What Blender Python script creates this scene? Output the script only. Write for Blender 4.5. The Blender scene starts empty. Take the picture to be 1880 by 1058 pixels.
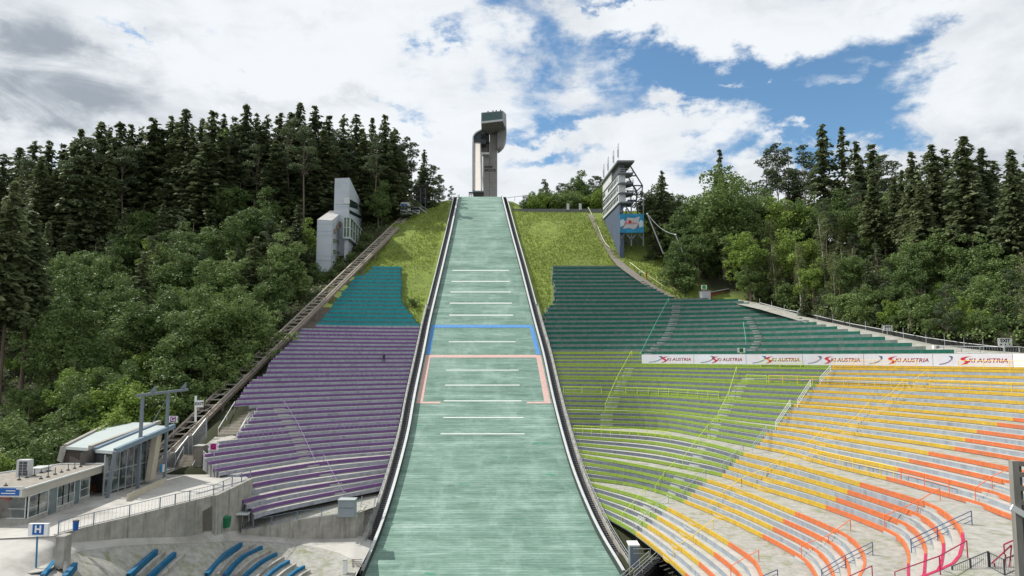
import bpy, bmesh, math, random
import numpy as np
from mathutils import Vector, Matrix
R = math.radians
S = bpy.context.scene
COL = S.collection
rnd = random.Random(7)

# ------------------------------------------------------------------ camera
F = 24.0 / 36.0 * 1880.0
PITCH = math.atan((655 - 529) / F)
cam_d = bpy.data.cameras.new('camera'); cam = bpy.data.objects.new('camera', cam_d); COL.objects.link(cam)
cam_d.lens = 24.0; cam_d.sensor_width = 36.0; cam_d.clip_start = 0.3; cam_d.clip_end = 6000
cam.location = (0, 0, 0); cam.rotation_euler = (R(90) + PITCH, 0, 0)
S.camera = cam
CP, SP = math.cos(PITCH), math.sin(PITCH)
def ray(u, v):
    xu = (u - 940) / F; yu = (529 - v) / F
    return (xu, CP - yu * SP, SP + yu * CP)
def PZ(u, v, z):
    r = ray(u, v); s = z / r[2]; return (r[0] * s, r[1] * s, z)
def PY(u, v, Y):
    r = ray(u, v); s = Y / r[1]; return (r[0] * s, Y, r[2] * s)
def proj(x, y, z):
    d = y * CP + z * SP; h = -y * SP + z * CP
    return 940 + F * x / d, 529 - F * h / d

# ------------------------------------------------------------------ sun and sky
SUN = Vector((-0.62, 0.17, 0.78)).normalized()
sd = bpy.data.lights.new('sun', 'SUN'); so = bpy.data.objects.new('sun', sd); COL.objects.link(so)
sd.energy = 4.6; sd.angle = R(0.5); sd.color = (1.0, 0.955, 0.88)
so.rotation_euler = SUN.to_track_quat('Z', 'Y').to_euler(); so.location = (0, 0, 200)
W = bpy.data.worlds.new('World'); S.world = W; W.use_nodes = True
def build_world():
    nt = W.node_tree; N = nt.nodes; L = nt.links; N.clear()
    out = N.new('ShaderNodeOutputWorld'); bg = N.new('ShaderNodeBackground'); L.new(bg.outputs[0], out.inputs[0])
    bg.inputs[1].default_value = 0.11
    sky = N.new('ShaderNodeTexSky'); sky.sky_type = 'NISHITA'; sky.sun_disc = False
    sky.sun_elevation = math.asin(SUN.z); sky.sun_rotation = math.atan2(SUN.x, SUN.y)
    sky.altitude = 700; sky.air_density = 1.0; sky.dust_density = 0.4; sky.ozone_density = 2.5
    tc = N.new('ShaderNodeTexCoord'); sep = N.new('ShaderNodeSeparateXYZ'); L.new(tc.outputs['Generated'], sep.inputs[0])
    def M(op, a, b=None, c=None, clamp=False):
        n = N.new('ShaderNodeMath'); n.operation = op; n.use_clamp = clamp
        for i, k in enumerate((a, b, c)):
            if k is None: continue
            if isinstance(k, (int, float)): n.inputs[i].default_value = k
            else: L.new(k, n.inputs[i])
        return n.outputs[0]
    x, y, z = sep.outputs
    A = M('ARCTAN2', x, y); E = M('ARCSINE', z)
    def noise(scale, detail, rough, sx=1, sy=1, off=0.0, dist=0.0):
        cx = N.new('ShaderNodeCombineXYZ'); L.new(M('MULTIPLY', x, sx), cx.inputs[0]); L.new(M('MULTIPLY', y, sx), cx.inputs[1])
        L.new(M('ADD', M('MULTIPLY', z, sy), off), cx.inputs[2])
        n = N.new('ShaderNodeTexNoise'); n.inputs['Scale'].default_value = scale; n.inputs['Detail'].default_value = detail
        n.inputs['Roughness'].default_value = rough; n.inputs['Distortion'].default_value = dist
        L.new(cx.outputs[0], n.inputs['Vector']); return n.outputs[0]
    warp = M('MULTIPLY', M('SUBTRACT', noise(7, 6, 0.62, 1, 1.6, 3.3), 0.5), 0.30)
    warp2 = M('MULTIPLY', M('SUBTRACT', noise(7, 6, 0.62, 1, 1.6, 9.1), 0.5), 0.22)
    Aw = M('ADD', A, warp); Ew = M('ADD', E, warp2)
    def blob(u, v, ru, rv, w, tilt=0.0):
        r = Vector(ray(u, v)).normalized(); a = math.atan2(r.x, r.y); e = math.asin(r.z)
        da = M('SUBTRACT', Aw, a); de = M('SUBTRACT', Ew, e)
        if tilt: de = M('ADD', de, M('MULTIPLY', da, tilt))
        q = M('ADD', M('POWER', M('ABSOLUTE', M('DIVIDE', da, ru / F)), 2), M('POWER', M('ABSOLUTE', M('DIVIDE', de, rv / F)), 2))
        return M('MULTIPLY', M('EXPONENT', M('MULTIPLY', q, -1)), w)
    def total(bl):
        t = None
        for b in bl:
            o = blob(*b); t = o if t is None else M('ADD', t, o)
        return t
    clear = total([(1160, 150, 175, 52, 1.0), (1000, 72, 70, 48, .8), (1360, 180, 200, 46, .95), (1040, 232, 120, 22, .85), (1480, 205, 150, 44, .8, .15), (1660, 95, 85, 85, .75, 0.3),
                   (1190, 2, 90, 16, .85), (1400, 262, 90, 22, .6), (205, 52, 40, 16, .7, .5), (410, 103, 26, 12, .6, .5), (820, 62, 55, 18, .5), (1670, 195, 90, 26, .5), (1240, 300, 200, 26, .45), (1010, 300, 90, 16, .5),
                   (1480, 110, 150, 32, .5), (730, 190, 60, 10, .4), (1560, 250, 90, 20, .5), (930, 20, 70, 20, .5)])
    cloudadd = total([(1225, 62, 230, 30, .42), (1332, 152, 36, 9, 1.0), (1420, 160, 14, 7, .9), (1215, 222, 150, 26, .55, -.1), (1715, 190, 90, 40, .5), (1040, 165, 60, 22, .3), (1560, 150, 60, 18, .3), (1800, 60, 90, 120, .6)])
    base = noise(4.6, 9, 0.60, 1, 2.4, 0.7, 0.6)
    fine = noise(15, 8, 0.62, 1, 2.8, 5.0, 0.5)
    dens = M('ADD', M('MULTIPLY', base, 1.05), M('MULTIPLY', fine, 0.50))
    dens = M('SUBTRACT', M('ADD', dens, -0.02), M('MULTIPLY', clear, 0.60))
    dens = M('ADD', dens, M('MULTIPLY', cloudadd, 0.5))
    mask = N.new('ShaderNodeMapRange'); mask.interpolation_type = 'SMOOTHSTEP'
    L.new(dens, mask.inputs[0]); mask.inputs[1].default_value = 0.23; mask.inputs[2].default_value = 0.65
    dark = total([(60, 95, 120, 80, .75), (170, 165, 150, 40, .65), (20, 190, 120, 50, .7), (560, 178, 170, 22, .7), (60, 225, 200, 35, .5), (1850, 262, 110, 50, .55), (1840, 120, 60, 50, .3), (560, 22, 160, 18, .35), (280, 60, 60, 18, .25), (1000, 0, 90, 30, .3)])
    bright = total([(150, 60, 50, 60, .5), (450, 130, 160, 40, .5), (280, 115, 90, 30, .5), (640, 150, 200, 22, .5), (60, 205, 110, 12, .3), (1790, 190, 50, 40, .5), (1200, 75, 200, 30, .3)])
    shade = M('ADD', M('MULTIPLY', M('SUBTRACT', noise(3.2, 6, 0.5, 1, 2.2, 12.0, 0.5), 0.5), 1.5), M('MULTIPLY', M('MULTIPLY', dark, M('ADD', M('MULTIPLY', noise(7.5, 8, 0.6, 1, 2.0, 31.0, 0.8), 3.2), -0.85, None, True)), 0.95))
    shade = M('SUBTRACT', shade, M('MULTIPLY', bright, 0.45))
    shade = M('ADD', shade, M('MULTIPLY', M('SUBTRACT', noise(9, 9, 0.62, 1, 2.2, 22.0, 0.6), 0.5), 1.3))
    sh = N.new('ShaderNodeMapRange'); sh.interpolation_type = 'SMOOTHSTEP'; L.new(shade, sh.inputs[0]); sh.inputs[1].default_value = -0.25; sh.inputs[2].default_value = 1.35
    cm = N.new('ShaderNodeMixRGB'); L.new(sh.outputs[0], cm.inputs[0])
    cm.inputs[1].default_value = (7.5, 7.8, 8.1, 1); cm.inputs[2].default_value = (3.0, 3.4, 3.9, 1)
    bl = N.new('ShaderNodeMixRGB'); bl.blend_type = 'MULTIPLY'; bl.inputs[0].default_value = 1; L.new(sky.outputs[0], bl.inputs[1]); bl.inputs[2].default_value = SKYMUL
    mx = N.new('ShaderNodeMixRGB'); L.new(mask.outputs[0], mx.inputs[0]); L.new(bl.outputs[0], mx.inputs[1]); L.new(cm.outputs[0], mx.inputs[2])
    L.new(mx.outputs[0], bg.inputs[0])
SKYMUL = (1.0, 1.22, 1.22, 1)
build_world()
vs = S.view_settings; vs.view_transform = 'Standard'; vs.look = 'None'; vs.gamma = 1; vs.exposure = 0.14; vs.use_curve_mapping = False
S.cycles.max_bounces = 6; S.cycles.diffuse_bounces = 3; S.cycles.transparent_max_bounces = 8

# ------------------------------------------------------------------ materials
MATS = {}
def mat(name, col, rough=0.8, var=0.15, scale=1.5, metal=0.0, stretch=(1, 1, 1), bump=0.0, spec=0.3, dirt=None, detail=6):
    if name in MATS: return MATS[name]
    m = bpy.data.materials.new(name); m.use_nodes = True; MATS[name] = m
    nt = m.node_tree; N = nt.nodes; L = nt.links; b = N['Principled BSDF']
    b.inputs['Roughness'].default_value = rough; b.inputs['Metallic'].default_value = metal
    b.inputs['Specular IOR Level'].default_value = spec
    g = N.new('ShaderNodeNewGeometry'); mp = N.new('ShaderNodeMapping'); mp.inputs['Scale'].default_value = stretch
    L.new(g.outputs['Position'], mp.inputs[0])
    n = N.new('ShaderNodeTexNoise'); n.inputs['Scale'].default_value = scale; n.inputs['Detail'].default_value = detail; n.inputs['Roughness'].default_value = 0.65
    L.new(mp.outputs[0], n.inputs['Vector'])
    r = N.new('ShaderNodeValToRGB'); r.color_ramp.elements[0].position = 0.3; r.color_ramp.elements[1].position = 0.7
    c0 = [max(0, c * (1 - var)) for c in col]; c1 = [min(1, c * (1 + var)) for c in col]
    r.color_ramp.elements[0].color = (*c0, 1); r.color_ramp.elements[1].color = (*c1, 1)
    L.new(n.outputs[0], r.inputs[0]); last = r.outputs[0]
    if dirt:
        dc, ds, dstr, lo, hi = dirt
        mp2 = N.new('ShaderNodeMapping'); mp2.inputs['Scale'].default_value = dstr; L.new(g.outputs['Position'], mp2.inputs[0])
        n2 = N.new('ShaderNodeTexNoise'); n2.inputs['Scale'].default_value = ds; n2.inputs['Detail'].default_value = 8; n2.inputs['Roughness'].default_value = 0.7
        L.new(mp2.outputs[0], n2.inputs['Vector'])
        mr = N.new('ShaderNodeMapRange'); L.new(n2.outputs[0], mr.inputs[0]); mr.inputs[1].default_value = lo; mr.inputs[2].default_value = hi
        mx = N.new('ShaderNodeMixRGB'); L.new(mr.outputs[0], mx.inputs[0]); L.new(last, mx.inputs[1]); mx.inputs[2].default_value = (*dc, 1); last = mx.outputs[0]
    L.new(last, b.inputs['Base Color'])
    if bump:
        bp = N.new('ShaderNodeBump'); bp.inputs['Strength'].default_value = bump; bp.inputs['Distance'].default_value = 0.1
        L.new(n.outputs[0], bp.inputs['Height']); L.new(bp.outputs[0], b.inputs['Normal'])
    return m
def leafmat(name, c0, c1, trans=0.25):
    m = bpy.data.materials.new(name); m.use_nodes = True; MATS[name] = m
    nt = m.node_tree; N = nt.nodes; L = nt.links; b = N['Principled BSDF']; out = N['Material Output']
    b.inputs['Roughness'].default_value = 0.55; b.inputs['Specular IOR Level'].default_value = 0.25
    g = N.new('ShaderNodeNewGeometry'); oi = N.new('ShaderNodeObjectInfo')
    ad = N.new('ShaderNodeMath'); ad.operation = 'MULTIPLY_ADD'; L.new(g.outputs['Random Per Island'], ad.inputs[0]); ad.inputs[1].default_value = 0.5
    ml = N.new('ShaderNodeMath'); ml.operation = 'MULTIPLY'; L.new(oi.outputs['Random'], ml.inputs[0]); ml.inputs[1].default_value = 0.5; L.new(ml.outputs[0], ad.inputs[2])
    r = N.new('ShaderNodeValToRGB'); r.color_ramp.elements[0].color = (*c0, 1); r.color_ramp.elements[1].color = (*c1, 1)
    L.new(ad.outputs[0], r.inputs[0]); L.new(r.outputs[0], b.inputs['Base Color'])
    t = N.new('ShaderNodeBsdfTranslucent'); L.new(r.outputs[0], t.inputs[0]); mx = N.new('ShaderNodeMixShader'); mx.inputs[0].default_value = trans
    L.new(b.outputs[0], mx.inputs[1]); L.new(t.outputs[0], mx.inputs[2]); L.new(mx.outputs[0], out.inputs[0])
    return m
m_conc = mat('concrete', (.34, .33, .30), .9, .22, .9, dirt=((.10, .095, .08), .9, (1.6, 1.6, .12), .52, .75))
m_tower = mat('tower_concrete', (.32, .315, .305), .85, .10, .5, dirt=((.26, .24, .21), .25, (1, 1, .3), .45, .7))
m_tread = mat('terrace_tread', (.39, .38, .35), .95, .14, .8, dirt=((.27, .26, .19), .5, (1, 1, 1), .55, .78))
m_riser = mat('terrace_riser', (.27, .31, .35), .9, .20, 1.4, stretch=(1, 1, .4), dirt=((.13, .15, .17), 1.2, (1, 1, .3), .52, .8))
m_risert = mat('terrace_riser_teal', (.07, .17, .18), .9, .25, 1.4, dirt=((.05, .09, .09), 1.2, (1, 1, .3), .5, .8))
m_riserp = mat('terrace_riser_lilac', (.31, .33, .375), .9, .2, 1.4, dirt=((.14, .14, .18), 1.2, (1, 1, .3), .5, .8))
m_riserb = mat('terrace_riser_blue', (.13, .15, .185), .9, .2, 1.4, stretch=(1, 1, .4), dirt=((.08, .09, .10), 1.2, (1, 1, .3), .52, .8))
m_riser2 = mat('terrace_riser_dark', (.13, .165, .16), .9, .25, 1.4, dirt=((.10, .13, .10), 1.0, (1, 1, .4), .48, .75))
m_gravel = mat('gravel', (.315, .31, .285), 1, .24, 1.6, bump=.4, dirt=((.17, .19, .09), .6, (1, 1, 1), .51, .70), detail=10)
m_asph = mat('asphalt_light', (.42, .41, .385), .95, .08, .7, dirt=((.30, .29, .27), .12, (1, 1, 1), .5, .62))
m_metal = mat('galvanised_metal', (.42, .44, .46), .5, .12, 3, metal=.3)
m_white = mat('white_paint', (.74, .75, .75), .6, .05, 2)
m_whitel = mat('white_line', (.60, .65, .61), .8, .10, 3)
m_dark = mat('dark_steel', (.07, .075, .085), .6, .2, 2)
m_grate = mat('steel_grating', (.055, .055, .06), .8, .3, 3)
m_bluegrey = mat('blue_grey_steel', (.17, .20, .235), .55, .1, 1)
m_cladding = mat('grey_cladding', (.46, .505, .55), .5, .05, .5, dirt=((.30, .35, .40), .5, (.1, .1, 4), .5, .7))
m_glass = mat('dark_glass', (.03, .05, .055), .08, .3, .4, spec=.8)
m_rglass = mat('painted_reflection_glass', (.085, .13, .05), .25, .6, .5, spec=.5)  # green reflection of the wood is painted into the base colour
m_rust = mat('weathered_steel', (.22, .18, .15), .8, .25, 1.5)
m_rustl = mat('pale_weathered_steel', (.40, .36, .31), .75, .15, 1.5)
m_roof = mat('roof_metal', (.36, .41, .41), .55, .06, .5)
m_wood = mat('brown_wood', (.22, .10, .05), .8, .2, 3)
m_oldwood = mat('weathered_wood', (.23, .22, .20), .9, .25, 2, stretch=(1, 1, .3))
m_trunk = mat('bark', (.16, .125, .10), .95, .25, 2, stretch=(1, 1, .3))
m_btrunk = mat('pale_bark', (.45, .42, .38), .9, .3, 2, stretch=(1, 1, 2))
m_soil = mat('bare_soil', (.12, .095, .065), 1, .25, 1)
m_stone = mat('path_gravel', (.21, .19, .165), 1, .2, 1.5)
def paint(name, c): return mat(name, c, .8, .20, 2.2, dirt=(tuple(k * .45 + .09 for k in c), 1.1, (1, 1, .5), .50, .82), detail=9)
m_purple = paint('purple_paint', (.165, .08, .23)); m_teal = paint('teal_paint', (.012, .25, .28)); m_dgreen = paint('dark_green_paint', (.004, .10, .070))
m_lime = paint('lime_paint', (.21, .31, .045)); m_yellow = paint('yellow_paint', (.50, .33, .035)); m_orange = paint('orange_paint', (.54, .145, .05))
m_magenta = paint('magenta_paint', (.42, .02, .08)); m_blue = paint('blue_paint', (.008, .12, .25))
m_signblue = mat('sign_blue', (.01, .10, .36), .5, .03); m_pink = mat('sign_magenta', (.62, .03, .27), .5, .03); m_sgreen = mat('sign_green', (.02, .22, .04), .5, .03)
m_red = mat('logo_red', (.50, .012, .03), .5, .03); m_navy = mat('logo_navy', (.06, .09, .20), .5, .03); m_black = mat('lettering_black', (.012, .012, .014), .6, .05)
m_banner = mat('banner_sheet', (.58, .60, .66), .6, .05, .5, dirt=((.58, .50, .56), .3, (1, 1, 2), .45, .7))
m_greenbag = mat('green_plastic', (.01, .14, .06), .5, .2, 3)
m_skin = mat('skin', (.42, .26, .19), .6, .05); m_cloth = mat('dark_clothing', (.015, .018, .03), .9, .1); m_cloth2 = mat('red_clothing', (.28, .04, .025), .9, .1); m_cloth3 = mat('pale_clothing', (.42, .46, .52), .9, .1)
m_hair = mat('brown_hair', (.05, .03, .02), .8, .1)
m_spruce = leafmat('spruce_needles', (.070, .098, .050), (.19, .225, .105), .3)
m_pine = leafmat('pine_needles', (.055, .085, .045), (.125, .165, .075), .22)
m_leafd = leafmat('dark_leaves', (.070, .12, .036), (.19, .265, .085), .25)
m_leafl = leafmat('bright_leaves', (.12, .20, .034), (.25, .34, .075), .32)
m_birch = leafmat('birch_leaves', (.10, .13, .05), (.20, .23, .09), .28)
m_tuft = leafmat('grass_blades', (.19, .26, .05), (.29, .345, .08), .32)

# ------------------------------------------------------------------ helpers
def tag(o, label=None, cat=None, group=None, kind=None):
    if label: o['label'] = label
    if cat: o['category'] = cat
    if group: o['group'] = group
    if kind: o['kind'] = kind
    return o
def thing(name, label, cat, loc=(0, 0, 0), group=None):
    o = bpy.data.objects.new(name, None); COL.objects.link(o); o.location = loc; o.empty_display_size = .5
    return tag(o, label, cat, group)
def wloc(o):
    v = Vector((0, 0, 0))
    while o is not None: v += o.location; o = o.parent
    return v
def meshobj(name, verts, faces, mats, parent=None, fm=None, smooth=False):
    off = wloc(parent) if parent else Vector((0, 0, 0))
    me = bpy.data.meshes.new(name)
    if len(verts):
        va = np.asarray(verts, dtype=np.float64).reshape(-1, 3) - np.array(off)[None, :]
        me.from_pydata(va.tolist(), [], faces)
    for m in (mats if isinstance(mats, (list, tuple)) else [mats]): me.materials.append(m)
    if fm is not None: me.polygons.foreach_set('material_index', np.asarray(fm, dtype=np.int32))
    if smooth: me.polygons.foreach_set('use_smooth', np.ones(len(me.polygons), dtype=bool))
    me.update()
    o = bpy.data.objects.new(name, me); COL.objects.link(o)
    if parent: o.parent = parent
    return o
class MB:
    def __init__(s): s.v = []; s.f = []; s.m = []
    def quad(s, a, b, c, d, m=0):
        n = len(s.v); s.v += [tuple(a), tuple(b), tuple(c), tuple(d)]; s.f.append((n, n + 1, n + 2, n + 3)); s.m.append(m)
    def poly(s, pts, m=0):
        n = len(s.v); s.v += [tuple(p) for p in pts]; s.f.append(tuple(range(n, n + len(pts)))); s.m.append(m)
    def hexa(s, b, t, m=0):   # four bottom and four top points
        n = len(s.v); s.v += [tuple(p) for p in b] + [tuple(p) for p in t]
        for f in ((3, 2, 1, 0), (4, 5, 6, 7), (0, 1, 5, 4), (1, 2, 6, 5), (2, 3, 7, 6), (3, 0, 4, 7)):
            s.f.append(tuple(n + i for i in f)); s.m.append(m)
    def box(s, x0, x1, y0, y1, z0, z1, m=0):
        s.hexa([(x0, y0, z0), (x1, y0, z0), (x1, y1, z0), (x0, y1, z0)], [(x0, y0, z1), (x1, y0, z1), (x1, y1, z1), (x0, y1, z1)], m)
    def beam(s, p, q, w, h=None, m=0, up=(0, 0, 1)):
        h = h or w; p = Vector(p); q = Vector(q); d = (q - p)
        if d.length < 1e-6: return
        d.normalize(); upv = Vector(up)
        if abs(d.dot(upv)) > .98: upv = Vector((0, 1, 0))
        a = d.cross(upv).normalized() * w / 2; b = a.cross(d).normalized() * h / 2
        s.hexa([p - a - b, p + a - b, p + a + b, p - a + b], [q - a - b, q + a - b, q + a + b, q - a + b], m)
    def tube(s, p, q, r, n=8, m=0, r2=None):
        p = Vector(p); q = Vector(q); d = q - p
        if d.length < 1e-6: return
        d.normalize(); up = Vector((0, 0, 1)) if abs(d.z) < .95 else Vector((0, 1, 0))
        a = d.cross(up).normalized(); b = d.cross(a); r2 = r if r2 is None else r2
        k = len(s.v)
        for i in range(n):
            t = 2 * math.pi * i / n; s.v.append(tuple(p + (a * math.cos(t) + b * math.sin(t)) * r))
        for i in range(n):
            t = 2 * math.pi * i / n; s.v.append(tuple(q + (a * math.cos(t) + b * math.sin(t)) * r2))
        for i in range(n):
            j = (i + 1) % n; s.f.append((k + i, k + j, k + n + j, k + n + i)); s.m.append(m)
        s.f.append(tuple(k + i for i in reversed(range(n)))); s.m.append(m); s.f.append(tuple(k + n + i for i in range(n))); s.m.append(m)
    def pipe(s, pts, r, n=6, m=0):
        for a, b in zip(pts[:-1], pts[1:]): s.tube(a, b, r, n, m)
    def prism(s, pts, vec, m=0):
        vec = Vector(vec); n = len(s.v); k = len(pts)
        s.v += [tuple(p) for p in pts] + [tuple(Vector(p) + vec) for p in pts]
        s.f.append(tuple(n + i for i in reversed(range(k)))); s.m.append(m); s.f.append(tuple(n + k + i for i in range(k))); s.m.append(m)
        for i in range(k):
            j = (i + 1) % k; s.f.append((n + i, n + j, n + k + j, n + k + i)); s.m.append(m)
    def build(s, name, mats, parent=None, smooth=False):
        o = meshobj(name, s.v, s.f, mats, parent, s.m, smooth)
        bm = bmesh.new(); bm.from_mesh(o.data); bmesh.ops.recalc_face_normals(bm, faces=bm.faces); bm.to_mesh(o.data); bm.free()
        return o
def text(name, body, size, origin, xd, yd, m, parent, shear=0.0, center=True, depth=0.01, bold=0.0):
    cu = bpy.data.curves.new(name, 'FONT'); cu.body = body; cu.size = size; cu.shear = shear; cu.extrude = depth; cu.offset = bold
    cu.align_x = 'CENTER' if center else 'LEFT'; cu.align_y = 'CENTER'; cu.resolution_u = 3
    t = bpy.data.objects.new('tmp', cu); COL.objects.link(t)
    me = bpy.data.meshes.new_from_object(t); bpy.data.objects.remove(t); bpy.data.curves.remove(cu)
    X = Vector(xd).normalized(); Y = Vector(yd).normalized(); Z = X.cross(Y)
    M4 = Matrix(((X.x, Y.x, Z.x, origin[0]), (X.y, Y.y, Z.y, origin[1]), (X.z, Y.z, Z.z, origin[2]), (0, 0, 0, 1)))
    off = wloc(parent) if parent else Vector((0, 0, 0))
    me.transform(Matrix.Translation(-off) @ M4); me.name = name
    me.materials.clear(); me.materials.append(m)
    o = bpy.data.objects.new(name, me); COL.objects.link(o)
    if parent: o.parent = parent
    return o
def copy_tree(o, parent=None):
    c = o.copy(); COL.objects.link(c)
    if parent is not None: c.parent = parent
    for ch in list(o.children): copy_tree(ch, c)
    return c

# ------------------------------------------------------------------ landing slope profile
SL = [(40, .02), (60, .04), (76, .05), (82, .16), (88, .30), (95, .44), (110, .555), (125, .64), (136, .69), (150, .71), (165, .71), (180, .70), (195, .61), (205, .48), (215, .36), (225, .22), (235, .17), (245, .14), (400, .05)]
_ys = np.arange(40, 401, .5); _sl = np.interp(_ys, [a for a, b in SL], [b for a, b in SL])
_zs = np.concatenate([[0], np.cumsum((_sl[1:] + _sl[:-1]) / 2 * .5)]); _zs -= np.interp(136, _ys, _zs)
def RZ(y): return float(np.interp(y, _ys, _zs))
_ls = np.concatenate([[0], np.cumsum(np.hypot(.5, np.diff(_zs)))])
def RL(y): return float(np.interp(y, _ys, _ls))
EDGE = [(362, 843, 920), (430, 829, 937), (497, 813.6, 955), (597, 790, 980), (655, 779, 996), (740, 761.5, 1014), (800, 752, 1029), (864, 736, 1047), (928, 718, 1071), (991, 697, 1100), (1058, 669, 1141), (1150, 630, 1190)]
_ev = [e[0] for e in EDGE]
_yy = np.arange(60, 222, 1.0); _vv = np.array([proj(0, y, RZ(y))[1] for y in _yy])
_el = []; _er = []
for y, v in zip(_yy, _vv):
    d = y * CP + RZ(y) * SP
    _el.append((np.interp(v, _ev, [e[1] for e in EDGE]) - 940) / F * d); _er.append((np.interp(v, _ev, [e[2] for e in EDGE]) - 940) / F * d)
_el = np.array(_el); _er = np.array(_er)
k7 = np.ones(7) / 7
_el = np.convolve(np.pad(_el, 3, mode='edge'), k7, 'valid'); _er = np.convolve(np.pad(_er, 3, mode='edge'), k7, 'valid')
def EL(y): return float(np.interp(y, _yy, _el)) - max(0, y - 221) * .0585 + max(0, y - 221) * .03
def ER(y): return float(np.interp(y, _yy, _er)) - max(0, y - 221) * .0585 - max(0, y - 221) * .03
def YV(v): return float(np.interp(-v, -_vv[::1][:150], _yy[:150])) if True else 0
_mono = np.argmax(_vv <= 363) if (_vv <= 363).any() else len(_vv) - 1
def YV(v):
    return float(np.interp(-v, -_vv[:_mono], _yy[:_mono]))
def YR(z): return float(np.interp(z, _zs, _ys))

# ------------------------------------------------------------------ terrace families
NT = 96
def resample(pts, n=NT):
    p = np.array(pts, float); d = np.concatenate([[0], np.cumsum(np.hypot(*np.diff(p, axis=0).T))])
    # smooth by Catmull-Rom over the chord length
    tt = np.linspace(0, d[-1], n); out = []
    tan = np.zeros_like(p)
    for i in range(len(p)):
        a = max(0, i - 1); b = min(len(p) - 1, i + 1); tan[i] = (p[b] - p[a]) / max(1e-6, d[b] - d[a])
    for t in tt:
        i = min(len(p) - 2, max(0, int(np.searchsorted(d, t, side='right')) - 1)); h = d[i + 1] - d[i]; s = (t - d[i]) / h
        h00 = 2 * s ** 3 - 3 * s ** 2 + 1; h10 = s ** 3 - 2 * s ** 2 + s; h01 = -2 * s ** 3 + 3 * s ** 2; h11 = s ** 3 - s ** 2
        out.append(h00 * p[i] + h10 * h * tan[i] + h01 * p[i + 1] + h11 * h * tan[i + 1])
    return np.array(out)
SIDE = 2.15
def KP(z, px): return [PZ(u, v, z)[:2] for u, v in px]
RKEY = [(-22.3, [(15.6, 87.4), (17.6, 71), (17.5, 62), (16, 52)]),
        (-19.7, -18.7, .9, KP(-18.7, [(1140, 899), (1187, 912), (1225, 927), (1281, 955), (1346, 992), (1398, 1027), (1412, 1055)]) + [(20.5, 51)]),
        (-18.7, -18.7, 0, KP(-18.7, [(1154, 893), (1211, 907), (1253, 924), (1328, 955), (1398, 989), (1459, 1023), (1489, 1049)]) + [(22.5, 50)]),
        (-16.5, -15.4, .9, KP(-15.4, [(1187, 856), (1262, 870), (1300, 879), (1365, 900), (1459, 937), (1529, 966), (1576, 990), (1599, 1018), (1599, 1050)]) + [(21, 45)]),
        (-15.4, -15.4, 0, KP(-15.4, [(1187, 849), (1262, 863), (1323, 876), (1398, 901), (1515, 937), (1606, 972), (1649, 994), (1667, 1024), (1667, 1054)]) + [(24, 43)]),
        (-13.1, -12.0, .9, KP(-12.0, [(1206, 795), (1300, 812), (1368, 831), (1445, 848), (1515, 867), (1576, 884), (1655, 907), (1726, 930), (1772, 964), (1786, 990), (1783, 1013), (1768, 1041)]) + [(22, 38)]),
        (-12.0, -12.0, 0, KP(-12.0, [(1206, 790), (1300, 806), (1395, 825), (1449, 836), (1520, 857), (1627, 883), (1748, 917), (1820, 940), (1854, 957)]) + [(39.5, 46), (38, 40), (36, 33)]),
        (-1.4, [(23.6, 125), (39.3, 108.5), (52, 95.5), (60.5, 81.5), (64, 70), (65.5, 60), (65, 49), (63, 37)]),
        (3, [(25.5, 134), (43, 122), (56, 107), (66, 90), (69, 76), (68, 62)]),
        (8, [(30, 146), (52, 136), (64, 118), (74, 98)]),
        (13.4, [(30, 154.5), (50, 150.5), (62, 140), (72, 128)]),
        (22.3, [(25, 167.5), (45, 166), (60, 160), (70, 150)])]
LKEY = [(-19.8, [(-28.4, 91), (-31, 86.5), (-32, 80)]), (-17.8, [(-30.1, 96), (-33.7, 90), (-36, 84)]),
        (-15.8, [(-28.7, 104.7), (-34.4, 96.7), (-39, 89), (-42, 82)]), (-8, [(-30, 117), (-40, 108.5), (-48, 98), (-52, 88)]),
        (0, [(-30, 131), (-42, 122), (-50, 110), (-54, 98)]), (6, [(-30, 143.5), (-42, 138), (-50, 128)]),
        (14, [(-30, 155.5), (-42, 153), (-50, 148)]), (22.3, [(-30, 167.5), (-40, 166.5), (-48, 164)])]
def mkfam(keys, side):
    zs = []; arr = []; ye = []
    for k in keys:
        z, pts = k[0], k[-1]; y0 = YR(k[1]) - k[2] if len(k) == 4 else YR(z); x0 = (ER(y0) + SIDE) if side > 0 else (EL(y0) - SIDE)
        zs.append(z); arr.append(resample([(x0, y0)] + pts)); ye.append(y0)
    zs = np.array(zs); arr = np.array(arr); ye = np.array(ye)
    def yedge(p):
        i = min(len(zs) - 2, max(0, int(np.searchsorted(zs, p, side='right')) - 1))
        if len(keys[i]) == 4 or len(keys[i + 1]) == 4: return float(np.interp(p, zs, ye))
        return YR(p)
    def fam(p):
        p = float(p)
        if p <= zs[0]: return arr[0] + (arr[1] - arr[0]) / (zs[1] - zs[0]) * (p - zs[0])
        if p >= zs[-1]: return arr[-1] + (arr[-1] - arr[-2]) / (zs[-1] - zs[-2]) * (p - zs[-1])
        i = int(np.searchsorted(zs, p, side='right')) - 1; h = zs[i + 1] - zs[i]; s = (p - zs[i]) / h
        q = arr[i] * (1 - s) + arr[i + 1] * s
        y0 = yedge(p); x0 = (ER(y0) + SIDE) if side > 0 else (EL(y0) - SIDE)   # keep the inner end on the stair wall
        w = np.clip(1 - np.linspace(0, 1, NT) * 6, 0, 1)[:, None]
        return q + w * (np.array([x0, y0]) - q[0])
    return fam
famR = mkfam(RKEY, 1); famL = mkfam(LKEY, -1)
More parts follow.
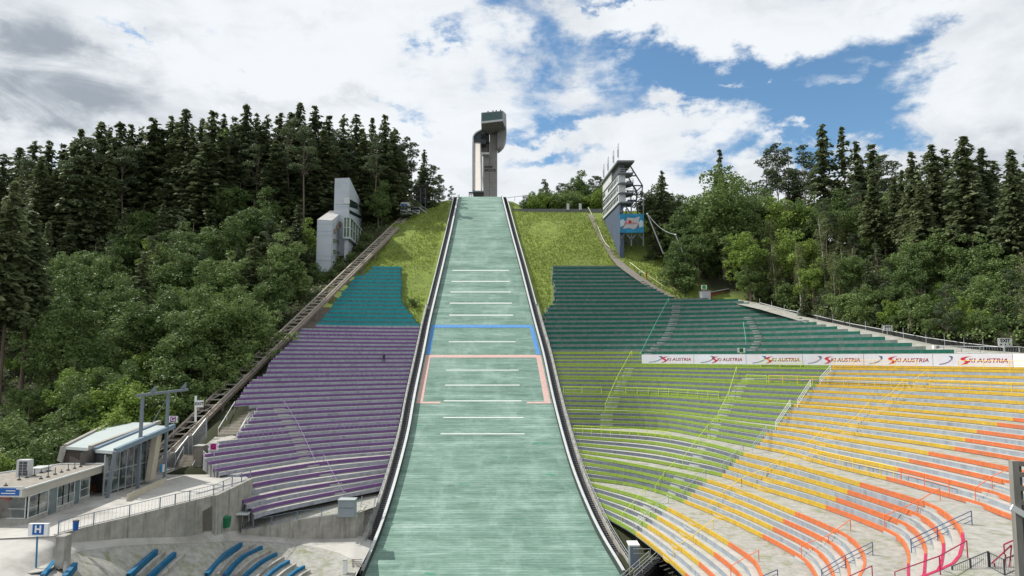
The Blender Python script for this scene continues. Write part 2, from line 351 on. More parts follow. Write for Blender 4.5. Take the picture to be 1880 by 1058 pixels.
def sched(p0, segs, left=False):
    # list of half steps: (p, z_below, z_top, coloured)
    rows = []; p = p0; z = p0
    for n, dp, conc in segs:
        k = 2 * n - (1 if (conc >= .2 and not left) else 0); d = dp / k; rise = (dp + conc) / k
        for i in range(k):
            rows.append([p, z, z + rise, (i % 2 == 1) if left else (i % 2 == 0)]); z += rise; p += d
        p += conc
    rows.append([p, z, z, None])
    return rows
RS = sched(-22.3, [(4, 2.6, 1.0), (4, 2.2, 1.1), (4, 2.3, 1.1), (4, 1.9, .9), (4, 2.0, .7), (4, 2.0, .6), (4, 2.1, .2), (3, 2.0, 0), (21, 21.9, 0)])
LS = sched(-19.7, [(2, 1.6, .35), (2, 1.75, .5), (9, 7.3, .2), (18, 13.8, .2), (16, 16.0, 0)], True)
def pxb(pts):   # boundary in the photograph: v -> u
    pts = sorted(pts, key=lambda a: a[1]); vs_ = [a[1] for a in pts]; us = [a[0] for a in pts]
    return lambda v: float(np.interp(v, vs_, us))
def tcut(P, z, b, first=True):
    us = []
    for (x, y) in P:
        if y < 8: break
        u, v = proj(x, y, z); us.append(u - b(v))
    us = np.array(us)
    sg = np.sign(us); ch = np.where(sg[:-1] * sg[1:] < 0)[0]
    if len(ch) == 0: return None, us[0]
    i = ch[0] if first else ch[-1]
    return (i + us[i] / (us[i] - us[i + 1])) / (NT - 1), us[0]
def cutR(P, z, b):      # rows run left to right: t where u passes b
    t, u0 = tcut(P, z, b)
    if t is None: return 0.0 if u0 > 0 else 1.0
    return t
def cutL(P, z, b):
    t, u0 = tcut(P, z, b)
    if t is None: return 0.0 if u0 < 0 else 1.0
    return t
def at(P, t):
    x = np.asarray(t) * (NT - 1); i = np.clip(x.astype(int), 0, NT - 2); s = (x - i)[..., None]
    return P[i] * (1 - s) + P[i + 1] * s
bLY = pxb([(1527, 676), (1518, 688), (1488, 715), (1455, 745), (1428, 782), (1410, 790), (1394, 815), (1360, 834), (1336, 859), (1326, 870), (1297, 880), (1268, 906), (1255, 919), (1226, 930), (1194, 959), (1181, 970), (1150, 985)])
bYO = pxb([(1930, 725), (1871, 760), (1854, 772), (1805, 782), (1785, 797), (1765, 810), (1748, 825), (1680, 832.5), (1664, 848), (1646, 861), (1626, 877), (1577, 886), (1555, 901), (1534, 915), (1516, 930), (1460, 939), (1439, 953), (1418, 969), (1397, 983.6), (1341, 993), (1319, 1010), (1295, 1023), (1276, 1039), (1250, 1058)])
bBan = pxb([(1178, 600), (1178, 700)])
bDGl = pxb([(1015, 488), (1020, 545), (1018, 556), (1002, 565), (1000, 578), (996, 600), (900, 601)])
bDGr = pxb([(1138, 488), (1195, 525), (1235, 546), (1352, 548), (1404, 565), (1500, 592), (1600, 613), (1700, 636), (1780, 646), (1900, 652)])
bTr = pxb([(735.7, 490), (736, 530), (737, 555), (745, 563), (767.7, 594), (900, 598)])
bTl = pxb([(682, 492), (676, 500), (650, 508), (625, 540), (600, 575), (575, 601), (554, 602), (543, 617), (527, 634), (511, 648), (494, 665), (488, 685), (464, 696), (450, 710), (442, 724), (430, 741), (430.1, 745), (475, 745.5), (457, 773), (436, 795), (436.1, 801), (410, 803), (373.5, 838), (404, 868), (440, 872), (459, 874), (459, 910), (447, 918), (448, 924), (464, 935), (470, 955)])
def terrace(root, rows, fam, rng, paintm, riserm, cut=.18, treadm=m_tread, gravel_from=1.0, seatname='seat_row', M_=40):
    mb = MB(); cnt = 0
    for i in range(len(rows) - 1):
        p, z0, z1, colr = rows[i]; P = fam(p); r = rng(i, p, z1, P)
        if r is None: continue
        a, b = r
        if b - a < 0.004: continue
        p2 = rows[i + 1][0]; P2 = fam(p2)
        m = max(2, int((b - a) * M_) + 2); t = np.linspace(a, b, m)
        f = at(P, t); k = at(P2, t)
        wide = (p2 - p) > 1.2 * (rows[i][2] - rows[i][1])
        for j in range(m - 1):
            mb.quad((*f[j], z0 - .05), (*f[j + 1], z0 - .05), (*f[j + 1], z1), (*f[j], z1), 1)
            mb.quad((*f[j], z1), (*f[j + 1], z1), (*k[j + 1], z1), (*k[j], z1), 2 if wide else 0)
        for j in (0, m - 1):
            mb.quad((*f[j], z1), (*k[j], z1), (*k[j], z1 - 1.6), (*f[j], z1 - 1.6), 1)
        if colr:
            sb = MB(); g = 0.05; zb0 = z0 + cut * (z1 - z0)
            # panel standing proud of the riser with a narrow ledge on top
            d = np.gradient(f, axis=0); nrm = np.stack([d[:, 1], -d[:, 0]], 1); nrm /= np.linalg.norm(nrm, axis=1)[:, None]
            if ((k - f) * nrm).sum() > 0: nrm = -nrm
            fo = f + nrm * g; bi = f - nrm * .13
            for j in range(m - 1):
                sb.quad((*fo[j], zb0), (*fo[j + 1], zb0), (*fo[j + 1], z1 + .03), (*fo[j], z1 + .03))
                sb.quad((*fo[j], z1 + .03), (*fo[j + 1], z1 + .03), (*bi[j + 1], z1 + .03), (*bi[j], z1 + .03))
                sb.quad((*bi[j], z1 + .03), (*bi[j + 1], z1 + .03), (*bi[j + 1], z1 - .01), (*bi[j], z1 - .01))
            for j in (0, m - 1):
                sb.quad((*fo[j], zb0), (*bi[j], zb0), (*bi[j], z1 + .03), (*fo[j], z1 + .03))
            sb.build(seatname, paintm, root); cnt += 1
    mb.build('concrete_steps', [treadm, riserm, m_gravel], root)
    return cnt
def thr(label, loc): return thing('grandstand_terrace', label, 'terrace', loc, 'coloured terraces round the landing slope')
tr = {k: thr(l, loc) for k, l, loc in [
    ('dg', 'dark green standing terrace at the top right, above the white advertising wall', (30, 140, 4)),
    ('li', 'lime green standing terrace right beside the landing slope', (20, 110, -14)),
    ('ye', 'yellow standing terrace between the lime and the orange terraces', (40, 90, -10)),
    ('or', 'orange standing terrace curving round at the lower right', (36, 70, -14)),
    ('ma', 'short magenta terrace end past the orange rows at the bottom right corner', (26, 55, -18)),
    ('te', 'teal standing terrace above the purple one, left of the landing slope', (-28, 155, 12)),
    ('pu', 'purple standing terrace left of the landing slope', (-28, 120, -8))]}
def rdg(i, p, z, P):
    if p < -1.3: return None
    a = cutR(P, z, bBan) if p < .4 else max(0, cutR(P, z, bDGl) + rnd.uniform(-.006, .006))
    return a, cutR(P, z, bDGr)
bEnd = 1.0
def rli(i, p, z, P):
    if p >= .4: return None
    return 0, (cutR(P, z, bBan) if p >= -1.3 else cutR(P, z, bLY))
def rye(i, p, z, P):
    if p >= -1.3: return None
    return cutR(P, z, bLY), cutR(P, z, bYO)
TMAG = .93
bMag = pxb([(1900, 900), (1795, 955), (1778, 972), (1744, 990), (1710, 1011), (1673, 1030), (1640, 1058), (1500, 1120)])
def tmag(p): return float(np.interp(p, [-22.3, -18.8, -15.5, -12.6, -1.4], [.90, .80, .86, .88, .97]))
def ror(i, p, z, P):
    if p >= -1.3: return None
    return cutR(P, z, bYO), (max(cutR(P, z, bYO), cutR(P, z, bMag)) if p < -12.5 else 1.0)
def rma(i, p, z, P):
    if p >= -12.5: return None
    return max(cutR(P, z, bYO), cutR(P, z, bMag)), 1.0
terrace(tr['dg'], RS, famR, rdg, m_dgreen, m_riser2, .08)
terrace(tr['li'], RS, famR, rli, m_lime, m_riserb)
terrace(tr['ye'], RS, famR, rye, m_yellow, m_riser)
terrace(tr['or'], RS, famR, ror, m_orange, m_riser)
terrace(tr['ma'], RS, famR, rma, m_magenta, m_riser)
def rte(i, p, z, P):
    if p < 6.0: return None
    return max(0, cutL(P, z, bTr) + rnd.uniform(-.008, .008)), cutL(P, z, bTl) + rnd.uniform(-.006, .006)
def rpu(i, p, z, P):
    if p >= 6.0: return None
    return 0, cutL(P, z, bTl)
terrace(tr['te'], LS, famL, rte, m_teal, m_risert, .02)
terrace(tr['pu'], LS, famL, rpu, m_purple, m_riserp, .22)
# ------------------------------------------------------------------ ground
def rail_line(t): return (-50 + 19 * t, 99 + 106 * t, -14 + 57.6 * t)     # the funicular's straight axis, t = 0 at the lower station
smp = []
for fam, lim in ((famR, 1), (famL, -1)):
    for p in np.arange(-22, 22.1, 1.0):
        P = fam(p)
        tl = cutL(P, p, bTl) + .04 if lim < 0 else 1.01
        for j in range(0, NT, 6):
            if j / (NT - 1.) > tl: break
            x, y = P[j]; d = 2.4 if -20 < p < -12 else 1.9 if p < 14 else 1.3
            smp.append((x, y, p - d))
for y in range(40, 246, 4):
    for f in (0, .25, .5, .75, 1):
        smp.append((EL(y) * (1 - f) + ER(y) * f, y, RZ(y) - (1.3 if y > 100 else 3.0)))
    smp.append((EL(y) - 2.6, y, RZ(y) - (1.3 if y < 150 else .55))); smp.append((ER(y) + 2.6, y, RZ(y) - (1.3 if y < 150 else .55)))
def slope_z(y): return RZ(min(y, 200)) + max(0, y - 200) * .05
for y in range(168, 206, 6):            # grass left and right of the slope
    for x in (-33, -29, -25, -21, -17): smp.append((x, y, slope_z(y) - .5))
    for x in (0, 5, 10, 15, 20, 25, 30, 36, 42): smp.append((x, y, slope_z(y) - .4))
for x in (-20, -15, 0, 5, 10, 20, 30): smp += [(x, 215, 44.6), (x, 230, 47), (x, 250, 50)]
for y, z in ((100, -16), (110, -12.5), (120, -8), (140, 3), (160, 15), (180, 28), (200, 40), (215, 46), (232, 48), (260, 46)):
    for x in (-52, -66, -85, -105, -130, -170): smp.append((x, y, z - max(0, -x - 60) * .10 * max(0, min(1, (y - 110) / 60.))))
for t in np.linspace(0, 1, 14):
    x, y, z = rail_line(t); smp.append((x, y, z - 3.2 - .5 * math.sin(t * 9)))
for x, y, z in [(56, 126, 5.0), (50, 150, 11.0), (60, 112, 2.6), (62, 102, .3), (66, 91, -.9), (70, 80, -1.2), (70, 64, -1.3), (66, 50, -1.3),
                (60, 128, 5.6), (66, 115, 3.3), (70, 104, 1.3), (74, 92, 0), (80, 80, -.6), (76, 112, 5), (84, 100, 3), (80, 60, 0), (75, 40, 0),
                (55, 155, 13), (62, 150, 14), (81, 125, 9.4), (100, 100, 6), (120, 80, 4), (130, 120, 13), (110, 150, 20), (70, 165, 21), (60, 175, 25), (48, 185, 32),
                (50, 200, 40), (70, 200, 36), (100, 185, 29), (140, 170, 26), (170, 140, 20), (140, 210, 33), (60, 230, 44), (100, 240, 40), (160, 240, 36),
                (44, 160, 17), (46, 172, 24.5), (52, 166, 20)]: smp.append((x, y, z))
# plaza, road and foreground on the left lie a metre under their own sheets
PLZ = -15.8
for x, y, z in [(-40, 62, -17.2), (-50, 62, -17), (-45, 75, -17.2), (-50, 88, -17.2), (-38, 84, -23.5), (-60, 80, -17), (-60, 95, -16.6), (-75, 90, -16.5), (-50, 40, -18), (-70, 60, -17.5), (-100, 70, -17), (-130, 80, -17),
                (-30, 84, -24.5), (-21, 88, -26), (-25, 76, -27), (-35, 66, -24), (-30, 55, -26), (-40, 50, -22), (-22, 80, -28), (-10, 60, -31), (0, 50, -31), (10, 55, -30), (-20, 40, -30), (20, 40, -30), (0, 20, -31), (40, 30, -25), (60, 20, -20), (-60, 20, -20)]: smp.append((x, y, z))
for a in range(0, 360, 15):
    for r_, z in ((330, 15), (450, 0), (700, -30), (1200, -40), (2600, -60)): smp.append((r_ * math.sin(R(a)), 100 + r_ * math.cos(R(a)), z if math.cos(R(a)) > -.2 else -32))
smp = np.array(smp)
def ground_z(X, Y):
    X = np.atleast_1d(np.asarray(X, float)).ravel(); Y = np.atleast_1d(np.asarray(Y, float)).ravel(); out = np.empty(len(X))
    for s in range(0, len(X), 2000):
        dx = smp[None, :, 0] - X[s:s + 2000, None]; dy = smp[None, :, 1] - Y[s:s + 2000, None]; d2 = dx * dx + dy * dy
        w = np.exp(-d2 / 900.0) / (d2 + 6.0) ** 1.5 + 1e-3 / (d2 + 6.0) ** 2; z = smp[None, :, 2]
        sw = w.sum(1); sx = (w * dx).sum(1); sy = (w * dy).sum(1); sxx = (w * dx * dx).sum(1); syy = (w * dy * dy).sum(1); sxy = (w * dx * dy).sum(1)
        sz = (w * z).sum(1); sxz = (w * dx * z).sum(1); syz = (w * dy * z).sum(1); rg = sw * 6.0
        A = np.stack([np.stack([sw, sx, sy], 1), np.stack([sx, sxx + rg, sxy], 1), np.stack([sy, sxy, syy + rg], 1)], 1)
        out[s:s + 2000] = np.clip(np.linalg.solve(A, np.stack([sz, sxz, syz], 1)[..., None])[:, 0, 0], -75, 60)
    return out
def gz(x, y): return float(ground_z(x, y)[0])
gx = np.concatenate([-np.geomspace(2500, 190, 12), np.arange(-180, 180.1, 2.2), np.geomspace(190, 2500, 12)])
gy = np.concatenate([-np.geomspace(2300, 30, 10), np.arange(-20, 40, 6), np.arange(40, 262, 2.0), np.geomspace(268, 2800, 14)])
GX, GY = np.meshgrid(gx, gy); GZ = ground_z(GX, GY).reshape(GX.shape)
GZ += (np.sin(GX * .9 + GY * .37) * np.cos(GY * .8 - GX * .2)) * .10 * (np.abs(GX) < 180)
fpx = [(1395, 556), (1440, 568), (1500, 580), (1560, 594), (1620, 605), (1700, 620), (1770, 630), (1842, 638)]
fp = []
for u, v in fpx:
    Y = float(np.interp(u, [1395, 1500, 1600, 1700, 1842], [143, 128, 116, 106, 95])); fp.append(PY(u, v, Y))
_fs = np.array(resample([(p[0], p[1]) for p in fp], 60)); _fz = np.interp([p[1] for p in _fs][::-1], [p[1] for p in fp][::-1], [p[2] for p in fp][::-1])[::-1]
for (fx_, fy_), fz_ in zip(_fs, _fz):
    dd_ = np.hypot(GX - fx_, GY - fy_); near = dd_ < 9; GZ[near] = np.minimum(GZ[near], fz_ - 1.75 + np.maximum(0, dd_[near] - 3.5) * .5)
dip = (GX > -52) & (GX < -15) & (GY > 50) & (GY < 94); GZ[dip] = np.minimum(GZ[dip], -28)
nx_, ny_ = len(gx), len(gy)
gv = np.stack([GX, GY, GZ], -1).reshape(-1, 3)
gf = [(j * nx_ + i, j * nx_ + i + 1, (j + 1) * nx_ + i + 1, (j + 1) * nx_ + i) for j in range(ny_ - 1) for i in range(nx_ - 1)]
mg = mat('meadow_ground', (.155, .205, .042), 1, .35, .35, bump=.6, dirt=((.13, .175, .04), .09, (1, 1, 1), .45, .65))
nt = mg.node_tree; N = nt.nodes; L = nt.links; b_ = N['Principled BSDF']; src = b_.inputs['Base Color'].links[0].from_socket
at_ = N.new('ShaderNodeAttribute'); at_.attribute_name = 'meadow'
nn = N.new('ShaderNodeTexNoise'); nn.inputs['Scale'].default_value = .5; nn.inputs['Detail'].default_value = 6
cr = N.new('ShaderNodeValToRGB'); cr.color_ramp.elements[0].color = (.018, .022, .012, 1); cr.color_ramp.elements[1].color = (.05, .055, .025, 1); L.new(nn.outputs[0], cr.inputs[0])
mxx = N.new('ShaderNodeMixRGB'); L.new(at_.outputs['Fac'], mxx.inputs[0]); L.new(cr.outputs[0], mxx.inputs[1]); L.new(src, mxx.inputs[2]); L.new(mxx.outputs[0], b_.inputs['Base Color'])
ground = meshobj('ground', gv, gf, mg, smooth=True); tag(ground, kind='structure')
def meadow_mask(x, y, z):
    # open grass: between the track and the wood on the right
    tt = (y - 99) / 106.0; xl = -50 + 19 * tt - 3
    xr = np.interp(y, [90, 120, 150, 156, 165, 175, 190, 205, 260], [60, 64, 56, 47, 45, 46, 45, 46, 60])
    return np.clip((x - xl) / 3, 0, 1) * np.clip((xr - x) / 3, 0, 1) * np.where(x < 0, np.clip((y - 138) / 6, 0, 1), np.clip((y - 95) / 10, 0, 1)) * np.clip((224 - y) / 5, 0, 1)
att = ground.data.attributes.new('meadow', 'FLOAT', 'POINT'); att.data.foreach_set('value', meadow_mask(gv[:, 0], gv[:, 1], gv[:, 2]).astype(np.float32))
def leaf_mesh(name, P, A, B, m, tri=False):
    # P centres, A and B half axes -> diamond-shaped leaf cards
    n = len(P); v = np.empty((n, 4, 3), np.float32); v[:, 0] = P - A; v[:, 1] = P - B; v[:, 2] = P + A; v[:, 3] = P + B
    me = bpy.data.meshes.new(name); me.vertices.add(n * 4); me.vertices.foreach_set('co', v.ravel())
    me.loops.add(n * 4); me.loops.foreach_set('vertex_index', np.arange(n * 4, dtype=np.int32))
    me.polygons.add(n); me.polygons.foreach_set('loop_start', np.arange(0, n * 4, 4, dtype=np.int32))
    me.update(calc_edges=True); me.materials.append(m); return me
# grass tufts over the open slopes
ng = np.random.default_rng(3)
n0 = 90000; gxs = ng.uniform(-45, 58, n0); gys = ng.uniform(142, 214, n0)
mk = meadow_mask(gxs, gys, 0) > .5
el_ = np.interp(gys, _yy, _el); er_ = np.interp(gys, _yy, _er)
mk &= (gxs < el_ - 3) | (gxs > er_ + 3)
patch = np.sin(gxs * .31 + gys * .11) + np.sin(gys * .23 - gxs * .17 + 1) + ng.normal(0, .8, n0)
mk &= patch > -.9
us, vs2 = proj(gxs, gys, np.array([slope_z(y) for y in gys]))
inD = (us > 1010) & (us < 1150) & (vs2 > 488); mk &= ~inD
mk &= ~((us > 560) & (us < 742) & (vs2 > 490)); mk &= ~((vs2 > 545) & (us > 1190))
gxs, gys = gxs[mk], gys[mk]; gzs = ground_z(gxs, gys)
n = len(gxs); sz = ng.uniform(.10, .34, n)
P = np.stack([gxs, gys, gzs + sz * .6], 1); az = ng.uniform(0, 6.28, n)
A = np.stack([np.cos(az) * sz * .5, np.sin(az) * sz * .5, ng.normal(0, .1, n) * sz], 1); B = np.stack([ng.normal(0, .25, n) * sz, ng.normal(0, .25, n) * sz, sz], 1)
tu = bpy.data.objects.new('tall_grass', leaf_mesh('tall_grass', P, A, B, m_tuft)); COL.objects.link(tu)
tag(tu, 'tall meadow grass growing on the slopes on both sides of the landing slope', 'grass', kind='stuff')

# leafy ground cover under the edges of both woods
n0 = 150000; ux = ng.uniform(-110, 120, n0); uy = ng.uniform(84, 215, n0)
lf = (ux < -50 + 19 * (uy - 99) / 106. - 3.2) & (uy > 106)
rl_ = np.interp(uy, [80, 95, 115, 130, 150, 160, 175, 205, 215], [68.5, 65.5, 61.5, 58, 54, 49, 47, 47, 52]); rf = (ux > rl_) & (ux < rl_ + 42)
k_ = lf | rf; ux, uy = ux[k_], uy[k_]; n = len(ux); uz = ground_z(ux, uy); sz = ng.uniform(.14, .34, n); hh_ = (.5 + .5 * np.sin(ux * .7 + np.sin(uy * .5) * 2) * np.cos(uy * .6)) * 1.3
A = ng.normal(0, 1, (n, 3)); A /= np.linalg.norm(A, axis=1)[:, None]; B = ng.normal(0, 1, (n, 3)); B = np.cross(A, B); B /= np.linalg.norm(B, axis=1)[:, None]
ug = bpy.data.objects.new('undergrowth', leaf_mesh('undergrowth', np.stack([ux, uy, uz + ng.uniform(0, 1, n) * hh_ + .1], 1), A * sz[:, None], B * sz[:, None] * .6, m_leafd)); COL.objects.link(ug)
tag(ug, 'low leafy undergrowth covering the floor of the woods left and right', 'undergrowth', kind='stuff')
def sheet(name, rows_, m, sub=6, th=0, kind='structure', noise_=0.0, parent=None):
    """rows_: grid (list of lists) of world points, refined bilinearly"""
    G = np.array(rows_, float); a, b = G.shape[:2]
    I = np.linspace(0, a - 1, (a - 1) * sub + 1); J = np.linspace(0, b - 1, (b - 1) * sub + 1); out = np.empty((len(I), len(J), 3))
    for ii, i in enumerate(I):
        i0 = min(int(i), a - 2); s = i - i0
        for jj, j in enumerate(J):
            j0 = min(int(j), b - 2); t = j - j0
            out[ii, jj] = (G[i0, j0] * (1 - s) + G[i0 + 1, j0] * s) * (1 - t) + (G[i0, j0 + 1] * (1 - s) + G[i0 + 1, j0 + 1] * s) * t
    if noise_: out[..., 2] += np.sin(out[..., 0] * 1.7) * np.cos(out[..., 1] * 1.3) * noise_
    n, m_ = out.shape[:2]
    f = [(i * m_ + j, i * m_ + j + 1, (i + 1) * m_ + j + 1, (i + 1) * m_ + j) for i in range(n - 1) for j in range(m_ - 1)]
    o = meshobj(name, out.reshape(-1, 3), f, m, parent, smooth=True)
    if kind: tag(o, kind=kind)
    return o
# ------------------------------------------------------------------ landing slope
m_mat = bpy.data.materials.new('plastic_mat'); m_mat.use_nodes = True
def mk_mat():
    nt = m_mat.node_tree; N = nt.nodes; L = nt.links; b = N['Principled BSDF']; b.inputs['Roughness'].default_value = .7; b.inputs['Specular IOR Level'].default_value = .35
    uv = N.new('ShaderNodeUVMap'); sp = N.new('ShaderNodeSeparateXYZ'); L.new(uv.outputs[0], sp.inputs[0])
    def no(sx, sy, det, ro=.65, off=0):
        mp = N.new('ShaderNodeMapping'); mp.inputs['Scale'].default_value = (sx, sy, 1); mp.inputs['Location'].default_value = (off, off, 0); L.new(uv.outputs[0], mp.inputs[0])
        n = N.new('ShaderNodeTexNoise'); n.inputs['Scale'].default_value = 1; n.inputs['Detail'].default_value = det; n.inputs['Roughness'].default_value = ro; L.new(mp.outputs[0], n.inputs['Vector']); return n.outputs[0]
    def ramp(s, els):
        r = N.new('ShaderNodeValToRGB'); e = r.color_ramp.elements
        e[0].position, e[0].color = els[0][0], (*els[0][1], 1); e[1].position, e[1].color = els[-1][0], (*els[-1][1], 1)
        for p, c in els[1:-1]: q = e.new(p); q.color = (*c, 1)
        L.new(s, r.inputs[0]); return r.outputs[0]
    def mix(f, a, b_, bt='MIX'):
        m = N.new('ShaderNodeMixRGB'); m.blend_type = bt
        if isinstance(f, float): m.inputs[0].default_value = f
        else: L.new(f, m.inputs[0])
        for i, q in ((1, a), (2, b_)):
            if isinstance(q, tuple): m.inputs[i].default_value = (*q, 1)
            else: L.new(q, m.inputs[i])
        return m.outputs[0]
    c = ramp(no(.075, .55, 11, .80), [(.34, (.06, .115, .09)), (.45, (.12, .205, .165)), (.54, (.185, .285, .24)), (.67, (.34, .455, .405))])
    c = mix(ramp(no(.55, 2.6, 6, .7, 5), [(.5, (0, 0, 0)), (.66, (.7, .7, .7))]), c, (.085, .17, .135))
    c = mix(ramp(no(.25, .12, 6, .7, 9), [(.5, (0, 0, 0)), (.72, (.5, .5, .5))]), c, (.34, .46, .41))
    w = N.new('ShaderNodeTexWave'); w.wave_type = 'BANDS'; w.bands_direction = 'Y'; w.inputs['Scale'].default_value = .62; w.inputs['Distortion'].default_value = 1.2; w.inputs['Detail'].default_value = 2; L.new(uv.outputs[0], w.inputs['Vector'])
    c = mix(ramp(w.outputs['Fac'], [(.0, (.55, .55, .55)), (.4, (0, 0, 0))]), c, (.08, .17, .13))
    pt = ramp(no(.16, .62, 3, .5, 21), [(.70, (0, 0, 0)), (.72, (.8, .8, .8))]); c = mix(pt, c, (.03, .21, .11))
    # fine dark scatter
    L.new(c, b.inputs['Base Color'])
    bp = N.new('ShaderNodeBump'); bp.inputs['Strength'].default_value = .5; bp.inputs['Distance'].default_value = .05; L.new(w.outputs['Fac'], bp.inputs['Height']); L.new(bp.outputs[0], b.inputs['Normal'])
mk_mat()
slope = thing('landing_slope', 'wide green plastic-matted ski jump landing slope in the middle with white distance lines', 'ski slope', (EL(120) / 2 + ER(120) / 2, 120, RZ(120)))
def strip(name, ys, xl, xr, off, m, parent, nx=10, uv=True):
    v = []; f = []; uvs = []
    for y in ys:
        a, b = xl(y), xr(y); s = (RZ(y + .5) - RZ(y - .5)); L_ = math.hypot(1, s)
        for i in range(nx + 1):
            x = a + (b - a) * i / nx; v.append((x, y - off * s / L_, RZ(y) + off / L_)); uvs.append((x - (a + b) / 2, RL(y)))
    for j in range(len(ys) - 1):
        for i in range(nx): k = j * (nx + 1) + i; f.append((k, k + 1, k + nx + 2, k + nx + 1))
    o = meshobj(name, v, f, m, parent, smooth=True)
    l = o.data.uv_layers.new(name='UVMap'); idx = np.array([q for p in f for q in p]); l.data.foreach_set('uv', np.array(uvs)[idx].ravel())
    return o
strip('mat_surface', np.arange(58, 243.5, 1.0), EL, ER, 0, m_mat, slope, 12)
def seg(name, v, u0, u1, wid, m, off=.03):
    y = YV(v); d = y * CP + RZ(y) * SP; x0 = (u0 - 940) / F * d; x1 = (u1 - 940) / F * d; c = math.cos(math.atan(.6)) * wid / 2
    return strip(name, [y - c, y, y + c], lambda q: x0, lambda q: x1, off, m, slope, 2)
for v, a, b in [(497, 831, 934), (517, 829, 936), (536.5, 827, 938), (557, 826, 940), (579, 825, 942), (628, 824, 946.5), (680, 819, 952), (707.5, 817, 954), (736.5, 815, 957.5), (767, 814, 961), (797, 809, 963)]:
    seg('distance_line', v, a, b, .38 if v < 600 else .27, m_whitel)
m_bframe = mat('blue_frame_paint', (.09, .24, .52), .8, .15, 2); m_rframe = mat('pale_red_frame_paint', (.55, .36, .33), .8, .15, 2, dirt=((.36, .42, .36), 1.2, (1, 1, 1), .5, .75))
def yv(v): return YV(v)
def frame(name, v0, v1, vb, wl0, wl1, m, foot=None):
    o = [];
    ys = np.linspace(yv(v0 + 5), yv(v0), 3)
    parts = []
    mb = MB()
    def q(ys, xl, xr):
        for a, b in zip(ys[:-1], ys[1:]):
            def P(x, y):
                s = .65; L_ = 1.19; return (x, y - .035 * s / L_, RZ(y) + .035 / L_)
            n = 6
            for i in range(n):
                fa, fb = i / n, (i + 1) / n
                mb.quad(P(xl(a) + (xr(a) - xl(a)) * fa, a), P(xl(a) + (xr(a) - xl(a)) * fb, a), P(xl(b) + (xr(b) - xl(b)) * fb, b), P(xl(b) + (xr(b) - xl(b)) * fa, b))
    q(ys, lambda y: EL(y) + .25, lambda y: ER(y) - .25)
    y0, y1 = yv(v1), yv(v0 + 5); yl = np.linspace(y0, y1, 12); w = lambda y: np.interp(y, [y0, y1], [wl1, wl0])
    q(yl, lambda y: EL(y) + .25, lambda y: EL(y) + .25 + w(y)); q(yl, lambda y: ER(y) - .25 - w(y), lambda y: ER(y) - .25)
    if foot:
        ys = np.array([y0 - .0, y0 + .45]); q(ys - .45, lambda y: EL(y) + .25, lambda y: EL(y) + foot); q(ys - .45, lambda y: ER(y) - foot, lambda y: ER(y) - .25)
    mb.build(name, m, slope)
frame('blue_frame', 597, 651, 655, .75, .9, m_bframe)
frame('red_frame', 652, 738, 738, 1.0, 1.15, m_rframe, 4.6)
def run(fx, h0, h1, w0, w1, ys, side, mb, m=0, dx=0):
    # a board running along one edge, w0..w1 sideways, h0..h1 above the slope
    for a, b in zip(ys[:-1], ys[1:]):
        pa = [(fx(a) + side * w0, a, RZ(a) + h0), (fx(a) + side * w1, a, RZ(a) + h0)]; pb = [(fx(b) + side * w0, b, RZ(b) + h0), (fx(b) + side * w1, b, RZ(b) + h0)]
        mb.hexa([pa[0], pa[1], pb[1], pb[0]], [(q[0], q[1], q[2] + h1 - h0) for q in (pa[0], pa[1], pb[1], pb[0])], m)
m_panel = mat('dark_side_boarding', (.045, .06, .06), .7, .3, 2); m_rimtop = mat('pale_board_capping', (.50, .52, .52), .5, .12, 1.5)
for side, fx in ((-1, EL), (1, ER)):
    mb = MB(); run(fx, -.2, .95, 0.0, .10, np.arange(82 if side > 0 else 84, 222, 1.0), side, mb, 0); mb.build('side_board', m_panel, slope)
    mb = MB(); run(fx, .96, 1.06, -.02, .32, np.arange(86, 222, 1.0), side, mb, 0); run(fx, .55, .95, .34, .42, np.arange(86, 222, 1.0), side, mb, 0)
    mb.build('board_capping', m_rimtop, slope)
# stair flights alongside
for side, fx, word in ((-1, EL, 'left'), (1, ER, 'right')):
    st = thing('service_stair', 'narrow dark steel stair flight climbing along the %s edge of the landing slope' % word, 'stairs', (fx(110) + side, 110, RZ(110)), None)
    mb = MB(); y = 91.5
    while y < 218:
        mb.box(min(fx(y) + side * .5, fx(y) + side * 1.5), max(fx(y) + side * .5, fx(y) + side * 1.5), y, y + .30, RZ(y) + .10, RZ(y) + .16); y += .42
    mb.build('tread', m_grate, st)
    mb = MB(); run(fx, -.5, .05, .45, 1.55, np.arange(90, 219, 1.5), side, mb); mb.build('bed', m_dark, st)
    w_ = thing('stair_wall', 'low pale concrete wall with steel railing along the %s service stair' % word, 'wall', (fx(110) + side * 1.8, 110, RZ(110)))
    mb = MB(); run(fx, -2.5, .75, 1.56, 1.78, np.arange(88 if side < 0 else 86, 152, 1.0), side, mb); mb.build('wall_body', m_conc, w_)
    mb = MB(); run(fx, -1.2, .55, 1.56, 1.72, np.arange(152, 220, 1.0), side, mb); mb.build('upper_curb', m_rimtop, w_)
    mb = MB(); ys = np.arange(88, 152, 1.6)
    for y in ys: mb.beam((fx(y) + side * 1.67, y, RZ(y) + .7), (fx(y) + side * 1.67, y, RZ(y) + 1.65), .06)
    for h in (1.65, 1.2): mb.pipe([(fx(y) + side * 1.67, y, RZ(y) + h) for y in ys], .035, 5)
    mb.build('railing', m_metal, w_)
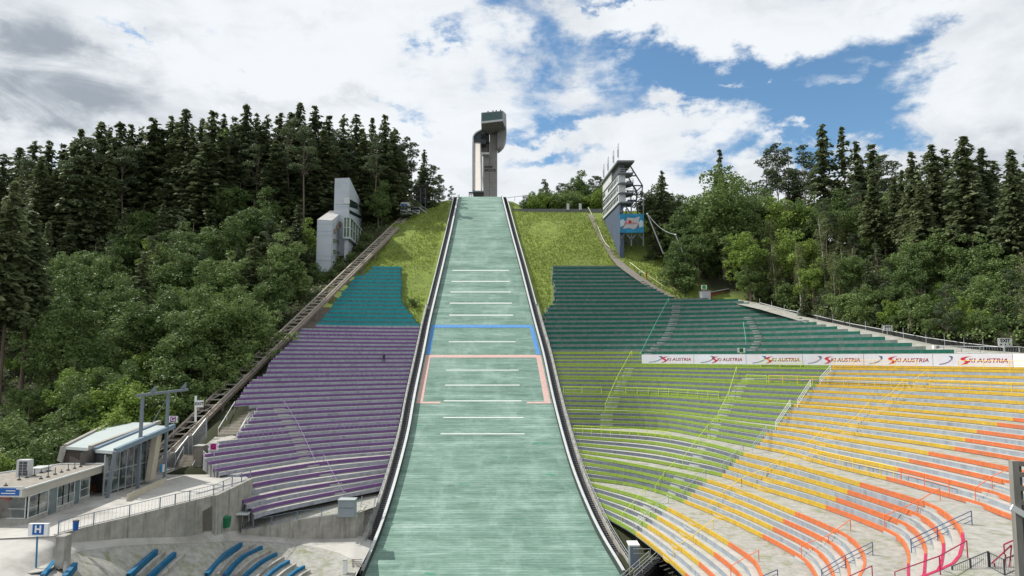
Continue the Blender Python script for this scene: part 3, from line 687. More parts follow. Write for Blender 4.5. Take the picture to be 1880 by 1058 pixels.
# ------------------------------------------------------------------ terrace fittings
def famgrid(fam):
    ps = np.arange(-22.3, 22.1, .15); G = np.array([fam(p) for p in ps]); return ps, G
GR = {1: famgrid(famR), -1: famgrid(famL)}
def zst(side, p):
    rows = RS if side > 0 else LS; return np.array([next((r[2] for r in reversed(rows[:-1]) if r[0] <= q + 1e-6), q) for q in np.atleast_1d(p)])
def onS(side, u, v, h=1.0):
    ps, G = GR[side]; z = zst(side, ps)[:, None] + h; x = G[..., 0]; y = G[..., 1]
    uu, vv = proj(x, y, z); d = (uu - u) ** 2 + (vv - v) ** 2; d[y < 10] = 1e9
    i, j = np.unravel_index(np.argmin(d), d.shape); return ps[i], j / (NT - 1.0)
def surf(side, p, t, h=0):
    P = (famR if side > 0 else famL)(p); q = at(P, np.array([t]))[0]; return (q[0], q[1], float(zst(side, p)[0]) + h)
def handrail(side, pts, m, label, h=1.0, bars=0, posts=1, group='handrails on the terrace stairways', r=.035):
    st = [onS(side, u, v, h) for u, v in pts]; w = [surf(side, p, t, 0) for p, t in st]
    base = w[-1]; o = thing('handrail', label, 'handrail', base, group)
    mb = MB(); top = [(a[0], a[1], a[2] + h) for a in w]; mb.pipe(top, r, 6); mb.build('rail', m, o)
    for k in range(bars):
        mb = MB(); mb.pipe([(a[0], a[1], a[2] + h * (k + 1) / (bars + 1)) for a in w], r * .8, 5); mb.build('rail', m, o)
    for a in w:
        mb = MB(); mb.tube((a[0], a[1], a[2] - .3), (a[0], a[1], a[2] + h), r * 1.1, 6); mb.build('post', m, o)
    return o
def barrier(side, a, b, m, label, h=1.1, group='crush barriers on the terraces', cat='barrier', n=None, mid=True):
    p0, t0 = onS(side, *a, h); p1, t1 = onS(side, *b, h)
    p0 = p1 = p0
    n = n or max(2, int(abs(t1 - t0) * 60)); ts = np.linspace(t0, t1, n)
    w = [surf(side, p0 + (p1 - p0) * i / (n - 1), t) for i, t in enumerate(ts)]
    o = thing('crush_barrier', label, cat, w[0], group)
    mb = MB(); mb.pipe([(q[0], q[1], q[2] + h) for q in w], .035, 6); mb.build('rail', m, o)
    if mid:
        mb = MB(); mb.pipe([(q[0], q[1], q[2] + h * .55) for q in w], .025, 5); mb.build('rail', m, o)
    for q in w:
        mb = MB(); mb.tube((q[0], q[1], q[2] - .3), (q[0], q[1], q[2] + h), .04, 6); mb.build('post', m, o)
    return o
m_lrail = mat('lime_rail_paint', (.50, .66, .06), .5, .05); m_yrail = mat('yellow_rail_paint', (.80, .55, .05), .5, .05); m_orail = mat('orange_rail_paint', (.78, .17, .05), .5, .05)
m_mrail = mat('magenta_rail_paint', (.33, .02, .07), .5, .05); m_grail = mat('green_rail_paint', (.12, .46, .30), .5, .05); m_prail = mat('violet_rail_paint', (.30, .22, .40), .5, .05); m_wrail = mat('white_rail_paint', (.74, .74, .70), .5, .05)
HR = [(1, [(1227, 547), (1200, 600), (1175, 650)], m_grail, 'pale green handrail descending across the dark green terrace from its right corner', 0),
      (1, [(1366, 592), (1367, 625)], m_grail, 'short pale green handrail in the right half of the dark green terrace', 0),
      (1, [(1161, 642), (1135, 694), (1110, 746)], m_lrail, 'uppermost lime handrail, left of the advertising wall', 0),
      (1, [(1357, 676), (1336, 720), (1318, 760)], m_lrail, 'lime handrail starting right under the advertising wall', 0),
      (1, [(1316, 765), (1298, 780), (1275, 812), (1253, 843)], m_lrail, 'lime handrail in the middle of the lime terrace', 0),
      (1, [(1240, 845), (1221, 868), (1202, 891)], m_lrail, 'lime handrail between the middle and the lowest lime ones', 0),
      (1, [(1185, 896), (1163, 920), (1142, 944)], m_lrail, 'lowest lime handrail, near the service stair', 0),
      (1, [(1700, 679), (1678, 697)], m_yrail, 'highest yellow handrail, below the rightmost part of the advertising wall', 0),
      (1, [(1659, 698), (1636, 719), (1613, 740)], m_yrail, 'second yellow handrail from the top, upper right', 0),
      (1, [(1595, 742), (1570, 763), (1545, 785)], m_yrail, 'third yellow handrail from the top', 0),
      (1, [(1517, 785), (1490, 807), (1463, 829)], m_yrail, 'fourth yellow handrail from the top', 0),
      (1, [(1447, 831), (1404, 855), (1361, 878)], m_yrail, 'fifth yellow handrail from the top, middle of the yellow terrace', 0),
      (1, [(1361, 878), (1330, 903), (1299, 927)], m_yrail, 'sixth yellow handrail, just below the middle of the yellow terrace', 0),
      (1, [(1310, 955), (1273, 980), (1236, 1006)], m_yrail, 'lowest yellow handrail near the bottom of the picture', 0),
      (1, [(1857, 859), (1821, 878), (1786, 898)], m_orail, 'uppermost orange handrail at the right edge', 0),
      (1, [(1723, 898), (1680, 922), (1622, 951)], m_orail, 'orange handrail crossing the middle orange rows', 0),
      (1, [(1565, 955), (1520, 980), (1468, 1008)], m_orail, 'orange handrail crossing the lower orange rows', 0),
      (1, [(1392, 1012), (1340, 1042)], m_orail, 'lowest orange handrail at the bottom edge of the picture', 0),
      (1, [(1522, 670), (1506, 694)], m_wrail, 'triple white handrail just under the advertising wall, where lime meets yellow', 2),
      (1, [(1488, 696), (1466, 737)], m_wrail, 'second triple white handrail down the line where lime meets yellow', 2),
      (1, [(1455, 733), (1427, 776)], m_wrail, 'third triple white handrail down the line where lime meets yellow', 2),
      (1, [(1407, 780), (1381, 819)], m_metal, 'fourth triple handrail, grey, where lime meets yellow', 2),
      (1, [(1364, 817), (1323, 857)], m_metal, 'fifth triple handrail, grey, where lime meets yellow', 2),
      (1, [(1297, 861), (1253, 902)], m_metal, 'sixth triple handrail, grey, where lime meets yellow', 2),
      (1, [(1226, 909), (1161, 964)], m_metal, 'lowest triple handrail, grey, where lime meets yellow', 2),
      (1, [(1780, 940), (1725, 966), (1673, 990)], m_navy, 'largest dark three-bar handrail closing the orange rows at lower right', 2),
      (1, [(1604, 997), (1550, 1022), (1506, 1045)], m_navy, 'middle dark three-bar handrail at lower right', 2),
      (1, [(1428, 1044), (1405, 1056)], m_navy, 'small dark handrail at the bottom edge, leftmost of the dark ones', 2),
      (1, [(1789, 994), (1722, 1020), (1642, 1048)], m_mrail, 'long magenta handrail at the lower right', 0),
      (1, [(1600, 1041), (1562, 1057)], m_mrail, 'short magenta handrail at the bottom edge', 0),
      (-1, [(522, 734), (546, 775), (578, 843)], m_prail, 'pale violet handrail down the middle of the purple terrace', 0),
      (-1, [(596, 838), (612, 870), (632, 905)], m_prail, 'pale violet handrail at the foot of the purple terrace', 0)]
for side, pts, m, lab, bars in HR: handrail(side, pts, m, lab, bars=bars)
BR = [(1, (1411, 690), (1655, 695), m_yrail, 'upper left yellow crush barrier'), (1, (1706, 697), (1900, 704), m_yrail, 'upper right yellow crush barrier'),
      (1, (1488, 827), (1648, 858), m_yrail, 'yellow crush barrier beside the middle walkway'), (1, (1652, 860), (1750, 881), m_orail, 'orange crush barrier beside the middle walkway'),
      (1, (1760, 662), (1900, 664), m_yrail, 'yellow barrier in front of the right end of the advertising wall'), (1, (1530, 660), (1680, 661), m_yrail, 'yellow barrier in front of the middle of the advertising wall'),
      (1, (1398, 660), (1465, 661), m_lrail, 'lime barrier in front of the advertising wall'),
      (1, (1034, 711), (1105, 712), m_lrail, 'leftmost upper lime crush barrier'), (1, (1148, 714), (1320, 719), m_lrail, 'long upper lime crush barrier'), (1, (1370, 689), (1408, 690), m_lrail, 'short upper lime crush barrier'),
      (1, (1056, 783), (1230, 797), m_lrail, 'long lower lime crush barrier'),
      (-1, (745, 612), (560, 613), m_prail, 'topmost violet crush barrier on the purple terrace'), (-1, (742, 683), (520, 688), m_prail, 'middle violet crush barrier on the purple terrace'),
      (-1, (728, 770), (575, 780), m_prail, 'lower right violet crush barrier on the purple terrace'), (-1, (520, 783), (440, 795), m_prail, 'lower left violet crush barrier on the purple terrace')]
for side, a, b, m, lab in BR: barrier(side, a, b, m, lab, mid=(side > 0))
# pale rounded steps on the stairways between the rows
def aisle(side, pts, wpx, root, am=None):
    rows = RS if side > 0 else LS; fam = famR if side > 0 else famL; st = [onS(side, u, v, 0) for u, v in pts]
    st.sort(); P_ = [s[0] for s in st]; T_ = [s[1] for s in st]
    for i in range(len(rows) - 1):
        p, z0, z1, c = rows[i]
        if p < P_[0] or p > P_[-1]: continue
        mb = MB(); t = float(np.interp(p, P_, T_)); P = fam(p)
        L_ = np.hypot(*np.diff(P, axis=0).T).sum(); dt = wpx / L_
        ts = np.linspace(t, min(1, t + dt), 9); f = at(P, ts); g = at(fam(p - .13), ts); k = np.sin(np.linspace(0, math.pi, 9)) ** .6
        zt = (z0 + z1) / 2 + .01
        q = [f[j] * (1 - k[j]) + g[j] * k[j] for j in range(9)]
        for j in range(8):
            mb.quad((*q[j], z0), (*q[j + 1], z0), (*q[j + 1], zt), (*q[j], zt)); mb.quad((*q[j], zt), (*q[j + 1], zt), (*f[j + 1], zt), (*f[j], zt), 1)
        AIS[root.name].append((q[0][1], mb, root, (am or (m_paleconc, m_paleconc))[0 if c else 1]))
from collections import defaultdict
AIS = defaultdict(list)
def merge(l):
    m = MB()
    for b in l:
        n = len(m.v); m.v += b.v; m.f += [tuple(n + i for i in f) for f in b.f]; m.m += b.m
    return m
def flush_aisles():
    for k, l in AIS.items():
        l.sort(key=lambda s: s[0]); root = l[0][2]
        for y, mb, r, am in l[:98]: mb.build('aisle_step', [am, m_paleconc], root)
        if len(l) > 98: tag(merge([b[1] for b in l[98:]]).build('far_aisle_steps', [l[0][3], m_paleconc], root), kind='stuff')
m_darkconc = mat('dark_step_concrete', (.16, .185, .18), .9, .2, 2)
m_paleconc = mat('pale_step_concrete', (.35, .36, .355), .9, .1, 2)
aisle(1, [(1232, 560), (1180, 650)], 1.9, tr['dg'], (m_darkconc, m_darkconc)); aisle(1, [(1365, 580), (1372, 648)], 1.6, tr['dg'], (m_darkconc, m_darkconc))
aisle(1, [(1150, 672), (1105, 760), (1090, 790)], 2.0, tr['li'], (m_lime, m_paleconc)); aisle(1, [(1358, 690), (1300, 800), (1235, 870), (1165, 950)], 2.2, tr['li'], (m_lime, m_paleconc))
aisle(1, [(1690, 690), (1600, 755), (1470, 845), (1310, 940), (1210, 1020)], 2.4, tr['ye'], (m_yellow, m_riser))
aisle(1, [(1860, 880), (1790, 910), (1700, 930), (1560, 975), (1455, 1020)], 2.4, tr['or'])
aisle(-1, [(520, 745), (560, 800), (580, 850), (640, 910)], 2.2, tr['pu'], (m_paleconc, m_paleconc))
flush_aisles()
# ------------------------------------------------------------------ advertising wall
PB = famR(-1.4); tb0 = cutR(PB, -.8, bBan)
wall = thing('advertising_wall', 'long curved white advertising wall with red lettering between the dark green and lime terraces', 'wall', (45, 112, -1.4))
ts = np.linspace(tb0, .99, 60); wp = at(PB, ts); dd = np.gradient(wp, axis=0); nr = np.stack([dd[:, 1], -dd[:, 0]], 1); nr /= np.linalg.norm(nr, axis=1)[:, None]
if nr[0][1] > 0: nr = -nr
mb = MB()
zt0 = .42
for j in range(59):
    a, b = wp[j] + nr[j] * .0, wp[j + 1] + nr[j + 1] * .0; a2, b2 = wp[j] - nr[j] * .35, wp[j + 1] - nr[j + 1] * .35
    mb.hexa([(*a, -3.2), (*b, -3.2), (*b2, -3.2), (*a2, -3.2)], [(*a, zt0), (*b, zt0), (*b2, zt0), (*a2, zt0)])
mb.build('wall_body', m_conc, wall)
al = np.concatenate([[0], np.cumsum(np.hypot(*np.diff(wp, axis=0).T))])
def wpos(s, off=.0):
    x = np.interp(s, al, wp[:, 0]); y = np.interp(s, al, wp[:, 1]); n = np.array([np.interp(s, al, nr[:, 0]), np.interp(s, al, nr[:, 1])]); n /= np.linalg.norm(n); return np.array([x, y]) + n * off, n
seams = []
us_ = np.array([proj(x, y, -.5)[0] for x, y in wp])
def s_of(u): 
    k = np.argmax(us_ > u) if (us_ > u).any() else len(us_) - 1
    f = (u - us_[k - 1]) / (us_[k] - us_[k - 1]); return al[k - 1] + f * (al[k] - al[k - 1])
edges = [1179, 1274, 1370, 1474, 1586, 1713, 1860, 2400]
txts = [(1216, 1267), (1308, 1361), (1407, 1466), (1515, 1577), (1632, 1703), (1765, 1848)]
arrows = [1204, 1299, 1394, 1496, 1608, 1737]
zb, zt_ = -1.38, .36
for i in range(7):
    s0 = s_of(edges[i]) if i else .02; s1 = s_of(edges[i + 1]) if i < 6 else al[-1]
    mb = MB(); n = 8; S_ = np.linspace(s0 + .03, s1 - .03, n)
    for a, b in zip(S_[:-1], S_[1:]):
        pa, _ = wpos(a, .03); pb, _ = wpos(b, .03); mb.quad((*pa, zb), (*pb, zb), (*pb, zt_), (*pa, zt_))
        pa2, _ = wpos(a, .003); pb2, _ = wpos(b, .003); mb.quad((*pa, zt_), (*pb, zt_), (*pb2, zt_), (*pa2, zt_))
    bp = mb.build('banner_panel', m_banner if i < 6 else m_white, wall)
    if i == 6: continue
    sa, sb_ = s_of(txts[i][0]), s_of(txts[i][1]); w = sb_ - sa; H = .62
    def place(s, z, off=.06):
        q, n = wpos(s, off); return (q[0], q[1], z), n
    # S swoosh followed by the rest of the words
    o, n = place(sa + w * .60, -.50); xd = (-n[1], n[0], 0) if True else 0
    if Vector(xd).x < 0: xd = (n[1], -n[0], 0)
    wd = w * .86
    t_ = text('lettering', 'KI AUSTRIA', .74, o, xd, (0, 0, 1), m_red, bp, shear=.25, bold=.006)
    xs_ = [(Vector(vv.co) + wloc(bp) - Vector(o)).dot(Vector(xd)) for vv in t_.data.vertices]; xm, xM = min(xs_), max(xs_); c_s = sa + w * .60
    for vv, x_ in zip(t_.data.vertices, xs_):
        s_ = c_s + ((x_ - (xm + xM) / 2) / (xM - xm)) * wd; q_, _n = wpos(s_, .05); z_ = (Vector(vv.co) + wloc(bp)).z; vv.co = Vector((q_[0], q_[1], z_)) - wloc(bp)
    mb = MB()
    pts = []
    cx = sa + w * .10
    def W2(dx, z): q, _ = wpos(cx + dx * w * .16, .07); return (q[0], q[1], z)
    # upper blade and lower blade of the S
    for blade in ([(1.0, .08), (.2, .02), (-.55, -.14), (-.75, -.34), (-.2, -.30), (.05, -.14), (.35, -.02)], [(-.75, -.34), (-.2, -.30), (.5, -.58), (.2, -.86), (-.5, -1.02), (-.9, -1.04), (-.35, -.88), (.05, -.66), (-.4, -.48)]):
        mb.poly([W2(a, b) for a, b in blade])
    mb.build('emblem', m_red, bp)
    ca = s_of(arrows[i]); pw = (s_of(arrows[i] + 13) - s_of(arrows[i] - 13)) / 2
    mb = MB()
    def W3(a, z): q, _ = wpos(ca + a * pw, .07); return (q[0], q[1], z)
    c1 = [(-1, -.96), (-.3, -.86), (.3, -.66), (.75, -.34)]
    for (a, b), (c, d) in zip(c1[:-1], c1[1:]): mb.quad(W3(a, b), W3(c, d), W3(c + .04, d - .07), W3(a + .04, b - .07))
    mb.poly([W3(.35, .12), (W3(1.0, .04)), W3(.95, -.1), W3(.85, -.45), W3(.72, -.2), W3(.62, -.02)])
    mb.build('emblem', m_navy, bp)
# rim path and fence
rimpx = [(1236, 548, 13.6), (1352, 550.5, 12.4), (1404, 562, 10.0), (1500, 589, 6.4), (1600, 611, 3.8), (1700, 634, 1.6), (1790, 645, .6), (1900, 652, .25)]
rim = []
for u, v, z in rimpx:
    Y = {13.6: 156, 12.4: 150, 10.0: 139, 6.4: 126, 3.8: 113, 1.6: 102, .6: 94, .25: 84}[z]; q = PY(u, v, Y); rim.append((q[0], q[1], q[2]))
inn = [(x - 2.2, y - 3.2, z - .9) for x, y, z in rim]; mid = [(x + .6, y + .8, z + .12) for x, y, z in rim]; outr = [(x + 3.2, y + 3.0, z + .15) for x, y, z in rim]
sheet('rim_path', [inn[1:], rim[1:], mid[1:], outr[1:]], m_gravel, 3)
fence = thing('rim_fence', 'dark mesh fence with a pale top rail running down the right rim beside the wood', 'fence', (58, 118, 5))
mb = MB(); mb.pipe(fp, .06, 6); mb.build('top_rail', m_rimtop, fence)
mb = MB()
for a, b in zip(fp[:-1], fp[1:]): mb.quad((a[0], a[1], a[2] - 1.7), (b[0], b[1], b[2] - 1.7), (b[0], b[1], b[2] - .08), (a[0], a[1], a[2] - .08))
m_mesh = mat('dark_mesh', (.02, .024, .022), .9, .3, 6); mb.build('mesh_panel', m_mesh, fence)
for a in fp + [tuple((Vector(p) + Vector(q)) / 2) for p, q in zip(fp[:-1], fp[1:])]:
    mb = MB(); mb.tube((a[0], a[1], a[2] - 2.0), (a[0], a[1], a[2] + .9), .05, 6); mb.build('post', m_metal, fence)
# ------------------------------------------------------------------ ski jump tower
def P3(u, v, Y): return Vector(PY(u, v, Y))
def pxbox(mb, u0, u1, v0, v1, Y, dep, m=0):
    a = P3(u0, v1, Y); b = P3(u1, v0, Y); mb.box(a.x, b.x, Y, Y + dep, a.z, b.z, m)
def pxprism(mb, pts, Y, dep, m=0): mb.prism([P3(u, v, Y) for u, v in pts], (0, dep, 0), m)
TY = 320.0
base = P3(900, 372, TY)
tower = thing('ski_jump_tower', 'tall concrete ski jump tower with a curved glazed cabin on top, on the crest', 'tower', base)
mb = MB(); pxbox(mb, 898.5, 912.5, 240, 420, TY, 7); pxbox(mb, 886.3, 898.48, 283, 420, TY, 7)
mb.build('shaft', m_tower, tower)
mb = MB(); pxbox(mb, 881, 898.4, 258, 283, TY + 1.5, 4); mb.build('shaft_annex', mat('tower_grey_panel', (.22, .21, .20), .9, .1), tower)  # annex panel is a darker grey-brown than the shaft
mb = MB(); 
for v in (262, 300, 318, 335.5, 350): pxbox(mb, 886.5 if v > 283 else 898.6, 912.4, v, v + .35, TY - .03, .1)
mb.build('pour_joint', mat('joint_grey', (.20, .19, .175), .9, .1), tower)
for w, v in (("INNS'", 307), ('BRUCK', 313)):
    q = P3(889.2 if w[0] == 'I' else 889.2, v, TY); text('lettering', w, 1.75, (q.x, TY - .05, q.z), (1, 0, 0), (0, 0, 1), m_black, tower, center=False, depth=.05, bold=.035)
hull = [P3(883.6, 207, 306), P3(883.4, 226.5, 306), P3(922.8, 203.6, 306), P3(923, 222.5, 306), P3(884, 208.5, 318), P3(884, 241, 317), P3(898, 247.5, 319), P3(929.3, 210, 318), P3(929.8, 224, 319),
        P3(929.6, 240, 320), P3(914, 248, 323), P3(925.5, 205.5, 314), P3(921, 206, 324), P3(900, 248, 325)]
m_cab = mat('cabin_metal', (.28, .265, .275), .5, .06, .5, metal=.0)
bm = bmesh.new(); off = wloc(tower)
for p in hull: bm.verts.new(p - off)
bmesh.ops.convex_hull(bm, input=bm.verts)
for q in [v for v in bm.verts if not v.link_faces]: bm.verts.remove(q)
me = bpy.data.meshes.new('cabin'); bm.to_mesh(me); bm.free(); me.materials.append(m_cab)
o = bpy.data.objects.new('cabin', me); COL.objects.link(o); o.parent = tower
mb = MB(); pxprism(mb, [(912.9, 244), (912.9, 273.5), (916, 272), (919.5, 269.5), (924.5, 264), (928, 256), (929.6, 246), (929.8, 232), (922, 232)], 317.5, 7.5); mb.build('cabin_skirt', m_cab, tower)
mb = MB(); g = [P3(884.6, 208.3, 305.9), P3(884.6, 223.3, 305.9), P3(922.2, 219.3, 305.9), P3(922, 204.8, 305.9)]
mb.prism(g, (0, -.12, 0)); glass = mb.build('window', mat('cabin_glass', (.012, .085, .085), .12, .25, .8, spec=.8), tower)
mb = MB()
for f in np.linspace(.12, .88, 7): mb.beam(g[0].lerp(g[3], f) + Vector((0, -.15, 0)), g[1].lerp(g[2], f) + Vector((0, -.15, 0)), .12)
mb.build('mullion', m_dark, glass)
mb = MB(); mb.prism([P3(883.4, 223.6, 305.8), P3(883.4, 227.3, 305.8), P3(923.2, 222.8, 305.8), P3(923, 219.4, 305.8)], (0, -.35, 0)); mb.build('sill', mat('pale_fascia', (.55, .57, .58), .5, .05), tower)
mb = MB()
for u, v in ((905, 203.2), (911, 202.6), (919, 201.8), (896, 204.3)): p = P3(u, v, 312); mb.tube((p.x, 312, p.z - 1.0), (p.x, 312, p.z), .3, 6)
mb.build('roof_unit', m_dark, tower)
mb = MB(); pxprism(mb, [(869.5, 263), (869.5, 252), (871.5, 248), (875, 244.5), (883.2, 240), (883.2, 263)], 316, 6); mb.build('start_room', mat('start_room_glass', (.03, .05, .06), .2, .3), tower)
mb = MB(); pxbox(mb, 870, 892, 256, 264, 315.9, 5); pxbox(mb, 882, 898, 238, 262, 320.5, 4); mb.build('start_platform', m_dark, tower)
mb = MB(); rb = [P3(u, v, 315.6) for u, v in ((867.8, 354), (867.9, 300), (868.2, 258), (868.6, 251.5), (870.8, 247.3), (874.5, 243.6), (883.3, 239))]; 
for a, b in zip(rb[:-1], rb[1:]): mb.beam(a, b, .5, 1.2, up=(0, 1, 0))
mb.build('edge_band', m_white, tower)
mb = MB(); pxbox(mb, 884.3, 897.8, 280, 283.2, 317, 2); 
for a, b in (((884.6, 280), (885.0, 320)), ((885.0, 320), (887.6, 352))): mb.beam(P3(*a, 316.5), P3(*b, 316.5), .5, .8, up=(0, 1, 0))
mb.build('edge_band', m_white, tower)
inrun = thing('inrun', 'narrow pale inrun track coming down beside the ski jump tower to the take-off table', 'ski jump', (P3(876, 350, 246)))
def inr(f):
    v = np.interp(f, [0, .25, .6, 1], [351, 325, 292, 262]); Y = 246 + 70 * f ** .9
    return v, Y
mb = MB(); mb2 = MB(); mb3 = MB(); pr = None
for f in np.linspace(0, 1, 22):
    v, Y = inr(f); ul = np.interp(f, [0, 1], [870.4, 871.2]); ur = np.interp(f, [0, 1], [883.2, 881.2])
    cur = (P3(ul, v, Y), P3(ur, v, Y), P3(ul - 1.8, v, Y), P3(ur + 1.8, v, Y))
    if pr:
        dn = Vector((0, 0, -1.5)); mb.hexa([pr[0] + dn, pr[1] + dn, cur[1] + dn, cur[0] + dn], [pr[0], pr[1], cur[1], cur[0]])
        for k, s in ((0, 2), (1, 3)):
            h = Vector((0, 0, .9)); mb2.hexa([pr[s] - h, pr[k] - h, cur[k] - h, cur[s] - h], [pr[s] + h * .6, pr[k] + h * .6, cur[k] + h * .6, cur[s] + h * .6])
    pr = cur
mb.build('track_bed', mat('inrun_concrete', (.52, .49, .45), .8, .06, .6), inrun); mb2.build('side_wall', m_dark, inrun)
hut = thing('takeoff_hut', 'small dark hut with rails at the foot of the inrun, just above the slope crest', 'hut', P3(877, 362, 243))
mb = MB(); pxbox(mb, 869.5, 887.5, 353, 372, 244, 3); mb.build('body', mat('dark_timber', (.06, .05, .045), .9, .2), hut)
mb = MB(); pxbox(mb, 868, 888.5, 350.3, 353, 243.6, 4); mb.build('deck', m_bluegrey, hut)
mb = MB()
for u in (861.5, 865, 868.5): mb.beam(P3(u, 366, 243), P3(u, 353, 243), .25)
mb.beam(P3(860.5, 354, 243), P3(870, 354, 243), .5); mb.beam(P3(861, 357, 243), P3(870, 357, 243), .15); mb.build('rails', m_dark, hut)

# ------------------------------------------------------------------ judges' tower on the right
AX = .0585
def PXp(u, v, x0, y0, off=0):
    r = ray(u, v); s = (x0 + AX * y0) / (r[0] + AX * r[1]); return Vector((r[0] * s - off, r[1] * s, r[2] * s))
JY = 172.0
jx = P3(1137, 400, JY).x
def jz(v): return P3(1137, v, JY).z
jt = thing('judges_tower', 'long four-storey judges tower on stilts with stacked decks on the right of the slope', 'tower', (jx, JY, jz(440)))
def jp(dx, d, z): return Vector((jx + dx - AX * d, JY + d, z))
def jbox(mb, x0, x1, d0, d1, z0, z1, m=0):
    mb.hexa([jp(x0, d0, z0), jp(x1, d0, z0), jp(x1, d1, z0), jp(x0, d1, z0)], [jp(x0, d0, z1), jp(x1, d0, z1), jp(x1, d1, z1), jp(x0, d1, z1)], m)
LN = 21.4
m_jw = mat('pale_cladding', (.55, .57, .58), .5, .05, .6)
lev = [jz(318.5), jz(336.5), jz(354.5), jz(372)]; rz = jz(297.5)
mb = MB(); jbox(mb, 0, 1.8, .3, LN, lev[3], lev[0]); jbox(mb, 0, 1.8, 9, LN, lev[0], rz - .3); mb.build('wall', m_jw, jt)
mb = MB(); jbox(mb, .3, 1.6, .4, 9, lev[0] + .1, rz - .4); mb.build('top_room', m_dark, jt)
mb = MB(); jbox(mb, -.5, 3.9, -1.0, LN + .3, rz - .3, rz + .15); mb.build('roof', mat('roof_soffit', (.17, .18, .19), .7, .1), jt)
for k, z in enumerate(lev):
    mb = MB(); jbox(mb, -.12, 1.9, .2, LN + .1, z - .28, z + .04); mb.build('floor_band', m_dark, jt)
    mb = MB(); mb.hexa([jp(.0, -1.2, z - .3), jp(3.0, -.8, z - .3), jp(3.7, 3, z - .3), jp(1.9, 5, z - .3)], [jp(.0, -1.2, z), jp(3.7, -.8, z), jp(4.2, 3.4, z), jp(1.9, 5, z)]); d = mb.build('deck', m_bluegrey, jt)
    mb = MB(); pts = [jp(.1, -1.1, z), jp(3.6, -.7, z), jp(4.1, 3.3, z)]
    for h in (.5, 1.0): mb.pipe([p + Vector((0, 0, h)) for p in pts], .04, 4)
    for a, b in zip(pts[:-1], pts[1:]):
        for f in (0, .33, .66, 1): q = a.lerp(b, f); mb.tube(q, q + Vector((0, 0, 1)), .035, 4)
    mb.build('railing', m_metal, d)
for k in range(3):
    zc = (lev[k] * .42 + lev[k + 1] * .58)
    for i in range(11):
        d = 1.2 + i * 1.85
        if k == 0 and i > 6 and i < 9: continue
        mb = MB(); jbox(mb, -.06, .12, d, d + 1.15, zc - .25, zc + .85); mb.build('window', m_glass, jt)
mb = MB(); zg = [gz(jx - AX * d, JY + d) - 1 for d in (0, LN)]
mb.hexa([jp(.1, .6, zg[0]), jp(1.2, .6, zg[0]), jp(1.2, LN, zg[1]), jp(.1, LN, zg[1])], [jp(.1, .6, lev[3] - .3), jp(1.2, .6, lev[3] - .3), jp(1.2, LN, lev[3] - .3), jp(.1, LN, lev[3] - .3)]); mb.build('base_wall', mat('base_navy', (.075, .10, .15), .6, .1, 1), jt)
for yy in (0, 6):
    mb = MB(); q = lambda u, v: P3(u, v, JY + .5) + Vector((-AX * yy, yy, 0)); w = .28
    for a, b in (((1156, 303), (1179.5, 341)), ((1179.5, 341), (1168, 352)), ((1160, 338), (1168, 352)), ((1179.5, 341), (1178, 363)), ((1178, 363), (1171, 370)), ((1168, 352), (1169, 368)), ((1160, 341), (1179, 341)), ((1162, 358), (1178, 358)), ((1160, 323), (1168, 323)), ((1150, 370), (1172, 370))):
        mb.beam(q(*a), q(*b), w)
    mb.build('truss', m_dark, jt)
    mb = MB()
    for a, b in (((1138.2, 372), (1138.2, 452)), ((1159, 375), (1159, 452)), ((1181, 366), (1181, 452)), ((1138, 393), (1147, 377)), ((1147, 377), (1158, 393)), ((1138.5, 440), (1148, 427)), ((1148, 427), (1158.5, 440)), ((1159, 440), (1170, 427)), ((1170, 427), (1180.5, 440))):
        mb.beam(q(*a), q(*b), .3)
    mb.build('stilts', m_bluegrey, jt)
bb = thing('billboard', 'blue billboard with a waving pale flag and red emblem under the judges tower', 'billboard', P3(1160, 427, JY - .6))
m_bb = mat('billboard_blue', (.02, .20, .36), .6, .5, .35); mb = MB(); pxbox(mb, 1138, 1181.5, 393, 427.5, JY - .6, .25); mb.build('panel', m_bb, bb)
m_cl = mat('billboard_cloud', (.45, .55, .62), .6, .1)
mb = MB()
for pts in ([(1138.5, 405), (1144, 402), (1148, 407), (1146, 414), (1139, 417)], [(1172, 408), (1177, 404), (1181, 407), (1181, 416), (1174, 418)]): mb.prism([P3(u, v, JY - .62) for u, v in pts], (0, -.02, 0))
mb.build('painted_cloud', m_cl, bb)
fl = [(1143, 421), (1145.5, 413), (1149, 404), (1152, 399.5), (1157, 400), (1164, 400.5), (1171, 399), (1175, 397.5), (1173, 404), (1172, 411), (1168, 419), (1163, 421.5), (1156, 418.5), (1149, 419.5)]
mb = MB(); mb.prism([P3(u, v, JY - .64) for u, v in fl], (0, -.03, 0)); mb.build('painted_flag', mat('billboard_flag_grey', (.42, .43, .45), .6, .15, .6), bb)
mb = MB(); c = P3(1156.5, 407.5, JY - .69); mb.prism([c + Vector((.42 * math.cos(a), 0, .42 * math.sin(a))) for a in np.linspace(0, 6.283, 17)[:-1]], (0, -.02, 0)); 
for a, b in (((1142.8, 421), (1151, 402)), ((1172.6, 411), (1168.2, 419))): mb.beam(P3(*a, JY - .69), P3(*b, JY - .69), .12)
mb.build('emblem', m_red, bb)
q = P3(1158.5, 410.5, JY - .7); text('lettering', 'AUSTRIA', .72, q, (1, 0, 0), (0, 0, 1), m_red, bb, shear=.3)
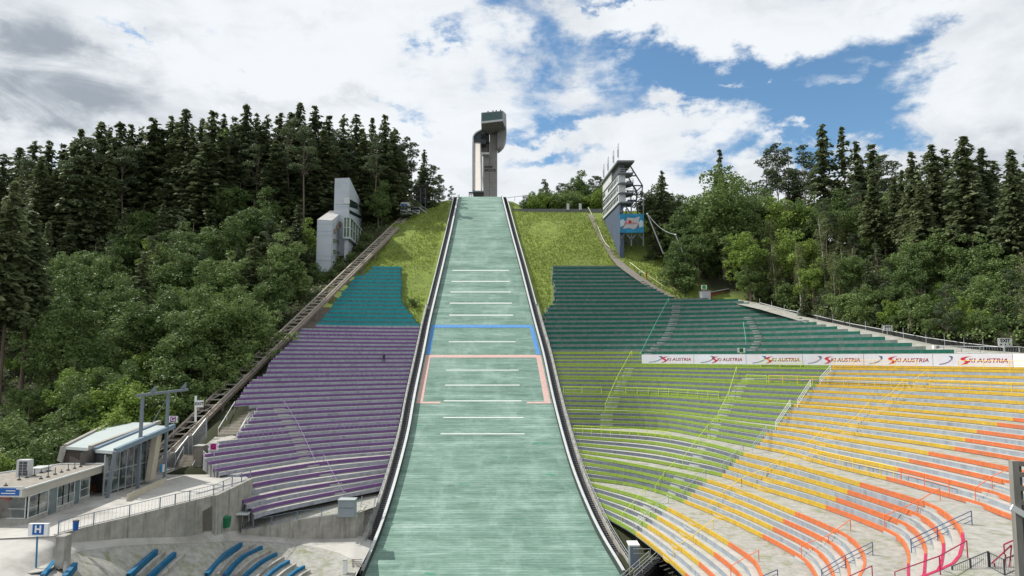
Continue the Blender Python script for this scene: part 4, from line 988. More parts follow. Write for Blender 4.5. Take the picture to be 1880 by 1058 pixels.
for i, (u, v0, v1, Y) in enumerate([(1136, 262, 297, 174), (1127.5, 275, 306, 180), (1117.5, 287, 321, 186), (1109.5, 300, 333, 192)]):
    a = P3(u, v1, Y); b = P3(u, v0, Y); o = thing('flag', '%s of the four white flags on the roof edge of the judges tower' % ('tallest nearest', 'second nearest', 'third', 'farthest and lowest')[i], 'flag', a, 'flags on the judges tower')
    mb = MB(); mb.tube(a - Vector((0, 0, .3)), b, .05, 6); mb.build('pole', m_white, o)
    mb = MB(); pts = []
    for k in range(7):
        f = k / 6; pts.append((b.lerp(a, .04 + f * .72) + Vector((-.05, 0, 0)), b.lerp(a, .06 + f * .74) + Vector((-(.75 - .3 * f) * math.sin(min(1, f * 2 + .15) * 1.5) * .8, .25 * math.sin(f * 7), 0))))
    for (p, q), (r, s) in zip(pts[:-1], pts[1:]): mb.quad(p, q, s, r)
    mb.build('cloth', mat('flag_white', (.62, .62, .64), .8, .08), o)
# ------------------------------------------------------------------ media building on the left
mbd = thing('media_building', 'grey metal-clad angular building with a pointed top and a glass bay, left of the track', 'building', P3(610, 515, 170))
def colm(mb, F_, back_, zbot):   # front top two points, back top two points, straight down to zbot
    a, b = F_; c, d = back_
    lo = lambda p: Vector((p.x, p.y, zbot)); mb.hexa([lo(a), lo(b), lo(d), lo(c)], [a, b, d, c])
zb_ = 2.0
Y1 = 168; A1 = P3(582.5, 404.6, Y1); B1 = P3(609.5, 406, Y1); D1 = PXp(631, 388, B1.x, Y1); C1 = Vector((A1.x - AX * (D1.y - Y1), D1.y, D1.z))
mb = MB(); colm(mb, (A1, B1), (C1, D1), zb_); mb.build('lower_wing', m_cladding, mbd)
mb = MB(); up = Vector((0, 0, .06)); mb.hexa([A1 + up, B1 + up, D1 + up, C1 + up], [A1 + up * 3, B1 + up * 3, D1 + up * 3, C1 + up * 3]); mb.build('roof', mat('bright_roof', (.62, .61, .60), .35, .15, .8, metal=.3), mbd)
Y2 = 177; A2 = P3(614.7, 327.5, Y2); B2 = P3(641.7, 326.6, Y2); D2 = PXp(664.6, 375.5, B2.x, Y2); C2 = Vector((A2.x - AX * (D2.y - Y2), D2.y, D2.z))
mb = MB(); colm(mb, (A2, B2), (C2, D2), zb_ + 3); mb.build('upper_wing', m_cladding, mbd)
mb = MB()
for (u0, v0, v1), (u1, w0, w1) in [((611, 437, 446), (625.5, 442, 451)), ((611, 457, 466.5), (625.5, 463, 472)), ((610.5, 478, 484), (625, 483, 489))]:
    a, b = PXp(u0, v0, B1.x + .05, Y1), PXp(u0, v1, B1.x + .05, Y1); c, d = PXp(u1, w1, B1.x + .05, Y1), PXp(u1, w0, B1.x + .05, Y1)
    m1 = MB(); m1.quad(a, b, c, d); w_ = m1.build('window', m_rglass, mbd)
    m2 = MB()
    for f in (0, .25, .5, .75, 1): m2.beam(a.lerp(d, f), b.lerp(c, f), .14, up=(1, 0, 0))
    m2.beam(a, d, .14); m2.beam(b, c, .14); m2.build('window_frame', m_jw, w_)
m1 = MB(); 
for u, v in ((613, 420), (617.5, 413), (622, 407), (626.5, 401)):
    p = PXp(u, v, B1.x + .05, Y1); m1.box(p.x, p.x + .5, p.y, p.y + .9, p.z - 1.1, p.z, 0)
m1.build('vent_hood', mat('vent_brown', (.24, .18, .15), .8, .2), mbd)
# openings of the upper wing
x2 = B2.x + .06
for (u0, v0, v1), (u1, w0, w1), m in [((641.9, 365.5, 380), (657, 374, 384.5), m_glass), ((641.9, 385.5, 392), (663, 397, 402), m_glass), ((642.5, 438, 441), (664, 449, 452), m_glass)]:
    m1 = MB(); m1.quad(PXp(u0, v0, x2, Y2), PXp(u0, v1, x2, Y2), PXp(u1, w1, x2, Y2), PXp(u1, w0, x2, Y2)); m1.build('window', m, mbd)
mb = MB(); a = P3(631, 363, Y2 - .3); b = P3(641.6, 374, Y2 - .3); mb.box(a.x, b.x, Y2 - .35, Y2 - .05, b.z, a.z); mb.box(P3(614.6, 374, Y2).x, b.x, Y2 - .2, Y2 - .02, P3(0, 374.5, Y2).z, P3(0, 373.2, Y2).z); mb.build('cornice', m_jw, mbd)
Y3 = 174; a = P3(631.3, 400, Y3); b = P3(642.8, 399, Y3); zt3 = b.z; zb3 = P3(642.8, 437, Y3).z; D3 = PXp(669.8, 412, b.x, Y3)
bay = MB(); LNb = D3.y - Y3; bx0 = a.x; bx1 = b.x
def bp_(x, d, z): return Vector((x - AX * d, Y3 + d, z))
bay.hexa([bp_(bx0, 0, zb3), bp_(bx1, 0, zb3), bp_(bx1, LNb, zb3), bp_(bx0, LNb, zb3)], [bp_(bx0, 0, zt3), bp_(bx1, 0, zt3), bp_(bx1, LNb, zt3), bp_(bx0, LNb, zt3)])
gb = bay.build('glass_bay', m_rglass, mbd)
m1 = MB()
for f in np.linspace(0, 1, 7):
    m1.beam(bp_(bx1 + .05, LNb * f, zb3), bp_(bx1 + .05, LNb * f, zt3), .28)
for f in (0, .5, 1): m1.beam(bp_(bx0 + (bx1 - bx0) * f, -.05, zb3), bp_(bx0 + (bx1 - bx0) * f, -.05, zt3), .25)
for z, w in ((zb3, .5), (zt3, .4), ((zb3 + zt3) / 2, .18)): m1.beam(bp_(bx1 + .05, -.1, z), bp_(bx1 + .05, LNb, z), w); m1.beam(bp_(bx0, -.05, z), bp_(bx1 + .1, -.05, z), w, up=(0, 0, 1))
m1.build('bay_frame', mat('bay_frame_grey', (.42, .48, .50), .5, .05), gb)
mb = MB(); mb.hexa([bp_(bx0 + .2, .5, zb_), bp_(bx1 - .5, .5, zb_), bp_(bx1 - .5, LNb - 1, zb_), bp_(bx0 + .2, LNb - 1, zb_)], [bp_(bx0 + .2, .5, zb3 - .05), bp_(bx1 - .5, .5, zb3 - .05), bp_(bx1 - .5, LNb - 1, zb3 - .05), bp_(bx0 + .2, LNb - 1, zb3 - .05)]); mb.build('plinth', m_cladding, mbd)

# ------------------------------------------------------------------ funicular
fun = thing('funicular_track', 'brown steel funicular track rising on trestles along the left side of the terraces', 'railway', rail_line(.3))
def rl(t, side=0, up=0):
    x, y, z = rail_line(t); return Vector((x + side, y, z + up))
for s in (-1.35, 1.35):
    mb = MB(); mb.beam(rl(-.06, s), rl(.985, s), .28, .75); mb.build('girder', m_rust, fun)
    mb = MB(); mb.beam(rl(-.06, s * .8, .5), rl(.985, s * .8, .5), .16, .2); mb.build('rail', m_rustl, fun)
mb = MB()
for i in range(75):
    t = i / 75.0 * .985; mb.beam(rl(t, -1.3, .28), rl(t, 1.3, .28), .2); 
    if i % 3 == 0: mb.beam(rl(t, -1.2, .2), rl(t + .035, 1.2, .2), .12)
mb.build('cross_bracing', m_rustl, fun)
mb = MB(); mb.beam(rl(-.03, 1.62, .35), rl(.98, 1.62, .35), .08, .08); mb.build('cable', m_rustl, fun)
for i in range(13):
    t = .04 + i * .074; a = rl(t, 0, -.3); zg = gz(a.x, a.y) - 1.2
    mb = MB()
    for s in (-1.3, 1.3): mb.beam(rl(t, s, -.3), Vector((a.x + s * 1.1, a.y + .3, zg)), .34)
    mb.beam(rl(t, -1.3, -.5), rl(t, 1.3, -.5), .3); mb.build('trestle', m_rust, fun)
fs = thing('funicular_stairs', 'weathered timber stairs running under and beside the funicular track', 'stairs', rl(.1, 3, -2))
mb = MB()
for i in range(260):
    t = -.02 + i * .0019; x, y, z = rail_line(t); mb.box(x - 1.0, x + 3.4, y, y + .17, z - 2.55, z - 2.45)
mb.build('tread', mat('stair_timber', (.25, .22, .185), .9, .25, 2), fs)
mb = MB(); 
for sd_ in (-1.1, 3.5): mb.beam(rl(-.02, sd_, -2.8), rl(.475, sd_, -2.8), .15, .4)
mb.build('stringer', m_rust, fs)
cabt = .965; car = thing('funicular_car', 'small white funicular car with a blue window standing at the top of the track', 'railway car', rl(cabt, 0, .9))
c = rl(cabt, 0, .9); w0, w1 = -1.55, 1.55
def cp(x, y, z): return c + Vector((x, y, z))
mb = MB(); mb.hexa([cp(w0, -2, -.6), cp(w1, -2, -.6), cp(w1, 2.5, .4), cp(w0, 2.5, .4)], [cp(w0 * .9, -2.2, 3.1), cp(w1 * .9, -2.2, 3.1), cp(w1 * .9, 2.5, 3.6), cp(w0 * .9, 2.5, 3.6)]); mb.build('body', m_white, car)
mb = MB(); mb.quad(cp(-1.25, -2.15, .9), cp(.55, -2.15, .9), cp(.55, -2.28, 2.7), cp(-1.25, -2.28, 2.7)); mb.build('window', mat('car_window', (.06, .12, .30), .15, .3), car)
mb = MB(); mb.quad(cp(1.6, -1.6, .6), cp(1.6, 1.8, .9), cp(1.5, 1.8, 2.9), cp(1.5, -1.7, 2.5)); mb.build('window', m_glass, car)
mb = MB(); mb.box(c.x - 1.5, c.x + 1.5, c.y - 1.6, c.y + 1.9, c.z - 1.5, c.z - .65); mb.build('undercarriage', m_dark, car)
us_t = thing('upper_platform', 'steel landing with stairs, frame and dark net beside the top of the funicular', 'platform', P3(770, 395, 205))
mb = MB()
for u in (766, 772, 781): mb.beam(P3(u, 395, 206), P3(u, 345 if u > 770 else 368, 206), .25)
for u in (757, 764): mb.beam(P3(u, 400, 204), P3(u, 382, 204), .3)
mb.build('frame', m_dark, us_t)
mb = MB(); mb.beam(P3(757, 381, 204), P3(769, 380, 204), .4); mb.beam(P3(768, 380, 204), P3(786, 393, 204), .9, .3); mb.beam(P3(768, 374, 204), P3(786, 386, 204), .08); mb.build('stairs', m_metal, us_t)
mb = MB(); mb.prism([P3(757.5, 386, 203.5), P3(771, 385.5, 203.5), P3(771, 398, 203.5), P3(758, 399, 203.5)], (0, .1, 0)); mb.build('panel', mat('pale_panel', (.45, .50, .52), .6, .1), us_t)
mb = MB(); n_ = 8
for i in range(n_ + 1):
    f = i / n_; u = 756 + 27 * f; top = 334 + 6 * math.sin(f * 3.1) * .5; mb.tube(P3(u, top, 209), P3(u + 1, 372, 209), .04, 4)
for v in np.linspace(337, 372, 11): mb.tube(P3(757, v, 209), P3(783, v + 2, 209), .04, 4)
mb.build('net', m_dark, us_t)
pole = thing('light_mast', 'thin dark mast behind the top of the funicular', 'mast', P3(753.5, 370, 212)); mb = MB(); mb.tube(P3(753.5, 375, 212), P3(752.8, 300, 212), .12, 6); mb.build('pole', m_dark, pole); 
mb = MB(); mb.tube(P3(752.8, 305, 212), P3(752.7, 296, 212), .2, 6); mb.build('lamp', m_dark, pole)
# ------------------------------------------------------------------ trees
TR = np.random.default_rng(11)
def unit(v): return v / np.maximum(1e-6, np.linalg.norm(v, axis=-1, keepdims=True))
def t_spruce(h=24., r=3.6, bare=.08, dens=1.0, gap=.0, droop=.35):
    P = []; A = []; B = []; NB = int(h * 17); ph = TR.uniform(0, 6.28, 4)
    for b in range(NB):
        f = 1 - (1 - TR.random()) ** .62 if b % 3 else TR.random(); f = min(.985, f); z = h * (bare + f * (1 - bare))
        if TR.random() < gap: continue
        az = TR.uniform(0, 6.283); lump = 1 + .22 * math.sin(2 * az + ph[0] + z * .35) + .16 * math.sin(3 * az + ph[1] - z * .6)
        L_ = (r * (1 - f) ** .80 * lump + .22) * TR.uniform(.55, 1.15); n = max(2, int(L_ / .30 * dens))
        s = np.linspace(.12, 1, n); x = s * L_; zz = z - droop * x + .16 * x * s + TR.normal(0, .05, n)
        for rep in range(3):
            jx_ = TR.normal(0, .22 * (1.15 - s * .6), n); cx = x * math.cos(az) - jx_ * math.sin(az); cy = x * math.sin(az) + jx_ * math.cos(az)
            P.append(np.stack([cx, cy, zz + TR.normal(-.08, .12, n)], 1))
            a2 = az + TR.normal(0, .6, n); ln = TR.uniform(.26, .50, n)
            A.append(np.stack([np.cos(a2) * ln, np.sin(a2) * ln, -TR.uniform(.05, .6, n) * ln], 1)); w = TR.uniform(.10, .22, n)
            B.append(np.stack([-np.sin(a2) * w, np.cos(a2) * w, TR.normal(0, .8, n) * w], 1))
    return np.concatenate(P), np.concatenate(A), np.concatenate(B)
def clumps(centres, radii, per, size=.2, flat=.8, updir=.25):
    P = []; A = []; B = []
    for c, r in zip(centres, radii):
        n = int(per * (r * r)); d = unit(TR.normal(0, 1, (n, 3)) + np.array([0, 0, updir])); q = TR.uniform(.45, 1.05, n) ** .5
        # little twig groups make the outline ragged
        tw = unit(TR.normal(0, 1, (max(6, n // 26), 3))); k = TR.integers(0, len(tw), n); tip = TR.random(n) < .45
        d = np.where(tip[:, None], unit(tw[k] + TR.normal(0, .16, (n, 3))), d); q = np.where(tip, TR.uniform(.75, 1.28, n), q)
        p = c + d * (r * q)[:, None] * np.array([1, 1, flat]); P.append(p)
        a = unit(TR.normal(0, 1, (n, 3)) + d * .3); a[:, 2] *= .6; b = unit(np.cross(a, d + TR.normal(0, .5, (n, 3)))); s = TR.uniform(.6, 1.25, n) * size
        A.append(a * s[:, None]); B.append(b * (s * .62)[:, None])
    return np.concatenate(P), np.concatenate(A), np.concatenate(B)
def t_decid(h=15., rx=5., cb=.22, ncl=44, per=150, size=.2, flat=.8):
    cz = h * (cb + 1) / 2; rz_ = h * (1 - cb) / 2; C_ = []; R_ = []
    for i in range(ncl):
        d = unit(TR.normal(0, 1, 3)); q = TR.uniform(.35, .95) if i > ncl // 4 else TR.uniform(.1, .5)
        sh = 1 - .25 * max(0, d[2])
        C_.append(np.array([d[0] * rx * q * sh, d[1] * rx * q * sh, cz + d[2] * rz_ * q])); R_.append(TR.uniform(.16, .34) * rx * (1.1 - .3 * q))
    return clumps(C_, R_, per, size, flat), C_
def t_pine(h=22., r=3., cb=.55, ncl=20, per=260, size=.16):
    C_ = []; R_ = []
    for i in range(ncl):
        f = (i + TR.uniform(0, 1)) / ncl; z = h * (cb + (1 - cb) * f * .97); rr = r * (.45 + math.sin(min(1, f * 1.25 + .1) * math.pi) * .75) * TR.uniform(.3, 1.0); a = TR.uniform(0, 6.28)
        C_.append(np.array([rr * math.cos(a), rr * math.sin(a), z])); R_.append(TR.uniform(.75, 1.35) * r / 3 * (1.15 - .4 * f))
    return clumps(C_, R_, per, size, .5, .3), C_
def t_birch(h=15., r=2.4):
    C_ = []; R_ = []
    for i in range(34):
        f = TR.uniform(.12, 1); a = TR.uniform(0, 6.28); rr = r * TR.uniform(.2, 1) * (1.1 - f * .7); C_.append(np.array([rr * math.cos(a), rr * math.sin(a), h * (.15 + .83 * f)])); R_.append(TR.uniform(.55, 1.0) * (1.2 - .5 * f))
    P, A, B = clumps(C_, R_, 190, .15, 1.5, -.1); return (P, A, B), C_
def trunk_mesh(name, h, r, m, limbs=(), lean=.3):
    mb = MB(); pts = []; n = 8
    for i in range(n + 1):
        f = i / n; pts.append(Vector((math.sin(f * 3 + h) * lean * f, math.cos(f * 2.3 + h) * lean * f, h * f)))
    for i in range(n): mb.tube(pts[i], pts[i + 1], r * (1 - .88 * i / n), 8, 0, r * (1 - .88 * (i + 1) / n))
    for c in limbs:
        z = max(.15 * h, c[2] - .45 * math.hypot(c[0], c[1]) - .6); k = min(n - 1, int(z / h * n)); mb.tube(pts[k], Vector(tuple(c)), r * .32, 5, 0, r * .08)
    me = bpy.data.meshes.new(name); me.from_pydata(mb.v, [], mb.f); me.materials.append(m); return me
KIND = {}
def reg(kind, h, leaf, leafm, trunkm, tr_, tm, limbs=(), lean=.3):
    KIND.setdefault(kind, []).append((h, leaf_mesh('crown', *leaf, leafm), trunk_mesh('trunk', h * .96, tr_, tm, limbs, lean)))
for k in range(6): reg('spruce', 24., t_spruce(24., TR.uniform(3.6, 5.0), .05, 1.0, .06, TR.uniform(.25, .5)), m_spruce, None, .26, m_trunk, lean=.08)
for k in range(3): reg('tall_spruce', 27., t_spruce(27., TR.uniform(2.8, 3.4), .40, 1.0, .12, TR.uniform(.3, .5)), m_spruce, None, .24, m_trunk, lean=.1)
for k in range(2): reg('sparse_spruce', 26., t_spruce(26., 3.1, .22, .8, .34, .30), m_spruce, None, .22, m_trunk, lean=.1)
for k in range(3): l, c = t_pine(); reg('pine', 22., l, m_pine, None, .2, m_trunk, c, .5)
for k in range(2): l, c = t_pine(15., 3.2, .12, 30, 240, .17); reg('low_pine', 15., l, m_pine, None, .2, m_trunk, c, .3)
for k in range(4): l, c = t_decid(15., TR.uniform(4.6, 5.8), .12, 52, 150, .20); reg('broadleaf', 15., l, m_leafd, None, .28, m_trunk, c[::3])
for k in range(3): l, c = t_decid(13., TR.uniform(4.2, 5.2), .10, 46, 165, .19); reg('bright_broadleaf', 13., l, m_leafl, None, .24, m_trunk, c[::3])
for k in range(2): l, c = t_birch(); reg('birch', 15., l, m_birch, None, .13, m_btrunk, c[::4], .5)
for k in range(3): l, c = t_decid(5., 2.9, -.1, 26, 420, .13, .9); reg('bush', 5., l, m_leafd, None, .1, m_trunk, c[::4])
for k in range(2): l, c = t_decid(5., 2.9, -.1, 26, 420, .13, .9); reg('bright_bush', 5., l, m_leafl, None, .1, m_trunk, c[::4])
NAMES = {'spruce': ('spruce_tree', 'dark spruce', 'tree'), 'tall_spruce': ('spruce_tree', 'tall spruce with a bare lower trunk', 'tree'), 'sparse_spruce': ('spruce_tree', 'thin ragged spruce', 'tree'), 'pine': ('pine_tree', 'long-stemmed pine', 'tree'), 'low_pine': ('pine_tree', 'low bushy pine', 'tree'),
         'broadleaf': ('broadleaf_tree', 'green leafy tree', 'tree'), 'bright_broadleaf': ('broadleaf_tree', 'bright green leafy tree', 'tree'), 'birch': ('birch_tree', 'pale green birch', 'tree'), 'bush': ('bush', 'green bush', 'bush'), 'bright_bush': ('bush', 'bright green bush', 'bush')}
PLACED = []
NOM = {'spruce': 20, 'broadleaf': 18, 'bright_broadleaf': 15, 'pine': 19}
def plant(kind, x, y, z, h, wide=1.0):
    if 'spruce' in kind: wide *= TR.uniform(.85, 1.4)
    vs_ = KIND[kind]; th, cm_, tm_ = vs_[int(TR.integers(0, len(vs_)))]
    o = bpy.data.objects.new(NAMES[kind][0], None); COL.objects.link(o); o.location = (x, y, z - .3); s = h / th; o.scale = (s * wide, s * wide, s); o.rotation_euler = (0, 0, TR.uniform(0, 6.28)); o.empty_display_size = .5
    for nm, me in (('crown', cm_), ('trunk', tm_)):
        c = bpy.data.objects.new(nm, me); COL.objects.link(c); c.parent = o
    u, v = proj(x, y, z + h); PLACED.append((o, kind, u, v, x, y)); return o
def tree(kind, u, v, Y, wide=1.0, hmin=3.0, base=None):
    if base is None and u < 720 and 235 < v < 660 and kind in NOM:
        hn = NOM[kind] * TR.uniform(.9, 1.1); Ys = np.arange(112, 216, 2.0); q_ = np.array([PY(u, v, y) for y in Ys]); e = q_[:, 2] - ground_z(q_[:, 0], Ys) - hn
        xl = -50 + 19 * (Ys - 99) / 106. - 5; e[q_[:, 0] > xl] = 99
        Y = float(Ys[np.argmin(np.abs(e))])
    q = PY(u, v, Y); z = gz(q[0], Y) if base is None else base; h = max(hmin, q[2] - z); return plant(kind, q[0], Y, z, h, wide)
# skyline and other clearly seen trees on the left
SKL = [(410, 330, 150, 'broadleaf'), (470, 360, 150, 'broadleaf'), (230, 410, 130, 'broadleaf'), (180, 440, 125, 'broadleaf'), (290, 430, 125, 'bright_broadleaf'), (350, 440, 125, 'broadleaf'), (450, 450, 125, 'broadleaf'), (380, 520, 118, 'broadleaf'), (130, 460, 120, 'broadleaf'), (220, 500, 118, 'broadleaf'), (300, 520, 118, 'broadleaf'), (180, 560, 112, 'broadleaf'), (520, 420, 135, 'broadleaf'), (545, 345, 150, 'bright_broadleaf'),
  (8, 278, 175, 'sparse_spruce'), (38, 268, 182, 'spruce'), (66, 256, 186, 'spruce'), (92, 256, 180, 'spruce'), (118, 262, 190, 'spruce'), (150, 234, 176, 'sparse_spruce'), (138, 250, 192, 'spruce'), (186, 222, 184, 'spruce'), (202, 226, 190, 'spruce'), (222, 222, 186, 'spruce'),
                   (243, 226, 194, 'spruce'), (283, 214, 190, 'spruce'), (262, 230, 196, 'spruce'), (316, 210, 192, 'spruce'), (343, 197, 190, 'spruce'), (330, 222, 198, 'spruce'), (372, 216, 195, 'spruce'), (392, 202, 192, 'spruce'), (412, 206, 198, 'spruce'), (432, 212, 194, 'spruce'), (453, 190, 192, 'spruce'), (472, 205, 200, 'spruce'),
                   (492, 208, 196, 'spruce'), (515, 204, 202, 'spruce'), (551, 187, 194, 'spruce'), (535, 205, 204, 'spruce'), (580, 192, 198, 'spruce'), (604, 210, 206, 'spruce'), (632, 207, 200, 'spruce'), (655, 206, 204, 'sparse_spruce'), (684, 214, 206, 'sparse_spruce'), (707, 209, 200, 'spruce'), (724, 232, 208, 'spruce'),
                   (745, 249, 206, 'pine'), (757, 256, 210, 'pine'), (779, 272, 214, 'spruce'), (795, 298, 216, 'low_pine'), (808, 318, 220, 'low_pine'), (829, 339, 226, 'low_pine'), (732, 300, 216, 'bright_broadleaf'), (772, 318, 217, 'broadleaf'), (702, 325, 206, 'broadleaf'), (696, 345, 202, 'broadleaf'),
                   (145, 291, 150, 'bright_broadleaf'), (262, 328, 140, 'bright_broadleaf'), (400, 240, 178, 'bright_broadleaf'), (366, 300, 150, 'broadleaf'), (495, 340, 150, 'broadleaf'), (516, 255, 176, 'bright_broadleaf'), (480, 268, 168, 'pine'), (590, 262, 176, 'pine'), (560, 318, 158, 'bright_broadleaf'),
                   (545, 290, 165, 'broadleaf'), (640, 290, 190, 'pine'), (668, 280, 192, 'broadleaf'), (600, 290, 204, 'pine'), (440, 330, 155, 'broadleaf'), (300, 372, 136, 'spruce'), (268, 368, 132, 'broadleaf'), (210, 330, 150, 'spruce'), (170, 345, 140, 'spruce'), (105, 340, 146, 'spruce'), (45, 360, 128, 'spruce'),
                   (355, 400, 128, 'broadleaf'), (420, 395, 130, 'broadleaf'), (310, 460, 122, 'broadleaf'), (195, 470, 120, 'broadleaf'), (150, 500, 116, 'broadleaf'), (395, 470, 118, 'broadleaf'), (110, 555, 112, 'broadleaf'), (255, 540, 115, 'broadleaf'), (440, 520, 117, 'broadleaf'), (340, 560, 113, 'broadleaf'), (500, 480, 128, 'broadleaf'), (470, 430, 136, 'spruce'), (520, 400, 146, 'spruce'),
                   (28, 330, 120, 'tall_spruce'), (62, 385, 124, 'tall_spruce'), (-20, 340, 118, 'tall_spruce'), (230, 380, 130, 'spruce'), (130, 400, 126, 'spruce'), (548, 372, 150, 'spruce')]
for u, v, Y, k in SKL: tree(k, u, v, Y)
for u, v, Y, k in SKL:
    if v < 262 and 'spruce' in k:
        for s in (-1, 1): tree(('spruce', 'spruce', 'pine')[int(TR.integers(0, 3))], u + s * TR.uniform(9, 17), v + TR.uniform(22, 52), Y + TR.uniform(-9, 3), 1.1, base=gz(PY(u, v, Y)[0], Y))
for u, v, Y, k in [(590, 495, 163, 'bush'), (606, 490, 164, 'bush'), (625, 485, 168, 'bush'), (645, 470, 174, 'bush'), (575, 480, 165, 'bush'), (660, 455, 180, 'bush'), (672, 440, 186, 'bush'), (222, 690, 106, 'bright_bush'), (258, 700, 104, 'bright_bush'), (190, 712, 104, 'bright_bush'), (150, 708, 103, 'bush'), (205, 745, 100, 'bright_bush'), (120, 745, 98, 'bush'), (95, 785, 92, 'bush'), (60, 790, 88, 'bush'), (30, 758, 92, 'bush'), (5, 800, 86, 'bush'), (-5, 745, 96, 'bush'),
                   (60, 740, 97, 'bush'), (285, 705, 106, 'bush'), (330, 700, 109, 'bush'), (370, 672, 113, 'bush'), (400, 640, 117, 'bush'), (430, 615, 120, 'bush'), (460, 590, 124, 'bush'), (490, 560, 128, 'bush'), (300, 660, 112, 'bush'), (2, 830, 84, 'bright_bush'), (150, 770, 95, 'bush'), (15, 870, 82, 'bright_bush')]: tree(k, u, v, Y)
# right side
for u, v, Y, k in [(757, 545, 154, 'bush'), (990, 350, 212, 'bright_bush'), (1030, 346, 211, 'bush'), (1050, 352, 210, 'bush'), (1095, 348, 210, 'bright_bush'), (1080, 340, 218, 'broadleaf'), (1045, 335, 220, 'broadleaf'), (1012, 338, 220, 'bush'), (984, 345, 216, 'bush'), (1003, 340, 214, 'bush'), (1022, 350, 213, 'bright_bush'), (1040, 340, 216, 'bush'), (1058, 350, 214, 'bright_bush'), (1085, 345, 214, 'bush'), (1103, 350, 213, 'bush'), (1063, 311, 218, 'broadleaf'), (1000, 328, 222, 'low_pine'), (1030, 332, 222, 'low_pine'), (1092, 318, 222, 'low_pine'), (1106, 324, 218, 'low_pine'), (1095, 335, 216, 'bright_broadleaf'), (971, 356, 215, 'bush'), (1014, 352, 214, 'bush'), (1072, 348, 214, 'bush'),
                   (1193, 334, 180, 'broadleaf'), (1215, 311, 172, 'spruce'), (1232, 345, 178, 'broadleaf'), (1205, 350, 176, 'broadleaf'), (1246, 375, 168, 'broadleaf'), (1271, 355, 186, 'bright_broadleaf'), (1290, 352, 182, 'broadleaf'), (1320, 272, 168, 'sparse_spruce'), (1325, 300, 160, 'broadleaf'), (1355, 340, 172, 'broadleaf'), (1380, 330, 176, 'broadleaf'), (1300, 370, 165, 'bright_broadleaf'), (1345, 375, 160, 'broadleaf'),
                   (1408, 268, 190, 'pine'), (1425, 262, 186, 'pine'), (1442, 268, 184, 'pine'), (1473, 265, 180, 'pine'), (1490, 280, 190, 'pine'), (1508, 224, 166, 'sparse_spruce'), (1545, 230, 164, 'sparse_spruce'), (1570, 255, 168, 'sparse_spruce'), (1600, 262, 170, 'spruce'), (1615, 280, 160, 'pine'), (1640, 288, 158, 'pine'), (1672, 275, 130, 'tall_spruce'), (1710, 262, 134, 'tall_spruce'), (1698, 280, 140, 'pine'), (1766, 247, 120, 'tall_spruce'), (1735, 270, 138, 'spruce'), (1800, 270, 126, 'tall_spruce'), (1822, 290, 130, 'sparse_spruce'), (1855, 272, 112, 'tall_spruce'), (1890, 265, 116, 'tall_spruce'), (1845, 330, 118, 'tall_spruce'), (1580, 290, 172, 'spruce'), (1655, 310, 146, 'tall_spruce'), (1745, 330, 128, 'tall_spruce'), (1790, 340, 118, 'tall_spruce'), (1690, 330, 126, 'tall_spruce'), (1460, 310, 186, 'spruce'),
                   (1405, 345, 168, 'broadleaf'), (1440, 350, 160, 'bright_broadleaf'), (1475, 355, 158, 'broadleaf'), (1505, 365, 156, 'broadleaf'), (1540, 340, 162, 'broadleaf'), (1565, 370, 150, 'broadleaf'), (1600, 390, 146, 'broadleaf'), (1625, 350, 150, 'broadleaf'), (1370, 375, 158, 'broadleaf'), (1455, 410, 144, 'bright_broadleaf'), (1412, 395, 152, 'birch'), (1508, 390, 138, 'birch'), (1370, 410, 150, 'bright_broadleaf'), (1330, 430, 165, 'broadleaf'), (1300, 440, 166, 'broadleaf'), (1280, 410, 160, 'broadleaf'), (1255, 415, 162, 'broadleaf'), (1242, 440, 158, 'broadleaf'), (1300, 480, 162, 'bush'), (1255, 480, 156, 'bush'), (1232, 470, 160, 'bush'), (1345, 490, 162, 'bush'), (1275, 497, 162, 'bush'), (1375, 470, 148, 'broadleaf'), (1258, 490, 163, 'bush'), (1325, 500, 164, 'bush'),
                   (1380, 430, 149, 'birch'), (1372, 455, 150, 'birch'), (1420, 440, 145, 'birch'), (1465, 440, 139, 'birch'), (1490, 470, 136, 'bright_broadleaf'), (1530, 460, 130, 'birch'), (1560, 455, 130, 'broadleaf'), (1590, 470, 126, 'spruce'), (1640, 465, 126, 'bright_broadleaf'), (1625, 510, 120, 'low_pine'), (1660, 500, 120, 'birch'), (1670, 560, 110, 'birch'), (1700, 540, 112, 'birch'), (1735, 525, 112, 'bright_broadleaf'), (1775, 500, 112, 'low_pine'), (1810, 505, 108, 'low_pine'), (1850, 490, 104, 'low_pine'), (1885, 480, 100, 'low_pine'), (1835, 545, 100, 'low_pine'), (1870, 540, 96, 'low_pine'), (1760, 560, 104, 'bush'), (1440, 505, 142, 'bush'), (1400, 505, 148, 'bush'), (1475, 520, 130, 'spruce'), (1545, 520, 124, 'bush'), (1510, 525, 128, 'low_pine'), (1580, 545, 120, 'bush'), (1610, 555, 118, 'low_pine'), (1645, 570, 114, 'bush'), (1795, 570, 100, 'bush'), (1710, 585, 106, 'bush'), (1830, 585, 96, 'bush')]: tree(k, u, v, Y)
for u in (1600, 1640, 1690, 1725, 1750, 1785, 1812, 1838, 1870):
    tree('spruce' if u % 20 else 'tall_spruce', u, 318 + TR.uniform(-12, 22), 138 + TR.uniform(-8, 8), 1.1)
